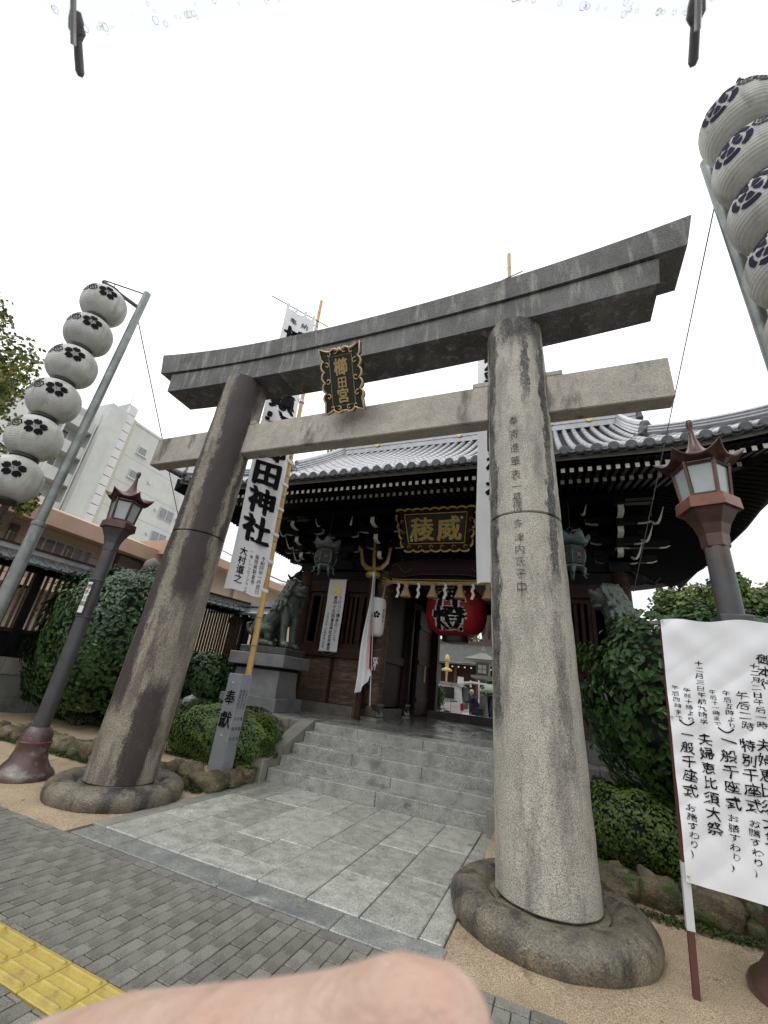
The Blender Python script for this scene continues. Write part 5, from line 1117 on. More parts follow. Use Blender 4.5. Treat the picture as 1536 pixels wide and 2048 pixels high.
banner((-4.99, 6.27, 1.56), (-5.38, 6.36, 10.95), (-5.76, 5.60, -5.42, 5.62), (-5.29, 6.18, -5.07, 6.26), 9.95, 2.93, ((-6.02, 5.29, 10.1), (-5.10, 6.53, 10.1)),
       'tall white cloth banner with black characters on the left bamboo pole behind the arch',
       [('奉', -.14, 9.62, .19, .0), ('納', .15, 9.62, .19, .0), ('博多総鎮守櫛田神社', 0, 9.12, .600, .030), ('令和四年一月吉日', .26, 3.66, .088, .0), ('福岡県朝倉市', .13, 3.66, .095, .0), ('(株)ハッピーフラッグ', .005, 3.68, .072, .0), ('大村道之', -.17, 3.66, .17, .01)])
banner((-.52, 6.42, .15), (-.54, 6.5, 10.95), (-1.24, 6.58, -1.12, 6.5), (-.60, 6.45, -.54, 6.45), 9.95, 3.30, ((-1.45, 6.62, 10.1), (-.25, 6.36, 10.1)),
       'tall white cloth banner on bamboo half hidden behind the right stone pillar',
       [('奉', -.06, 9.6, .16, 0), ('納', .16, 9.6, .16, 0), ('博多総鎮守櫛田神社', .08, 9.1, .5, .03), ('令和四年一月吉日', .2, 4.1, .09, 0)])
# ================================================================== inscribed posts
PO = thing('inscribed_stone_post', (-5.06, 6.17, 0), 'square grey granite post with two black characters in front of the low hedge', 'stone post')
MB().bbox(-5.20, -4.925, 6.03, 6.31, -.05, 1.57, .008).build('shaft', 'post', PO)
mb = MB(); f = lambda u, v: (-5.065 + u, 6.026, v); put(mb, '奉', .0, 1.20, .21, .24, f, off=.012, jit=.06); put(mb, '獻', .0, .87, .25, .26, f, off=.012, jit=.06); mb.build('lettering', 'ink', PO)
mb = MB(); f = lambda u, v: (-4.921, 6.17 + u, v)
for i, u in enumerate((.075, .0, -.075)): column(mb, ('大博多下東町', '福岡市博多区', '櫛田神社氏子')[i], u, 1.31, .048, f)
for i, u in enumerate((.08, .0, -.08)): column(mb, ('祇園町', '冷泉町', '川端町')[i], u, .89, .058, f, pitch=2.5)
mb.build('side_lettering', 'inkblue', PO)
for z in (1.42, .63): MB().lathe([(.022, 0), (.022, .02), (.001, .024)], (-5.07, 6.03, z), 12).build('bolt', 'frame', PO)
MB().bbox(-.74, -.46, 6.03, 6.31, -.05, 1.57, .008).build('plain_stone_post', 'post', None, (-.6, 6.17, 0), label='grey granite post holding the right bamboo pole behind the stone pillar', cat='stone post')
mb = MB(); mb.box(-6.90, -6.70, 6.86, 7.06, 0, 1.0); mb.add([(-6.90, 6.86, 1.0), (-6.70, 6.86, 1.0), (-6.70, 7.06, 1.0), (-6.90, 7.06, 1.0), (-6.80, 6.96, 1.08)], [(0, 1, 4), (1, 2, 4), (2, 3, 4), (3, 0, 4)])
sp = mb.build('marker_post', 'post', None, (-6.8, 6.96, 0), label='small pale marker post with a pointed cap at the hedge beside the left pillar', cat='marker post')
mb = MB(); put(mb, '界', -6.74, .86, .12, .12, lambda u, v: (-6.697, 6.96 + (u + 6.74), v), off=.01); mb.build('mark', 'ink', sp)
# ================================================================== sheet notice on stakes
SG = thing('sheet_notice', (1.6, 4.24, 0), 'big white sheet with brush-written schedule columns stretched between stakes', 'notice sheet')
def sfn(u, v, e=0):
    x = u; t = (v - .6) / 1.85
    w_ = .022 * noise.noise(Vector((x * 2.2 - v * 1.4, v * 1.5, 0))) + .012 * noise.noise(Vector((x * 5 + v * 5, v * 1.3 - x * 2, 5))) + .010 * abs(noise.noise(Vector(((x - .85) * 4 + (2.45 - v) * 5, v * .6, 2)))) * 1.4 + .012 * math.sin(x * 4.5 + v * 3.2) * max(0, t)
    return (x, 4.24 - w_ - e, v)
mb = MB()
def sedge(u, v): xl = .768 + .088 * v; x = xl + (2.95 - xl) * u; zb = .615 - .045 * math.sin(min(1, u * 1.0) * PI); zt = 2.435 + .05 * u + .012 * math.sin(u * 30); return sfn(x, zb + (zt - zb) * v)
mb.grid(150, 130, sedge); mb.build('sheet', 'vinyl', SG, smooth='all')
mb = MB()
SGT = [('午后四時まで',0.887,1.893,0.879,1.669),('午前十時より',0.964,1.884,0.959,1.669),('一般千座式',0.915,1.562,0.880,1.184),('(お膳すわり)',0.867,1.127,0.850,0.794),('十二月三日午前九時半',1.079,2.097,1.038,1.664),('夫婦恵比須大祭',1.031,1.539,0.988,0.965),('午后十一時まで',1.135,1.886,1.129,1.660),('午后五時より',1.222,1.885,1.217,1.657),('一般千座式',1.167,1.548,1.134,1.148),('(お膳すわり)',1.118,1.111,1.087,0.760),('午后二時',1.316,1.880,1.311,1.669),('特別千座式',1.282,1.536,1.254,1.153),('(お膳すわり)',1.236,1.102,1.208,0.760),('十二月二日午后一時',1.431,2.105,1.400,1.686),('夫婦恵比須大祭',1.382,1.550,1.323,0.966),('御本行',1.504,2.160,1.493,1.975)]
for s_, xa, za, xb, zb in SGT:
    n = len(s_) - 1; big = s_[0] in '一夫特御'; sz = abs(za - zb) / n
    for i, ch in enumerate(s_):
        x = xa + (xb - xa) * i / n + random.uniform(-.003, .003); z = za + (zb - za) * i / n; w_ = sz * (1.0 if big else 1.25) * (.9 if ch in '()' else 1)
        put(mb, ch, x, z, min(w_, .10), sz * (.9 if ch != '一' else 1), lambda u, v: sfn(u, v, .004), off=.004 if big else .0, jit=.14, slant=.06, rot=-.05 + random.uniform(-.06, .06))
for (p, q) in (((.878, 1.655), (.975, 1.655)), ((1.125, 1.635), (1.222, 1.63))):
    mb.tube([sfn(p[0] + (q[0] - p[0]) * t, p[1] - .03 * math.sin(PI * t), .003) for t in np.linspace(0, 1, 8)], .005, 4)
mb.build('handwriting', 'ink', SG)
lean_ = lambda p: (p[0] + .056 * p[2], p[1], p[2])
MB().box(.722, .762, 4.262, 4.302, -.06, 2.42, xf=lean_).build('stake', 'stakered', SG)
MB().box(.718, .766, 4.258, 4.306, .34, .72, xf=lean_).build('tape_wrap', 'tape', SG); MB().box(2.90, 2.95, 4.252, 4.30, -.05, 2.5).build('stake', 'stakered', SG)
MB().box(.78, 2.95, 4.265, 4.29, 2.40, 2.43).build('top_batten', 'greywood', SG)
for (x, z) in ((.865, 2.42), (.785, .65), (.83, 1.67)): MB().lathe([(.008, 0), (.008, .006), (.001, .007)], (x, 4.225, z), 8).build('eyelet', 'goldtext', SG)
# ================================================================== hinomaru flag, cylinder etc.
FL = thing('national_flag', (-4.3, 9.9, .83), 'white flag with a red disc hanging limp from a thin pole before the gate column', 'flag')
MB().tube([(-4.13, 9.8, 1.18), (-4.41, 9.8, 4.45)], .014, 8).build('flag_pole', 'frame', FL)
def ffn(u, v):  # u 0 left .. 1 pole side, v 0 top .. 1 bottom
    z = 4.42 - 3.0 * v; xp = -4.40 + (4.42 - z) * .088 - .01; w_ = .03 + .42 * v ** 1.15; zig = .05 * math.sin(u * 16 + v * 2) * min(1, v * 2.2)
    bot = (-.10 * (1 - abs(u - .35) * 2.4)) * max(0, (v - .8) * 5); return (xp - w_ * (1 - u) + .03 * math.sin(v * 8) * (1 - u), 9.74 + zig, z + bot + (.42 * u) * max(0, v - .8) * 5 * .9)
mb = MB(); mb.grid(36, 50, ffn, mfn=lambda u, v: 1 if (u > .80 and .36 < v < .84) else 0); mb.build('flag_cloth', ['cloth', 'flagred'], FL, smooth='all')
mb = MB()
for k in range(5): mb.tube([(-4.20, 9.85, 2.25), (-4.12 + random.uniform(-.06, .06), 9.82, 2.22 + random.uniform(-.1, .1)), (-4.12 + random.uniform(-.09, .09), 9.84, 2.05 + random.uniform(-.15, .1))], .009, 5)
mb.build('tie_cord', 'cloth', FL)
HB = thing('small_hanging_scroll', (-5.8, 10.4, 2.3), 'small white hanging banner with a gold crest and blue-black text on the lattice window', 'hanging banner')
hf = lambda u, v, e=0: (-5.80 + u - (0), 10.38 - e + .01 * math.sin(v * 4), v)
mb = MB(); mb.grid(4, 24, lambda u, v: hf(-.28 + .56 * u, 2.36 + 1.99 * v)); mb.build('cloth', 'cloth', HB, smooth='all')
for z in (2.35, 4.355): MB().tube([(-6.09, 10.37, z), (-5.51, 10.37, z)], .016, 6).build('rod', 'frame', HB)
mb = MB()
for (x, z) in ((0, 4.16), (-.085, 4.0), (.085, 4.0)): mb.add([hf(x + .095 * math.cos(k * PI / 3 + PI / 6), z + .095 * math.sin(k * PI / 3 + PI / 6), .006 + .002 * (x + .1) * 10) for k in range(6)], [tuple(range(6))])
mb.build('crest', 'gold', HB)
mb = MB(); f = lambda u, v: hf(u, v, .006); column(mb, 'うけつぐ', .15, 3.83, .125, f, off=.005); column(mb, 'のこころ', .15, 3.07, .125, f, off=.005); column(mb, '第四十九回', .0, 3.82, .12, f, off=.012); column(mb, '櫛田神社式年遷宮', .0, 3.19, .105, f, off=.012); column(mb, '令和七年秋', -.17, 3.35, .068, f); column(mb, '正遷宮竣工奉祝', -.17, 2.92, .072, f); mb.build('lettering', 'ink', HB)
mb = MB(); column(mb, '博多', .15, 3.32, .125, f, off=.015); mb.build('blue_lettering', 'inkblue', HB)
MB().tube([(-6.07, 10.37, 2.35), (-5.8, 10.37, 2.25), (-5.53, 10.37, 2.35)], .006, 4).build('cord', 'cable', HB)
# ================================================================== guardian dog statues
def ped(x0, x1, y0, y1, lab):
    t = thing('statue_pedestal', ((x0 + x1) / 2, (y0 + y1) / 2, .83), lab, 'pedestal', 'pedestals of the guardian dogs')
    MB().bbox(x0, x1, y0, y1, .825, 1.11, .012).build('base_stone', 'pedestal', t)
    mb = MB(); a = .12; vs_ = []
    for z, k in ((1.113, .12), (1.35, .15), (1.76, .17)): vs_ += [(x0 + k, y0 + k, z), (x1 - k, y0 + k, z), (x1 - k, y1 - k, z), (x0 + k, y1 - k, z)]
    mb.add(vs_, [(j * 4 + i, j * 4 + (i + 1) % 4, j * 4 + 4 + (i + 1) % 4, j * 4 + 4 + i) for j in range(2) for i in range(4)] + [(8, 9, 10, 11)]); mb.build('body_stone', 'pedestal', t)
    MB().box(x0 + .166, x1 - .166, y0 + .166, y1 - .166, 1.70, 1.775).build('neck_stone', 'tilebase', t)
    MB().bbox(x0 + .03, x1 + .03, y0 - .03, y1 + .03, 1.775, 2.06, .014).build('cap_stone', 'pedestal', t)
    MB().bbox(x0 + .17, x1 - .08, y0 + .12, y1 - .1, 2.063, 2.235, .02).build('bronze_plinth', 'bronze', t); return t
ped(-7.58, -5.95, 8.62, 9.75, 'stepped grey stone pedestal under the green dog statue left of the steps')
ped(.42, 2.05, 8.62, 9.75, 'stepped grey stone pedestal under the dog statue behind the right bush')
def dog(mir, m_, lab, cx_, cy_, open_mouth):
    S = lambda x, y, z: (mir * x, y, z)
    sh = [('c', [S(-.42, 0, .36), S(-.2, 0, .62), S(.08, 0, .90), S(.22, 0, 1.02)], [.24, .25, .27, .26]), ('e', S(.2, 0, .98), (.27, .25, .32)), ('e', S(-.38, 0, .28), (.30, .30, .28))]
    for s_ in (-1, 1):
        sh += [('c', [S(.24, s_ * .19, .98), S(.34, s_ * .20, .70), S(.36, s_ * .20, .42), S(.40, s_ * .20, .12)], [.15, .115, .09, .085]), ('e', S(.47, s_ * .20, .08), (.14, .105, .085))]
        for q in (-1, 0, 1): sh.append(('e', S(.57, s_ * .20 + q * .06, .055), (.055, .034, .05)))
        sh += [('c', [S(-.35, s_ * .24, .36), S(-.05, s_ * .27, .42), S(-.02, s_ * .28, .22)], [.20, .15, .10]), ('c', [S(-.35, s_ * .26, .10), S(-.02, s_ * .28, .09)], [.11, .09]), ('e', S(.07, s_ * .28, .07), (.14, .10, .075))]
        for q in (-1, 0, 1): sh.append(('e', S(.17, s_ * .28 + q * .06, .05), (.055, .034, .048)))
    # head, turned slightly towards the path
    hx = .38
    sh += [('c', [S(.22, 0, 1.15), S(.30, 0, 1.36)], [.25, .24]), ('e', S(hx, -.02, 1.48), (.28, .26, .25)), ('e', S(hx + .19, -.03, 1.50 + (.04 if open_mouth else 0)), (.15, .17, .10)), ('e', S(hx + .29, -.04, 1.55 + (.05 if open_mouth else .0)), (.07, .11, .065)), ('e', S(hx + .15, -.03, 1.34 - (.04 if open_mouth else 0)), (.15, .15, .06)),
           ('c', [S(hx + .06, .10, 1.60), S(hx + .16, .08, 1.62)], [.07, .05]), ('c', [S(hx + .06, -.14, 1.60), S(hx + .16, -.12, 1.62)], [.07, .05]), ('c', [S(hx - .10, .16, 1.60), S(hx - .18, .20, 1.70)], [.07, .03]), ('c', [S(hx - .10, -.19, 1.60), S(hx - .18, -.23, 1.70)], [.07, .03])]
    for s_ in (-.09, .03): sh.append(('c', [S(hx + .29, s_, 1.46), S(hx + .29, s_, 1.40)], [.02, .008]))
    rg = random.Random(5)
    for lv in range(6):  # mane locks in rows, each ending in a curl
        h = 1.64 - lv * .125
        for q in range(11):
            a = -1.75 + 3.5 * (q + .5 * (lv % 2)) / 10.5 + rg.uniform(-.06, .06); r = .285 + .02 * lv; cxm = .30 + (h - 1.2) * .26; x = cxm - r * math.cos(a); y = r * math.sin(a) * .98
            ox, oy = -math.cos(a), math.sin(a)
            sh.append(('c', [S(x - ox * .07, y - oy * .07, h + .06), S(x, y, h), S(x + ox * .03, y + oy * .03, h - .08), S(x + ox * .055, y + oy * .055, h - .135), S(x + ox * .085, y + oy * .085, h - .13), S(x + ox * .085, y + oy * .085, h - .10)], [.05, .052, .045, .032, .024, .016]))
    for k in range(7): sh.append(('c', [S(-.1 - .06 * k + .25, 0, 1.20 - .12 * k), S(-.16 - .06 * k + .22, 0, 1.16 - .12 * k)], [.045, .02]))
    sh += [('c', [S(-.62, 0, .22), S(-.72, 0, .42), S(-.66, 0, .62), S(-.72, 0, .85)], [.10, .13, .10, .03]), ('c', [S(-.66, .06, .30), S(-.82, .10, .44), S(-.84, .10, .60), S(-.76, .08, .62)], [.07, .075, .05, .025]), ('c', [S(-.66, -.06, .30), S(-.82, -.10, .40), S(-.86, -.12, .54), S(-.78, -.10, .60)], [.07, .07, .05, .025])]
    t = thing('guardian_dog_statue', (cx_, cy_, 2.235), lab, 'statue', 'bronze guardian dogs beside the steps')
    o = sculpt(sh, .015, 'body', m_, None, (0, 0, 0), smooth_it=1); o.parent = t; o.location = (0, 0, 0); return t
dog(1, 'bronze', 'seated green bronze guardian dog statue with a curly mane left of the steps', -6.70, 9.15, False)
dog(-1, 'bronze2', 'seated grey-green guardian dog statue with open mouth showing above the right bush', 1.38, 9.15, True)
# ================================================================== shrubs
def shrub(name, center, rad, n, size, leafm, core, lab, seed, parts=0, power=2.6, aspect=.5, cat='shrub', trunk=True, zmin=-1, depth=.22, lump=.10, spread=.9, leafm2=None):
    t = thing(name, (center[0], center[1], 0), lab, cat); c = Vector(center)
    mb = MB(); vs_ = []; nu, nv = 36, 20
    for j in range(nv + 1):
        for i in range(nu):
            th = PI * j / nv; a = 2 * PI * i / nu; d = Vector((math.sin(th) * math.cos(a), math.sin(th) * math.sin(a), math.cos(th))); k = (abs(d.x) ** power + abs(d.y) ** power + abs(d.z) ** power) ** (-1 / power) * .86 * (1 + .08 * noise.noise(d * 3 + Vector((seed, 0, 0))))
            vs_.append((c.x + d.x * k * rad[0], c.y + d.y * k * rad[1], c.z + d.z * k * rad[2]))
    mb.add(vs_, [(j * nu + i, (j + 1) * nu + i, (j + 1) * nu + (i + 1) % nu, j * nu + (i + 1) % nu) for j in range(nv) for i in range(nu)]); mb.build('shade_core', core, t, kind='stuff')  # solid dark lump, no twigs: blocks the view through, paints inner shade
    P, Nn = shell(center, rad, n, seed, power, depth, lump, zmin); V, F = leaves(P, Nn, size, aspect, spread, seed=seed, droop=.5)
    np_obj('foliage', V, F, [leafm, leafm2 or leafm], t, kind='stuff', midx=np.tile((np.random.RandomState(seed).rand(len(P)) < .3).astype(int), 2))
    if parts:
        lf, ff = leaves(np.zeros((1, 3)), np.array([[0, 0, 1.]]), size * 1.05, aspect, 0.01, seed=2); me = bpy.data.meshes.new('leaf'); me.from_pydata(lf.tolist(), [], [tuple(f) for f in ff.tolist()]); me.materials.append(M[leafm])
        P2, N2 = shell(center, (rad[0] * 1.02, rad[1] * 1.02, rad[2] * 1.02), parts * 6, seed + 5, power, .04, lump)
        dcam = np.array([0, 0, 1.65]) - P2; dcam /= np.linalg.norm(dcam, axis=1)[:, None]; ok = np.where((N2 * dcam).sum(1) > .25)[0][:parts]
        for i in ok:
            q = Vector(N2[i]).to_track_quat('Z', 'Y') @ Matrix.Rotation(random.uniform(0, 6.3), 3, 'Z').to_quaternion() @ Matrix.Rotation(random.uniform(-.6, .6), 3, 'X').to_quaternion()
            inst('leaf', me, t, tuple(P2[i]), q.to_euler(), (random.uniform(.8, 1.2),) * 3)
    if trunk:
        mb = MB()
        for k in range(4): a = k * 1.7; mb.tube([(c.x + .08 * math.cos(a), c.y + .08 * math.sin(a), -.05), (c.x + .2 * math.cos(a), c.y + .2 * math.sin(a), c.z - rad[2] * .6), (c.x + .5 * rad[0] * math.cos(a), c.y + .5 * rad[1] * math.sin(a), c.z)], [.06, .045, .02], 7)
        mb.build('trunk', 'bark', t)
    return t
shrub('camellia_bush', (-9.9, 7.0, 1.95), (1.75, 1.15, 1.62), 11000, .12, 'leafd', 'leafcore', 'large rounded dark camellia bush behind the left street lamp', 11, 250, power=2.7, leafm2='leafd2', spread=1.5, lump=.09, depth=.16, aspect=.56)
shrub('camellia_bush', (2.35, 6.9, 1.80), (1.92, 1.1, 1.24), 12500, .105, 'leafd', 'leafcore', 'large dense camellia bush behind the white notice sheet on the right', 12, 280, power=3.0, leafm2='leafd2', spread=1.5, lump=.09, depth=.16, aspect=.56)
shrub('camellia_bush', (-8.55, 8.9, 1.25), (.75, .6, .68), 1700, .14, 'leafd', 'leafcore', 'small round leafy bush between the left pillar and the dog pedestal', 13, 120, leafm2='leafd2', lump=.12)
shrub('boxwood_hedge', (-5.75, 6.85, .52), (1.12, .62, .50), 24000, .042, 'leafy', 'leafcore', 'low clipped yellow-green hedge behind the inscribed stone post', 14, 0, power=3.2, leafm2='leafd', depth=.14, lump=.10, spread=2.2, aspect=.62, trunk=True)
shrub('boxwood_hedge', (.78, 6.55, .42), (.62, .5, .44), 9000, .042, 'leafy', 'leafcore', 'low bright green hedge just right of the right stone pillar', 15, 0, power=3.0, leafm2='leafd', depth=.14, lump=.10, spread=2.2, aspect=.62)
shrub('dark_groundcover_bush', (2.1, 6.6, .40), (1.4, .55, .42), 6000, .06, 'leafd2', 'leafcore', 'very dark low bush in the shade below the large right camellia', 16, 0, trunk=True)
# ================================================================== trees
def tree(center, rad, n, size, leafm, lab, seed, base, tr=.25, power=2.0, clusters=26, leafm2=None, cat='tree'):
    t = thing('tree', base, lab, cat); rg = np.random.RandomState(seed); c = np.array(center); P = []; Nn = []; C = []
    for k in range(clusters):
        d = rg.normal(size=3); d /= np.linalg.norm(d); cc_ = c + d * np.array(rad) * rg.uniform(.35, .95); rr = np.array(rad) * rg.uniform(.22, .38); C.append(cc_)
        p, nn = shell(cc_, rr, n // clusters, seed + k, power, .6, .2); P.append(p); Nn.append(nn)
    P = np.concatenate(P); Nn = np.concatenate(Nn); V, F = leaves(P, Nn, size, .8, 1.3, seed=seed); np_obj('crown', V, F, [leafm, leafm2 or leafm], t, kind='stuff', midx=np.tile((rg.rand(len(P)) < .35).astype(int), 2))
    mb = MB(); b_ = Vector(base); top = Vector(center); mb.tube([b_, b_ + (top - b_) * .35 + Vector((.1, 0, 0)), b_ + (top - b_) * .7, top + Vector((0, 0, rad[2] * .5))], [tr, tr * .8, tr * .55, tr * .15], 10)
    for cc_ in C[:16]: s_ = b_ + (top - b_) * random.uniform(.4, .8); mb.tube([s_, (s_ + Vector(cc_)) * .5 + Vector((0, 0, .1)), Vector(cc_)], [tr * .35, tr * .22, tr * .08], 6)
    mb.build('trunk', 'bark', t, smooth='all'); return t
tree((-20.6, 5.0, 9.0), (3.2, 2.6, 4.6), 26000, .15, 'leaft', 'yellowing ginkgo tree rising behind the left lanterns', 21, (-20.6, 5.0, 0), .3, leafm2='leafr', clusters=46)
tree((-14.2, 5.9, 6.1), (.9, .8, 1.3), 1400, .13, 'leaft', 'small yellow-leaved branch tree among the left lanterns', 22, (-14.4, 5.6, 0), .07, clusters=8, leafm2='leafr')
tree((8.8, 28, 7.0), (3.0, 3, 3.2), 16000, .24, 'leafr', 'broad green tree beyond the right end of the gate eaves', 23, (8.2, 28, .4), .3, leafm2='leafy')
tree((13.2, 30, 6.4), (3.6, 3, 3.0), 16000, .24, 'leafr', 'pale green tree farthest right behind the camellia bush', 24, (12.6, 30, .4), .3, leafm2='leafr')
tree((-9.4, 48, 7.6), (3.0, 3, 2.6), 7000, .24, 'leafr', 'green tree behind the courtyard hall seen through the gate', 25, (-8.6, 48, .45), .3)
tree((-5.8, 40, 12.5), (3, 3, 3.4), 3500, .2, 'leafr', 'tall tree with thick bare trunk seen through the gate passage', 26, (-6.0, 40, .45), .62)
tree((-32.5, 44, 10.2), (3.4, 3, 2.6), 7000, .25, 'leafy', 'bright green tree in front of the distant white building', 27, (-34, 44, .4), .3)
CB = thing('overhead_cable', (-9.5, 10.6, 5), 'black cable with white insulators running from the gate wall to the left', 'cable')
MB().tube([(-7.1, 10.55, 4.18), (-8.2, 10.9, 4.42), (-9.6, 11.6, 4.9), (-13, 13, 6.2), (-16.5, 14.6, 7.3)], .02, 6).build('cable', 'black', CB)
for k in range(3): MB().lathe([(.03, 0), (.075, .02), (.06, .07), (.08, .1), (.055, .2), (.02, .22)], (-7.18 - .09 * k, 10.45, 4.10 + .05 * k), 10).build('insulator', 'whitepaper', CB)
# ================================================================== low stone wall and slatted fence on the left
SW = thing('low_stone_wall', (-9.3, 7.6, 0), 'low mossy block wall under the large left camellia bush', 'stone wall')
for j, (z0, z1) in enumerate(((0, .27), (.27, .52))):
    x = -11.4 + .3 * j
    while x < -7.2: x1 = x + random.uniform(.5, .75); MB().bbox(x + .005, x1 - .005, 7.45 + .02 * j, 7.75, z0, z1 - .005, .012).build('stone_block', 'graywall', SW); x = x1
MB().bbox(-11.4, -7.15, 7.40, 7.8, .52, .60, .01).build('coping', 'cheek', SW)
def fence(name, x0, y0, x1, y1, lab, wallz, topz, nbar, base=True, shift=0):
    L_ = math.hypot(x1 - x0, y1 - y0); dx, dy = (x1 - x0) / L_, (y1 - y0) / L_; nx, ny = dy, -dx  # n towards the path
    t = thing(name, ((x0 + x1) / 2, (y0 + y1) / 2, 0), lab, 'fence')
    F_ = lambda s_, n, z: (x0 + dx * s_ + nx * n, y0 + dy * s_ + ny * n, z)
    def bxx(nm, m_, s0, s1, n0, n1, z0, z1, bev=0): mb = MB(); mb.box(s0, s1, n0, n1, z0, z1, xf=lambda p: F_(p[0], p[1], p[2])); mb.fix = True; return mb.build(nm, m_, t)
    if base:
        for j, (z0, z1) in enumerate(((0, .45), (.45, .95), (.95, wallz))):
            s_ = -.4 * (j % 2)
            while s_ < L_: s1 = min(s_ + random.uniform(1.0, 1.5), L_); bxx('stone_block', 'graywall' if j < 2 else 'cheek', max(s_, 0) + .006, s1 - .006, -.3, .12 + (.06 if j == 2 else 0) - .03 * j, z0, z1 - .006); s_ = s1
    bxx('sill', 'darkwood', 0, L_, -.1, .1, wallz, wallz + .16)
    for k in range(int(L_ / .3)): bxx('board', 'darkwood', k * .3 + .004, k * .3 + .296, -.03, .03, wallz + .16, wallz + .55)
    zb = wallz + .55; bxx('rail', 'wood', 0, L_, -.06, .06, zb, zb + .09)
    for k in range(nbar): s_ = (k + .5) * L_ / nbar; bxx('slat', 'wood2', s_ - .024, s_ + .024, -.03, .03, zb + .09, topz - .42)
    for s_ in np.arange(0, L_ + .01, L_ / max(1, round(L_ / 2.1))): bxx('post', 'darkwood', s_ - .09, s_ + .09, -.1, .1, wallz, topz - .2)
    bxx('top_beam', 'darkwood', 0, L_, -.09, .09, topz - .42, topz - .24)
    for k in range(int(L_ / .42)): bxx('rafter_end', 'whitepaint', k * .42 + .1, k * .42 + .16, .36, .40, topz - .33, topz - .27); bxx('rafter', 'darkwood', k * .42 + .1, k * .42 + .16, 0, .36, topz - .30, topz - .22)
    mb = MB()
    for s_ in (-1, 1):
        for i in range(4):
            a, b_ = .1 + .42 * i / 4, .1 + .42 * (i + 1) / 4; za, zb_ = topz - .0 - .28 * (a / .52) ** .8, topz - .28 * (b_ / .52) ** .8; mb.add([F_(-.15, s_ * a, za), F_(L_ + .15, s_ * a, za), F_(L_ + .15, s_ * b_, zb_), F_(-.15, s_ * b_, zb_)], [(0, 1, 2, 3)])
            for k in range(int(L_ / .26)): mb.tube([F_(k * .26, s_ * a, za + .01), F_(k * .26, s_ * b_, zb_ + .01)], .03, 5)
        mb.add([F_(-.15, s_ * .52, topz - .28), F_(L_ + .15, s_ * .52, topz - .28), F_(L_ + .15, s_ * .50, topz - .33), F_(-.15, s_ * .50, topz - .33)], [(0, 1, 2, 3)])
    mb.build('tile_roof', 'roofglaze', t); bxx('ridge_course', 'tile', -.15, L_ + .15, -.12, .12, topz - .02, topz + .10); bxx('ridge_cap', 'wood', -.18, L_ + .18, -.14, .14, topz + .10, topz + .15)
    return t
fence('slatted_fence', -12.2, 2.2, -11.9, 10.2, 'long slatted timber fence with wet tiled roof on a stone base at far left', 1.32, 3.72, 56)
fence('slatted_fence', -11.9, 10.5, -11.3, 13.4, 'short slatted timber fence with tiled roof just right of the left stone pillar', 1.15, 3.95, 26)
for (y, l) in ((7.05, .72), (7.25, .62)):
    mb = MB(); mb.grid(3, 10, lambda u, v: (-12.32 - .02 * math.sin(v * 6), y + .10 * u, 2.95 - l * v)); mb.build('red_pennant', 'redcloth', None, (-12.3, y, 2.9), label='%s red pennant with writing hanging inside the far left fence' % ('longer' if l > .7 else 'shorter'), cat='pennant')
SGt = thing('small_roofed_gate', (-10.9, 13.4, 0), 'small roofed side gate in dark timber behind the dog statue', 'gate')
for x in (-11.9, -9.9): MB().box(x - .1, x + .1, 13.3, 13.5, 0, 3.7).build('post', 'darkwood', SGt)
MB().box(-12.2, -9.3, 13.3, 13.48, 3.3, 3.5).build('beam', 'darkwood', SGt)
for s_, m_ in ((-1, 'roofglaze'), (1, 'roofglaze')): MB().add([(-12.5, 13.4 + s_ * .85, 3.60), (-9.2, 13.4 + s_ * .85, 3.60), (-9.2, 13.4, 4.0), (-12.5, 13.4, 4.0), (-12.5, 13.4 + s_ * .85, 3.53), (-9.2, 13.4 + s_ * .85, 3.53)], [(0, 1, 2, 3), (4, 5, 1, 0)]).build('roof_slope', m_, SGt)
MB().box(-12.2, -9.4, 13.25, 13.55, 3.98, 4.16).build('ridge', 'tile', SGt)
for k in range(8): MB().box(-12.2 + k * .4, -12.14 + k * .4, 12.58, 12.62, 3.46, 3.52).build('rafter_end', 'whitepaint', SGt)
MB().box(-11.8, -9.95, 13.38, 13.42, .2, 2.5).build('door_board', 'wood', SGt)
for k in range(9): MB().box(-11.7 + k * .2, -11.63 + k * .2, 13.35, 13.38, 2.5, 3.3).build('slat', 'wood', SGt)
# stone jewel ornament on a post left of the pillar
OB = thing('garden_stone_lantern', (-11.0, 8.35, 0), 'round stone jewel finial showing above the camellia beside the left pillar', 'stone lantern')
MB().lathe([(.001, 4.42), (.06, 4.38), (.19, 4.28), (.22, 4.14), (.19, 4.02), (.10, 3.96), (.12, 3.93), (.27, 3.86), (.22, 3.78), (.12, 3.74)], (-11.0, 8.35, 0), 20).build('jewel', 'stonepale', OB, smooth='all')
MB().lathe([(.12, 3.74), (.7, 3.45), (.75, 3.38), (.35, 3.36), (.33, 2.9), (.5, 2.8), (.45, 2.7), (.2, 2.65), (.18, .6), (.4, .5), (.45, 0)], (-11.0, 8.35, 0), 6).build('lantern_body', 'stonepale', OB)
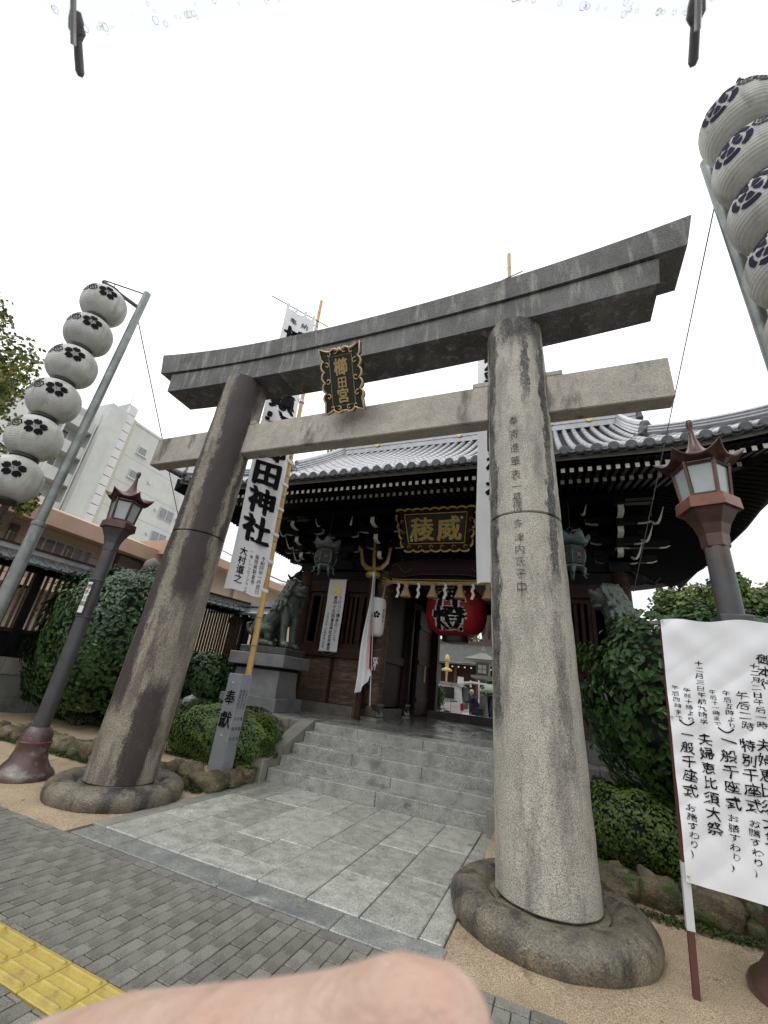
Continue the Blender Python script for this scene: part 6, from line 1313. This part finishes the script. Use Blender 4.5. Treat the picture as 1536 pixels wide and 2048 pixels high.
# ================================================================== buildings left
TB = thing('tan_balcony_house', (-21.5, 8, 0), 'tan two-storey building with deep overhanging roof and railed balcony behind the left fence', 'building')
bt = lambda nm, m_, *a: MB().box(*a).build(nm, m_, TB)
bt('wall', 'tan2', -24, -20.4, -6, 16, 0, 6.9)
mb = MB(); mb.prism([(-18.7, 6.15), (-18.55, 6.75), (-20.5, 7.35), (-24, 7.4), (-24, 6.6), (-20.4, 6.35)], lambda u, v, w_: (u, -6 + w_, v), 21.8); mb.fix = True; mb.build('roof', 'tan', TB)
mb = MB(); mb.prism([(-18.7, 6.15), (-18.4, 6.7), (-20.5, 7.0), (-20.4, 6.4)], lambda u, v, w_: (u, 15.85 + w_, v + w_ * .12), 1.6); mb.fix = True; mb.build('roof_end', 'tan', TB)
bt('balcony_slab', 'tan', -20.4, -19.0, -6, 13.2, 4.05, 4.55); bt('balcony_ledge', 'tan2', -20.4, -18.8, -6, 12.2, 3.7, 4.0); bt('ledge_block', 'tan', -20.0, -18.75, 9.3, 9.9, 3.7, 4.5)
for (y0, y1) in ((3.5, 6.6), (9.7, 12.2)):
    wnd = bt('window', 'frame', -20.39, -20.33, y0, y1, 4.6, 6.0)
    n = 6
    for k in range(n): a = y0 + (y1 - y0) * k / n; MB().box(-20.33, -20.31, a + .03, a + (y1 - y0) / n - .03, 4.65, 5.95).build('pane', 'curtain', wnd)
bt('dark_post', 'rail', -20.38, -20.2, 8.7, 9.0, 4.5, 6.1); bt('grille', 'greyr', -20.38, -20.3, 6.8, 8.4, 4.6, 6.0)
for z in (4.75, 5.12, 5.5): MB().tube([(-19.05, -6, z), (-19.05, 13.1, z)], .018, 5).build('rail', 'rail', TB)
mb = MB()
for y in np.arange(-5.9, 13.1, .14): mb.tube([(-19.05, y, 4.55), (-19.05, y, 5.5)], .008, 4)
mb.build('baluster', 'rail', TB, kind='stuff')
for y in np.arange(-5, 13.2, 2.2): bt('rail_post', 'rail', -19.09, -19.01, y - .03, y + .03, 4.55, 5.55)
for y in (6.7, 13.0, 15.8): bt('wall_pier', 'tan2', -20.40, -20.15, y - .2, y + .2, 4.5, 6.3)
bt('grey_bay', 'greyr', -20.4, -19.9, 13.3, 15.5, 3.6, 6.2); bt('grey_bay_window', 'glassdark', -19.9, -19.86, 13.4, 15.3, 4.3, 4.9)
BH = thing('beige_hall', (-19, 22, 0), 'plain beige hall with an overhanging flat roof behind the side gate', 'building')
bh = lambda nm, m_, *a: MB().box(*a).build(nm, m_, BH)
bh('wall', 'tan2', -24, -17.2, 14.6, 34, 0, 6.6)
mb = MB(); mb.prism([(-15.8, 6.35), (-15.75, 6.75), (-17.5, 7.3), (-24, 7.3), (-24, 6.9), (-17.2, 6.5)], lambda u, v, w_: (u, 14.2 + w_, v), 20.2); mb.fix = True; mb.build('roof', 'tan', BH)
bh('window', 'greyr', -17.19, -17.12, 15.9, 16.5, 3.6, 5.0); bh('window', 'greyr', -17.19, -17.12, 21.0, 21.5, 4.1, 4.7); bh('wall_pier', 'tan2', -17.2, -17.0, 18.5, 18.8, 0, 6.5); bh('wall_pier', 'tan2', -17.2, -17.0, 23.2, 23.5, 0, 6.5); bh('ledge', 'tan', -17.2, -17.1, 14.7, 34, 5.0, 5.06)
# white apartment block
AP = thing('white_apartment_block', (-45, 24, 0), 'tall white apartment block with stepped box column and small windows behind the left lamp', 'building')
ap = lambda nm, m_, *a: MB().box(*a).build(nm, m_, AP)
ap('wall', 'white_bld', -52, -40, 22.9, 32.0, 0, 24.2); ap('stripe', 'cream', -40.6, -39.7, 22.2, 22.95, 0, 24.4); 
ap('stair_tower', 'white_bld', -46, -39.2, 19.9, 21.4, 0, 24.3); mb = MB(); mb.prism([(-39.2, 19.9), (-38.6, 20.6), (-38.6, 21.3), (-39.2, 21.4)], lambda u, v, w_: (u, v, w_), 24.0); mb.fix = True; mb.build('tower_face', 'white_bld', AP)
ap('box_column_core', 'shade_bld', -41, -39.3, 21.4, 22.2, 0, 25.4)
for k in range(24): ap('box_unit', 'white_bld2', -39.3, -38.95, 21.38, 22.22, 1.2 + k * 1.0, 2.12 + k * 1.0)
ap('parapet', 'white_bld', -52, -39.9, 22.95, 32.1, 24.2, 24.45)
ap('balcony_block', 'white_bld', -52, -41.5, 15.2, 19.9, 0, 23.3)
for f_ in range(8):
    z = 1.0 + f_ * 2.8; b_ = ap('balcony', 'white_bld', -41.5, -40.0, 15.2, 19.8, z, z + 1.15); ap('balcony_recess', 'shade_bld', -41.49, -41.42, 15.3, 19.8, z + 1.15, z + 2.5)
    wn = ap('window', 'frame', -41.42, -41.35, 15.9, 18.6, z + 1.0, z + 2.45)
    for k in range(2): MB().box(-41.35, -41.32, 16.0 + k * 1.3, 17.2 + k * 1.3, z + 1.05, z + 2.4).build('pane', 'glassdark', wn)
for y in (15.15, 17.3, 19.75): MB().tube([(-39.93, y, 0), (-39.93, y, 23.0)], .06, 6).build('drainpipe', 'white_bld2', AP)
ap('divider', 'white_bld', -41.5, -39.9, 17.25, 17.4, 0, 23)
for k, zc in enumerate((21.8, 19.0, 16.2, 13.4, 10.6)):
    wn = ap('window', 'frame', -40.0, -39.9, 24.3, 25.3, zc - .45, zc + .45); MB().box(-39.9, -39.88, 24.38, 25.22, zc - .37, zc + .37).build('pane', 'glass', wn); ap('window_sill', 'white_bld2', -40, -39.75, 24.2, 25.5, zc - .55, zc - .46)
    ap('vent', 'frame', -40, -39.8, 26.6, 26.85, zc - .1, zc + .2)
for k, zc in enumerate((16.6, 13.8, 11.0, 8.2)):
    wn = ap('window', 'frame', -40.0, -39.9, 29.0, 30.9, zc - .65, zc + .65)
    for q in range(2): MB().box(-39.9, -39.88, 29.06 + q * .94, 29.9 + q * .94, zc - .58, zc + .58).build('pane', 'glass', wn)
    ap('vent', 'frame', -40, -39.8, 28.4, 28.6, zc - .1, zc + .15); ap('vent', 'frame', -40, -39.8, 31.3, 31.5, zc - .1, zc + .15)
for z in (6.5, 9.3, 12.1, 14.9, 17.7, 20.5): ap('wall_joint', 'shade_bld', -40.0, -39.985, 23.0, 31.9, z, z + .05)
MB().tube([(-40, 21.8, 25.4), (-40, 21.8, 28.0)], .04, 5).build('mast', 'frame', AP)
WB = thing('distant_white_building', (-50, 66, 0), 'distant pale office building with rows of dark windows left of the gate wall', 'building')
MB().box(-62, -36, 66, 76, 0, 18).build('wall', 'white_bld', WB); 
for z in (8.2, 11.2, 14.2):
    MB().box(-62, -36, 65.6, 66, z - 1.5, z - .7).build('balcony_band', 'white_bld2', WB)
    for k in range(7): wn = MB().box(-61 + k * 3.6, -58.6 + k * 3.6, 65.9, 65.98, z - .5, z + 1.0).build('window', 'glassdark', WB)
GB = thing('distant_grey_building', (30, 70, 0), 'small grey building corner at the far right horizon', 'building'); MB().box(26, 44, 66, 80, 0, 17.2).build('wall', 'greyr', GB); MB().box(30, 40, 68, 78, 17.2, 19.5).build('upper_wall', 'greyr', GB)
# ================================================================== inside the courtyard
IH = thing('courtyard_hall', (-8, 36, .45), 'low red-brown shrine hall with pale roof and dotted rafter ends inside the courtyard', 'shrine hall')
ih = lambda nm, m_, *a: MB().box(*a).build(nm, m_, IH)
ih('wall', 'wood', -16, 2, 36, 42, .45, 4.1); ih('wall_lower', 'brownboard', -16, 2, 35.94, 36, .45, 1.6)
mb = MB(); mb.add([(-17, 34.4, 4.0), (3, 34.4, 4.0), (3, 39, 5.9), (-17, 39, 5.9)], [(0, 1, 2, 3)]); mb.box(-17, 3, 34.35, 34.42, 3.86, 3.99); mb.build('roof', 'roofgreen', IH); ih('ridge', 'copper', -17, 3, 38.9, 39.3, 5.85, 6.25)
mb = MB()
for x in np.arange(-16.8, 3, .5): mb.box(x, x + .1, 34.38, 34.44, 3.62, 3.72)
mb.build('rafter_ends', 'whitepaint', IH, kind='stuff')
for x in np.arange(-15, 2, 1.8): ih('column', 'copper', x - .12, x + .12, 35.8, 36.0, .45, 3.9)
ih('notice', 'whitepaper', -7.6, -7.1, 35.85, 35.9, 2.5, 3.0); ih('notice', 'whitepaper', -6.6, -6.45, 35.85, 35.9, 2.3, 2.8)
MB().add([(-16, 46, 4), (-11, 46, 4), (-11.0, 46, 5.2), (-13.5, 46, 9.2), (-16, 46, 9.2)], [(0, 1, 2, 3, 4)]).build('gable_end', 'roofgreen', IH)
SL = thing('stone_lantern', (-3.45, 22, .45), 'pale stone lantern with pointed roof standing in the courtyard beyond the gate', 'stone lantern')
sx0, sy0 = -3.4, 22
MB().lathe([(.55, .45), (.5, .65), (.22, .8), (.20, 2.35), (.24, 2.4)], (sx0, sy0, 0), 4, tw=PI / 4).build('shaft', 'stonepale', SL)
MB().lathe([(.3, 2.4), (.72, 2.5), (.74, 2.6), (.45, 2.62)], (sx0, sy0, 0), 4, tw=PI / 4).build('platform', 'stonepale', SL)
fb = MB().lathe([(.42, 2.62), (.44, 3.22)], (sx0, sy0, 0), 4, tw=PI / 4).build('fire_box', 'greyr', SL)
for i in range(2):
    for j in range(2): MB().box(sx0 - .2 + .21 * i, sx0 - .02 + .21 * i, sy0 - .325, sy0 - .32, 2.72 + .21 * j, 2.90 + .21 * j).build('pane', 'whitepaper', SL)
MB().lathe([(.45, 3.2), (1.12, 3.28), (1.14, 3.34), (.5, 3.56), (.14, 3.72), (.16, 3.76), (.02, 4.05)], (sx0, sy0, 0), 4, tw=PI / 4).build('roof', 'stonepale', SL)
GO = thing('golden_bell_ornament', (-5.95, 25, .45), 'golden bell-shaped ornament on a stand in front of the courtyard hall', 'ornament')
MB().lathe([(r_ * .8, 3.78 - (3.95 - z_) * .78) for r_, z_ in ((.001, 3.95), (.04, 3.9), (.13, 3.85), (.17, 3.6), (.22, 3.45), (.16, 3.43), (.10, 3.36), (.12, 3.30), (.13, 3.1), (.10, 3.0), (.36, 2.86), (.40, 2.80), (.36, 2.74), (.10, 2.72), (.06, 2.4))] + [(.05, .45)], (-5.95, 25, 0), 20).build('ornament', 'goldtext', GO, smooth='all')
MB().grid(3, 20, lambda u, v: (-3.86 + .16 * u + .02 * math.sin(v * 9), 23.4 + .02 * math.sin(v * 11), 1.2 + 2.6 * v)).build('white_streamer_banner', 'cloth', None, (-3.8, 23.4, .45), label='narrow white banner hanging beside the courtyard stone lantern', cat='banner')
PT = thing('potted_plant', (-4.43, 17.4, .45), 'green potted plant just inside the gate beside the taxi', 'potted plant')
MB().lathe([(.10, .45), (.15, .48), (.19, .86), (.21, .88), (.17, .9)], (-4.43, 17.4, 0), 16).build('pot', 'greyr', PT)
P, Nn = shell((-4.43, 17.4, 1.38), (.26, .26, .52), 420, 31, 2, .7, .2); V, F = leaves(P, Nn, .11, .5, 1.2, seed=31); np_obj('foliage', V, F, 'leafy', PT, kind='stuff')
# taxi van: side towards the camera, nose left, tail right, tailgate raised
VN = thing('white_taxi_van', (-6.3, 21.6, .30), 'white taxi van with raised tailgate parked in the courtyard beyond the gate', 'van')
g0 = .30; xr = -4.16; vy0, vy1 = 20.9, 22.6
side = [(xr - 4.4, .45), (xr - 4.38, .85), (xr - 4.1, 1.05), (xr - 3.5, 1.2), (xr - 2.9, 1.72), (xr - 2.6, 1.82), (xr - 1.2, 1.87), (xr - .35, 1.84), (xr - .12, 1.72), (xr - .03, 1.1), (xr, .55), (xr - .03, .28), (xr - 4.3, .28)]
mb = MB(); n = len(side); rows = []
for y, k in ((vy0 + .10, 0), (vy0, 1), (vy1, 1), (vy1 - .10, 0)): rows += [(x if k else xr - 2.2 + (x - xr + 2.2) * .985, y + (.10 if (z > 1.15 and y < 21.7) else -.10 if z > 1.15 else 0) * 1, g0 + (z if k else z * .985 + .0)) for x, z in side]
mb.add(rows, [tuple(range(n)), tuple(3 * n + i for i in range(n))[::-1]] + [(j * n + i, j * n + (i + 1) % n, (j + 1) * n + (i + 1) % n, (j + 1) * n + i) for j in range(3) for i in range(n)]); mb.fix = True; mb.build('body', 'carwhite', VN, smooth=True)
vw = lambda nm, m_, x0, x1, z0, z1, par=VN, y=vy0 + .085, d=.03: MB().box(x0, x1, y - d, y, g0 + z0, g0 + z1).build(nm, m_, par)
vw('side_window', 'glassdark', xr - 1.55, xr - .42, 1.14, 1.64); vw('side_window', 'glassdark', xr - 2.75, xr - 1.65, 1.18, 1.66); vw('window_label', 'whitepaper', xr - 1.35, xr - 1.27, 1.3, 1.38, y=vy0 + .05, d=.004)
vw('tail_light', 'tail', xr - .10, xr + .01, .68, .98, y=vy0 + .03, d=.035); MB().box(xr - .02, xr + .02, vy0 + .02, vy0 + .2, g0 + .68, g0 + .98).build('tail_light', 'tail', VN)
vw('door_track', 'black', xr - .52, xr - .25, 1.02, 1.06, y=vy0 + .03, d=.04); vw('door_seam', 'black', xr - .56, xr - .545, .35, 1.75, y=vy0 + .01, d=.012); vw('trim_line', 'greyr', xr - 2.7, xr - .56, .98, 1.0, y=vy0 + .01, d=.012)
for x in (xr - .75, xr - 3.55):
    mb = MB(); mb.tube([(x, vy0 + .03, g0 + .31), (x, vy0 + .22, g0 + .31)], .31, 20); wl = mb.build('wheel', 'rubber', VN); MB().tube([(x, vy0 + .02, g0 + .31), (x, vy0 + .03, g0 + .31)], .18, 14).build('rim', 'frame', wl)
mb = MB(); f = lambda u, v: (u, vy0 - .012, v); mb2 = MB()
for i, ch in enumerate('■タクシー'):
    v_, f_ = glyph(ch, .01); mb.add([f(xr - 1.33 + .125 * i + x * .12, g0 + .70 + y * .12) for x, y in (v_ if ch != 'ー' else [(a, b_ * .2) for a, b_ in v_])], f_)
mb.build('lettering', 'ink', VN)
MB().box(xr - 1.22, xr - 1.06, vy0 - .014, vy0 - .008, g0 + 1.04, g0 + 1.13).build('logo', 'flagred', VN); MB().box(xr - 1.04, xr - .84, vy0 - .014, vy0 - .008, g0 + 1.04, g0 + 1.13).build('logo', 'greyr', VN)
MB().box(xr - .06, xr - .01, vy0 + .15, vy1 - .15, g0 + .6, g0 + 1.7).build('open_tail', 'black', VN)
mb = MB(); mb.prism([(xr - .30, 1.84), (xr - .1, 1.93), (xr + .45, 2.0), (xr + 1.15, 1.95), (xr + 1.15, 1.88), (xr + .4, 1.92), (xr - .2, 1.84)], lambda u, v, w_: (u, vy0 + .12 + w_, g0 + v), 1.4); mb.fix = True; mb.build('tailgate', 'carwhite', VN)
MB().tube([(xr - .05, vy0 + .2, g0 + 1.5), (xr + .45, vy0 + .2, g0 + 1.9)], .015, 5).build('gas_strut', 'black', VN)
# people
def person(x, y, z, lab, pose, hair, top, bottom, h=1.62, reach=None, bag=False):
    t = thing('person', (x, y, z), lab, 'person'); k = h / 1.7; P = lambda a, b_, c: (x + a * k, y + b_ * k, z + c * k)
    lean = pose  # forward bend along -x
    sh_ = (-lean * .9, 0, 1.38 - lean * .35); hp = (0, 0, .92); hd = (sh_[0] - lean * .25, 0, sh_[2] + .24)
    S3 = [('c', [P(*hp), P(sh_[0] * .5, 0, (sh_[2] + .92) / 2), P(*sh_)], [.15 * k, .145 * k, .14 * k]), ('c', [P(sh_[0], -.17, sh_[2]), P(sh_[0], .17, sh_[2])], .075 * k), ('c', [P(sh_[0], 0, sh_[2]), P(*hd)], .06 * k), ('e', P(hd[0], 0, hd[2] + .06), (.085 * k, .075 * k, .115 * k)), ('e', P(hd[0] - .085, 0, hd[2] + .04), (.018 * k, .014 * k, .02 * k))]
    hands = []
    for s_ in (-1, 1):
        hx = (0, s_ * .10); S3.append(('c', [P(0, s_ * .09, .90), P(-.03 * lean, s_ * .10, .50), P(0, s_ * .10, .10)], [.095 * k, .065 * k, .045 * k])); S3.append(('e', P(-.06, s_ * .10, .04), (.12 * k, .045 * k, .04 * k)))
        hand = reach if reach and s_ == -1 else (sh_[0] - .08, s_ * .24, .82 + (sh_[2] - 1.38)); el = ((sh_[0] + hand[0]) / 2 + .02, s_ * .25 if not reach else hand[1] * .5 - .1, (sh_[2] + hand[2]) / 2 - .05)
        S3.append(('c', [P(sh_[0], s_ * .19, sh_[2] - .02), P(*el), P(*hand)], [.055 * k, .045 * k, .032 * k])); hands.append(hand); S3.append(('e', P(hand[0] - .03, hand[1], hand[2] - .05), (.035 * k, .025 * k, .055 * k)))
        for q in range(4): S3.append(('c', [P(hand[0] - .05 + q * .018, hand[1], hand[2] - .09), P(hand[0] - .055 + q * .018, hand[1], hand[2] - .15 + abs(q - 1.5) * .012)], .009 * k))
    sculpt(S3, .018, 'body', 'skin', t)
    C3 = [('c', [P(0, 0, .86), P(sh_[0] * .5, 0, (sh_[2] + .92) / 2), P(sh_[0], 0, sh_[2] + .02)], [.185 * k, .175 * k, .165 * k]), ('c', [P(sh_[0], -.18, sh_[2]), P(sh_[0], .18, sh_[2])], .095 * k)]
    for s_, hand in zip((-1, 1), hands):
        el = ((sh_[0] + hand[0]) / 2 + .02, s_ * .25 if not reach else hand[1] * .5 - .1, (sh_[2] + hand[2]) / 2 - .05); C3.append(('c', [P(sh_[0], s_ * .19, sh_[2] - .02), P(*el), P(*hand)], [.078 * k, .065 * k, .05 * k]))
    sculpt(C3, .02, 'jacket', top, t)
    sculpt([('c', [P(0, 0, .9), P(0, 0, .6), P(.02, 0, .28)], [.17 * k, .20 * k, .22 * k])] if bottom == 'greencloth' else [('c', [P(0, s_ * .09, .92), P(0, s_ * .10, .5), P(0, s_ * .10, .10)], [.125 * k, .09 * k, .08 * k]) for s_ in (-1, 1)], .02, 'skirt' if bottom == 'greencloth' else 'trousers', bottom, t)
    sculpt([('e', P(hd[0] + .015, 0, hd[2] + .10), (.105 * k, .098 * k, .10 * k)), ('e', P(hd[0] + .05, 0, hd[2] + .04), (.075 * k, .09 * k, .10 * k))], .014, 'hair', hair, t)
    if bag: b_ = MB(); b_.bbox(x - .22, x + .06, y - .36, y - .24, z + .62, z + .92, .03); b_.build('shoulder_bag', 'black', t)
    return t
person(-3.42, 20.7, .30, 'white-haired person in dark navy bending towards the open back of the taxi', .28, 'hairw', 'navy', 'navy', 1.62, reach=(-.62, -.05, 1.12))
person(-3.08, 20.2, .30, 'person with black hair in a grey jacket and long skirt standing behind the taxi', .03, 'hairb', 'greycloth', 'greencloth', 1.70, bag=True)
person(-2.82, 20.6, .30, 'person in dark clothes under a green umbrella near the courtyard lantern', 0, 'hairb', 'navy', 'navy', 1.6)
UG = thing('green_umbrella', (-2.8, 20.55, 1.4), 'open pale green umbrella held up behind the taxi', 'umbrella')
MB().lathe([(.001, 2.52), (.15, 2.50), (.35, 2.41), (.50, 2.27), (.55, 2.16), (.545, 2.15)], (-2.82, 20.5, -.28), 16).build('canopy', 'umbgreen', UG, smooth='all'); MB().tube([(-2.82, 20.5, 1.1), (-2.82, 20.5, 2.3)], .01, 5).build('handle', 'black', UG)
# ================================================================== clear umbrella held over the camera
UC = thing('clear_umbrella', (.066, -.43, 2.42), 'transparent vinyl umbrella edge with raindrops at the top of the view', 'umbrella')
Cx, Cy, R_, zr = .070, -.432, .618, 2.10
a1 = math.atan2(.034 - Cy, -.334 - Cx); da = 2 * PI / 8
def uc(a, r, e=0):
    q = (a - a1) / da; q = abs((q % 1) - .5) * 2; rr = r * R_ * (1 - .105 * (1 - q ** 1.6) * r); return (Cx + rr * math.cos(a), Cy + rr * math.sin(a), zr + .28 * (1 - r * r) + .018 * (1 - q) * r + e)
mb = MB(); mb.grid(96, 14, lambda u, v: uc(u * 2 * PI, .06 + .94 * v)); mb.build('canopy', 'clear', UC, smooth='all')
for k in range(8):
    a = a1 - k * da; MB().tube([uc(a, r, -.006) for r in np.linspace(.05, 1.0, 9)], .0022, 6).build('rib', 'frame', UC)
    p1 = Vector(uc(a, .985)); p2 = Vector(uc(a, 1.0)); d = (p2 - p1).normalized(); d = Vector((math.cos(a), math.sin(a), -.55)).normalized(); MB().tube([p1 - d * .006, p1, p1 + d * .006, p1 + d * .011, p1 + d * .030, p1 + d * .033], [.0035, .0052, .0058, .0032, .0034, .0018], 12).build('rib_tip', 'cable', UC)
MB().tube([(Cx, Cy, 1.55), (Cx, Cy, zr + .33)], .006, 8).build('shaft', 'frame', UC); MB().tube([(Cx, Cy, 1.40), (Cx, Cy, 1.56)], .014, 10).build('handle', 'cloth', UC)
mb = MB(); rg = random.Random(8)
for k in range(360):
    a = a1 - rg.uniform(-.35, 1.4) * da; r = 1 - abs(rg.gauss(0, .07)) * .9 if k % 3 else .992; s_ = rg.uniform(.0008, .0024) * (1.1 if k % 3 == 0 else .8); p = uc(a, r, .001); mb.lathe([(s_, 0), (s_ * .85, s_ * .4), (s_ * .45, s_ * .62), (.0001, s_ * .66)], p, 8)
mb.build('raindrops', 'drop', UC, kind='stuff', smooth='all')
# ================================================================== photographer's hand at the bottom edge
cM = cam.matrix_world.copy()
RR = Matrix((X_, Y_, Z_))
def cp(u, v, d): q = Vector(((u - 768) / 815.6 * d, -(v - 1024) / 815.6 * d, -d)); q = RR @ q; return (q.x, q.y, q.z + 1.65)
HD = thing('person', cp(500, 2200, .08), 'fingertip and hand of the person holding the camera, blurred at the bottom edge', 'person')
px = lambda r, d: r / 815.6 * d
hs_ = [('c', [cp(884, 2084, .060), cp(805, 2094, .060), cp(690, 2148, .061), cp(560, 2170, .062), cp(400, 2192, .064), cp(220, 2246, .068), cp(40, 2340, .072), cp(-200, 2600, .08)], [px(118, .06), px(138, .06), px(150, .061), px(150, .062), px(154, .064), px(180, .068), px(210, .072), px(260, .08)])]
hs_.append(('c', [cp(-200, 2780, .088), cp(100, 2880, .10), cp(400, 2950, .108)], [px(330, .088), px(380, .10), px(360, .108)]))
for k in range(4):
    b0 = (150 + 170 * k, 2760 + 40 * k, .11 + .006 * k); hs_.append(('c', [cp(b0[0], b0[1], b0[2]), cp(b0[0] + 330, b0[1] - 130, b0[2] + .012), cp(b0[0] + 470, b0[1] - 60, b0[2] + .03), cp(b0[0] + 420, b0[1] + 30, b0[2] + .045)], [.0105, .0095, .0085, .0075]))
hs_.append(('c', [cp(200, 2900, .104), (-.02, -.06, 1.50), (.02, -.20, 1.36), (.06, -.34, 1.22)], [.034, .027, .034, .042]))
sculpt(hs_, .0015, 'hand', 'skin', HD, smooth_it=12)

# ================================================================== fallen leaves
rg = random.Random(12)
lf, ff = leaves(np.zeros((1, 3)), np.array([[0, 0, 1.]]), .045, .55, .01, seed=2)
for nm_, m_ in (('y', 'fern'), ('b', 'bamboonode')):
    me = bpy.data.meshes.new('fallen_leaf'); me.from_pydata(lf.tolist(), [], [tuple(f) for f in ff.tolist()]); me.materials.append(M[m_])
    if nm_ == 'y':
        o = link('fallen_leaf', me, None, (-1.96, 3.66, .012), label='single fallen yellow leaf on the bluish border stone of the path', cat='leaf', rot=(.1, .1, .8))
    else:
        P = []
        for k in range(40):
            x = rg.uniform(-.7, 1.6) if k % 2 else rg.uniform(-8, -4.8); y = rg.uniform(3.7, 5.3)
            if (x + .17) ** 2 + (y - 4.7) ** 2 < .8 or (x + 5.38) ** 2 + (y - 4.65) ** 2 < .8: continue
            P.append((x, y, sandz(x, y) + .008))
        V, F = leaves(np.array(P), np.tile([0, 0, 1.], (len(P), 1)), .028, .55, .5, seed=9); np_obj('leaf_litter', V, F, 'bamboonode', None, (0, 0, 0), kind='stuff', label='scattered small brown dead leaves on the sandy soil', cat='leaf litter')
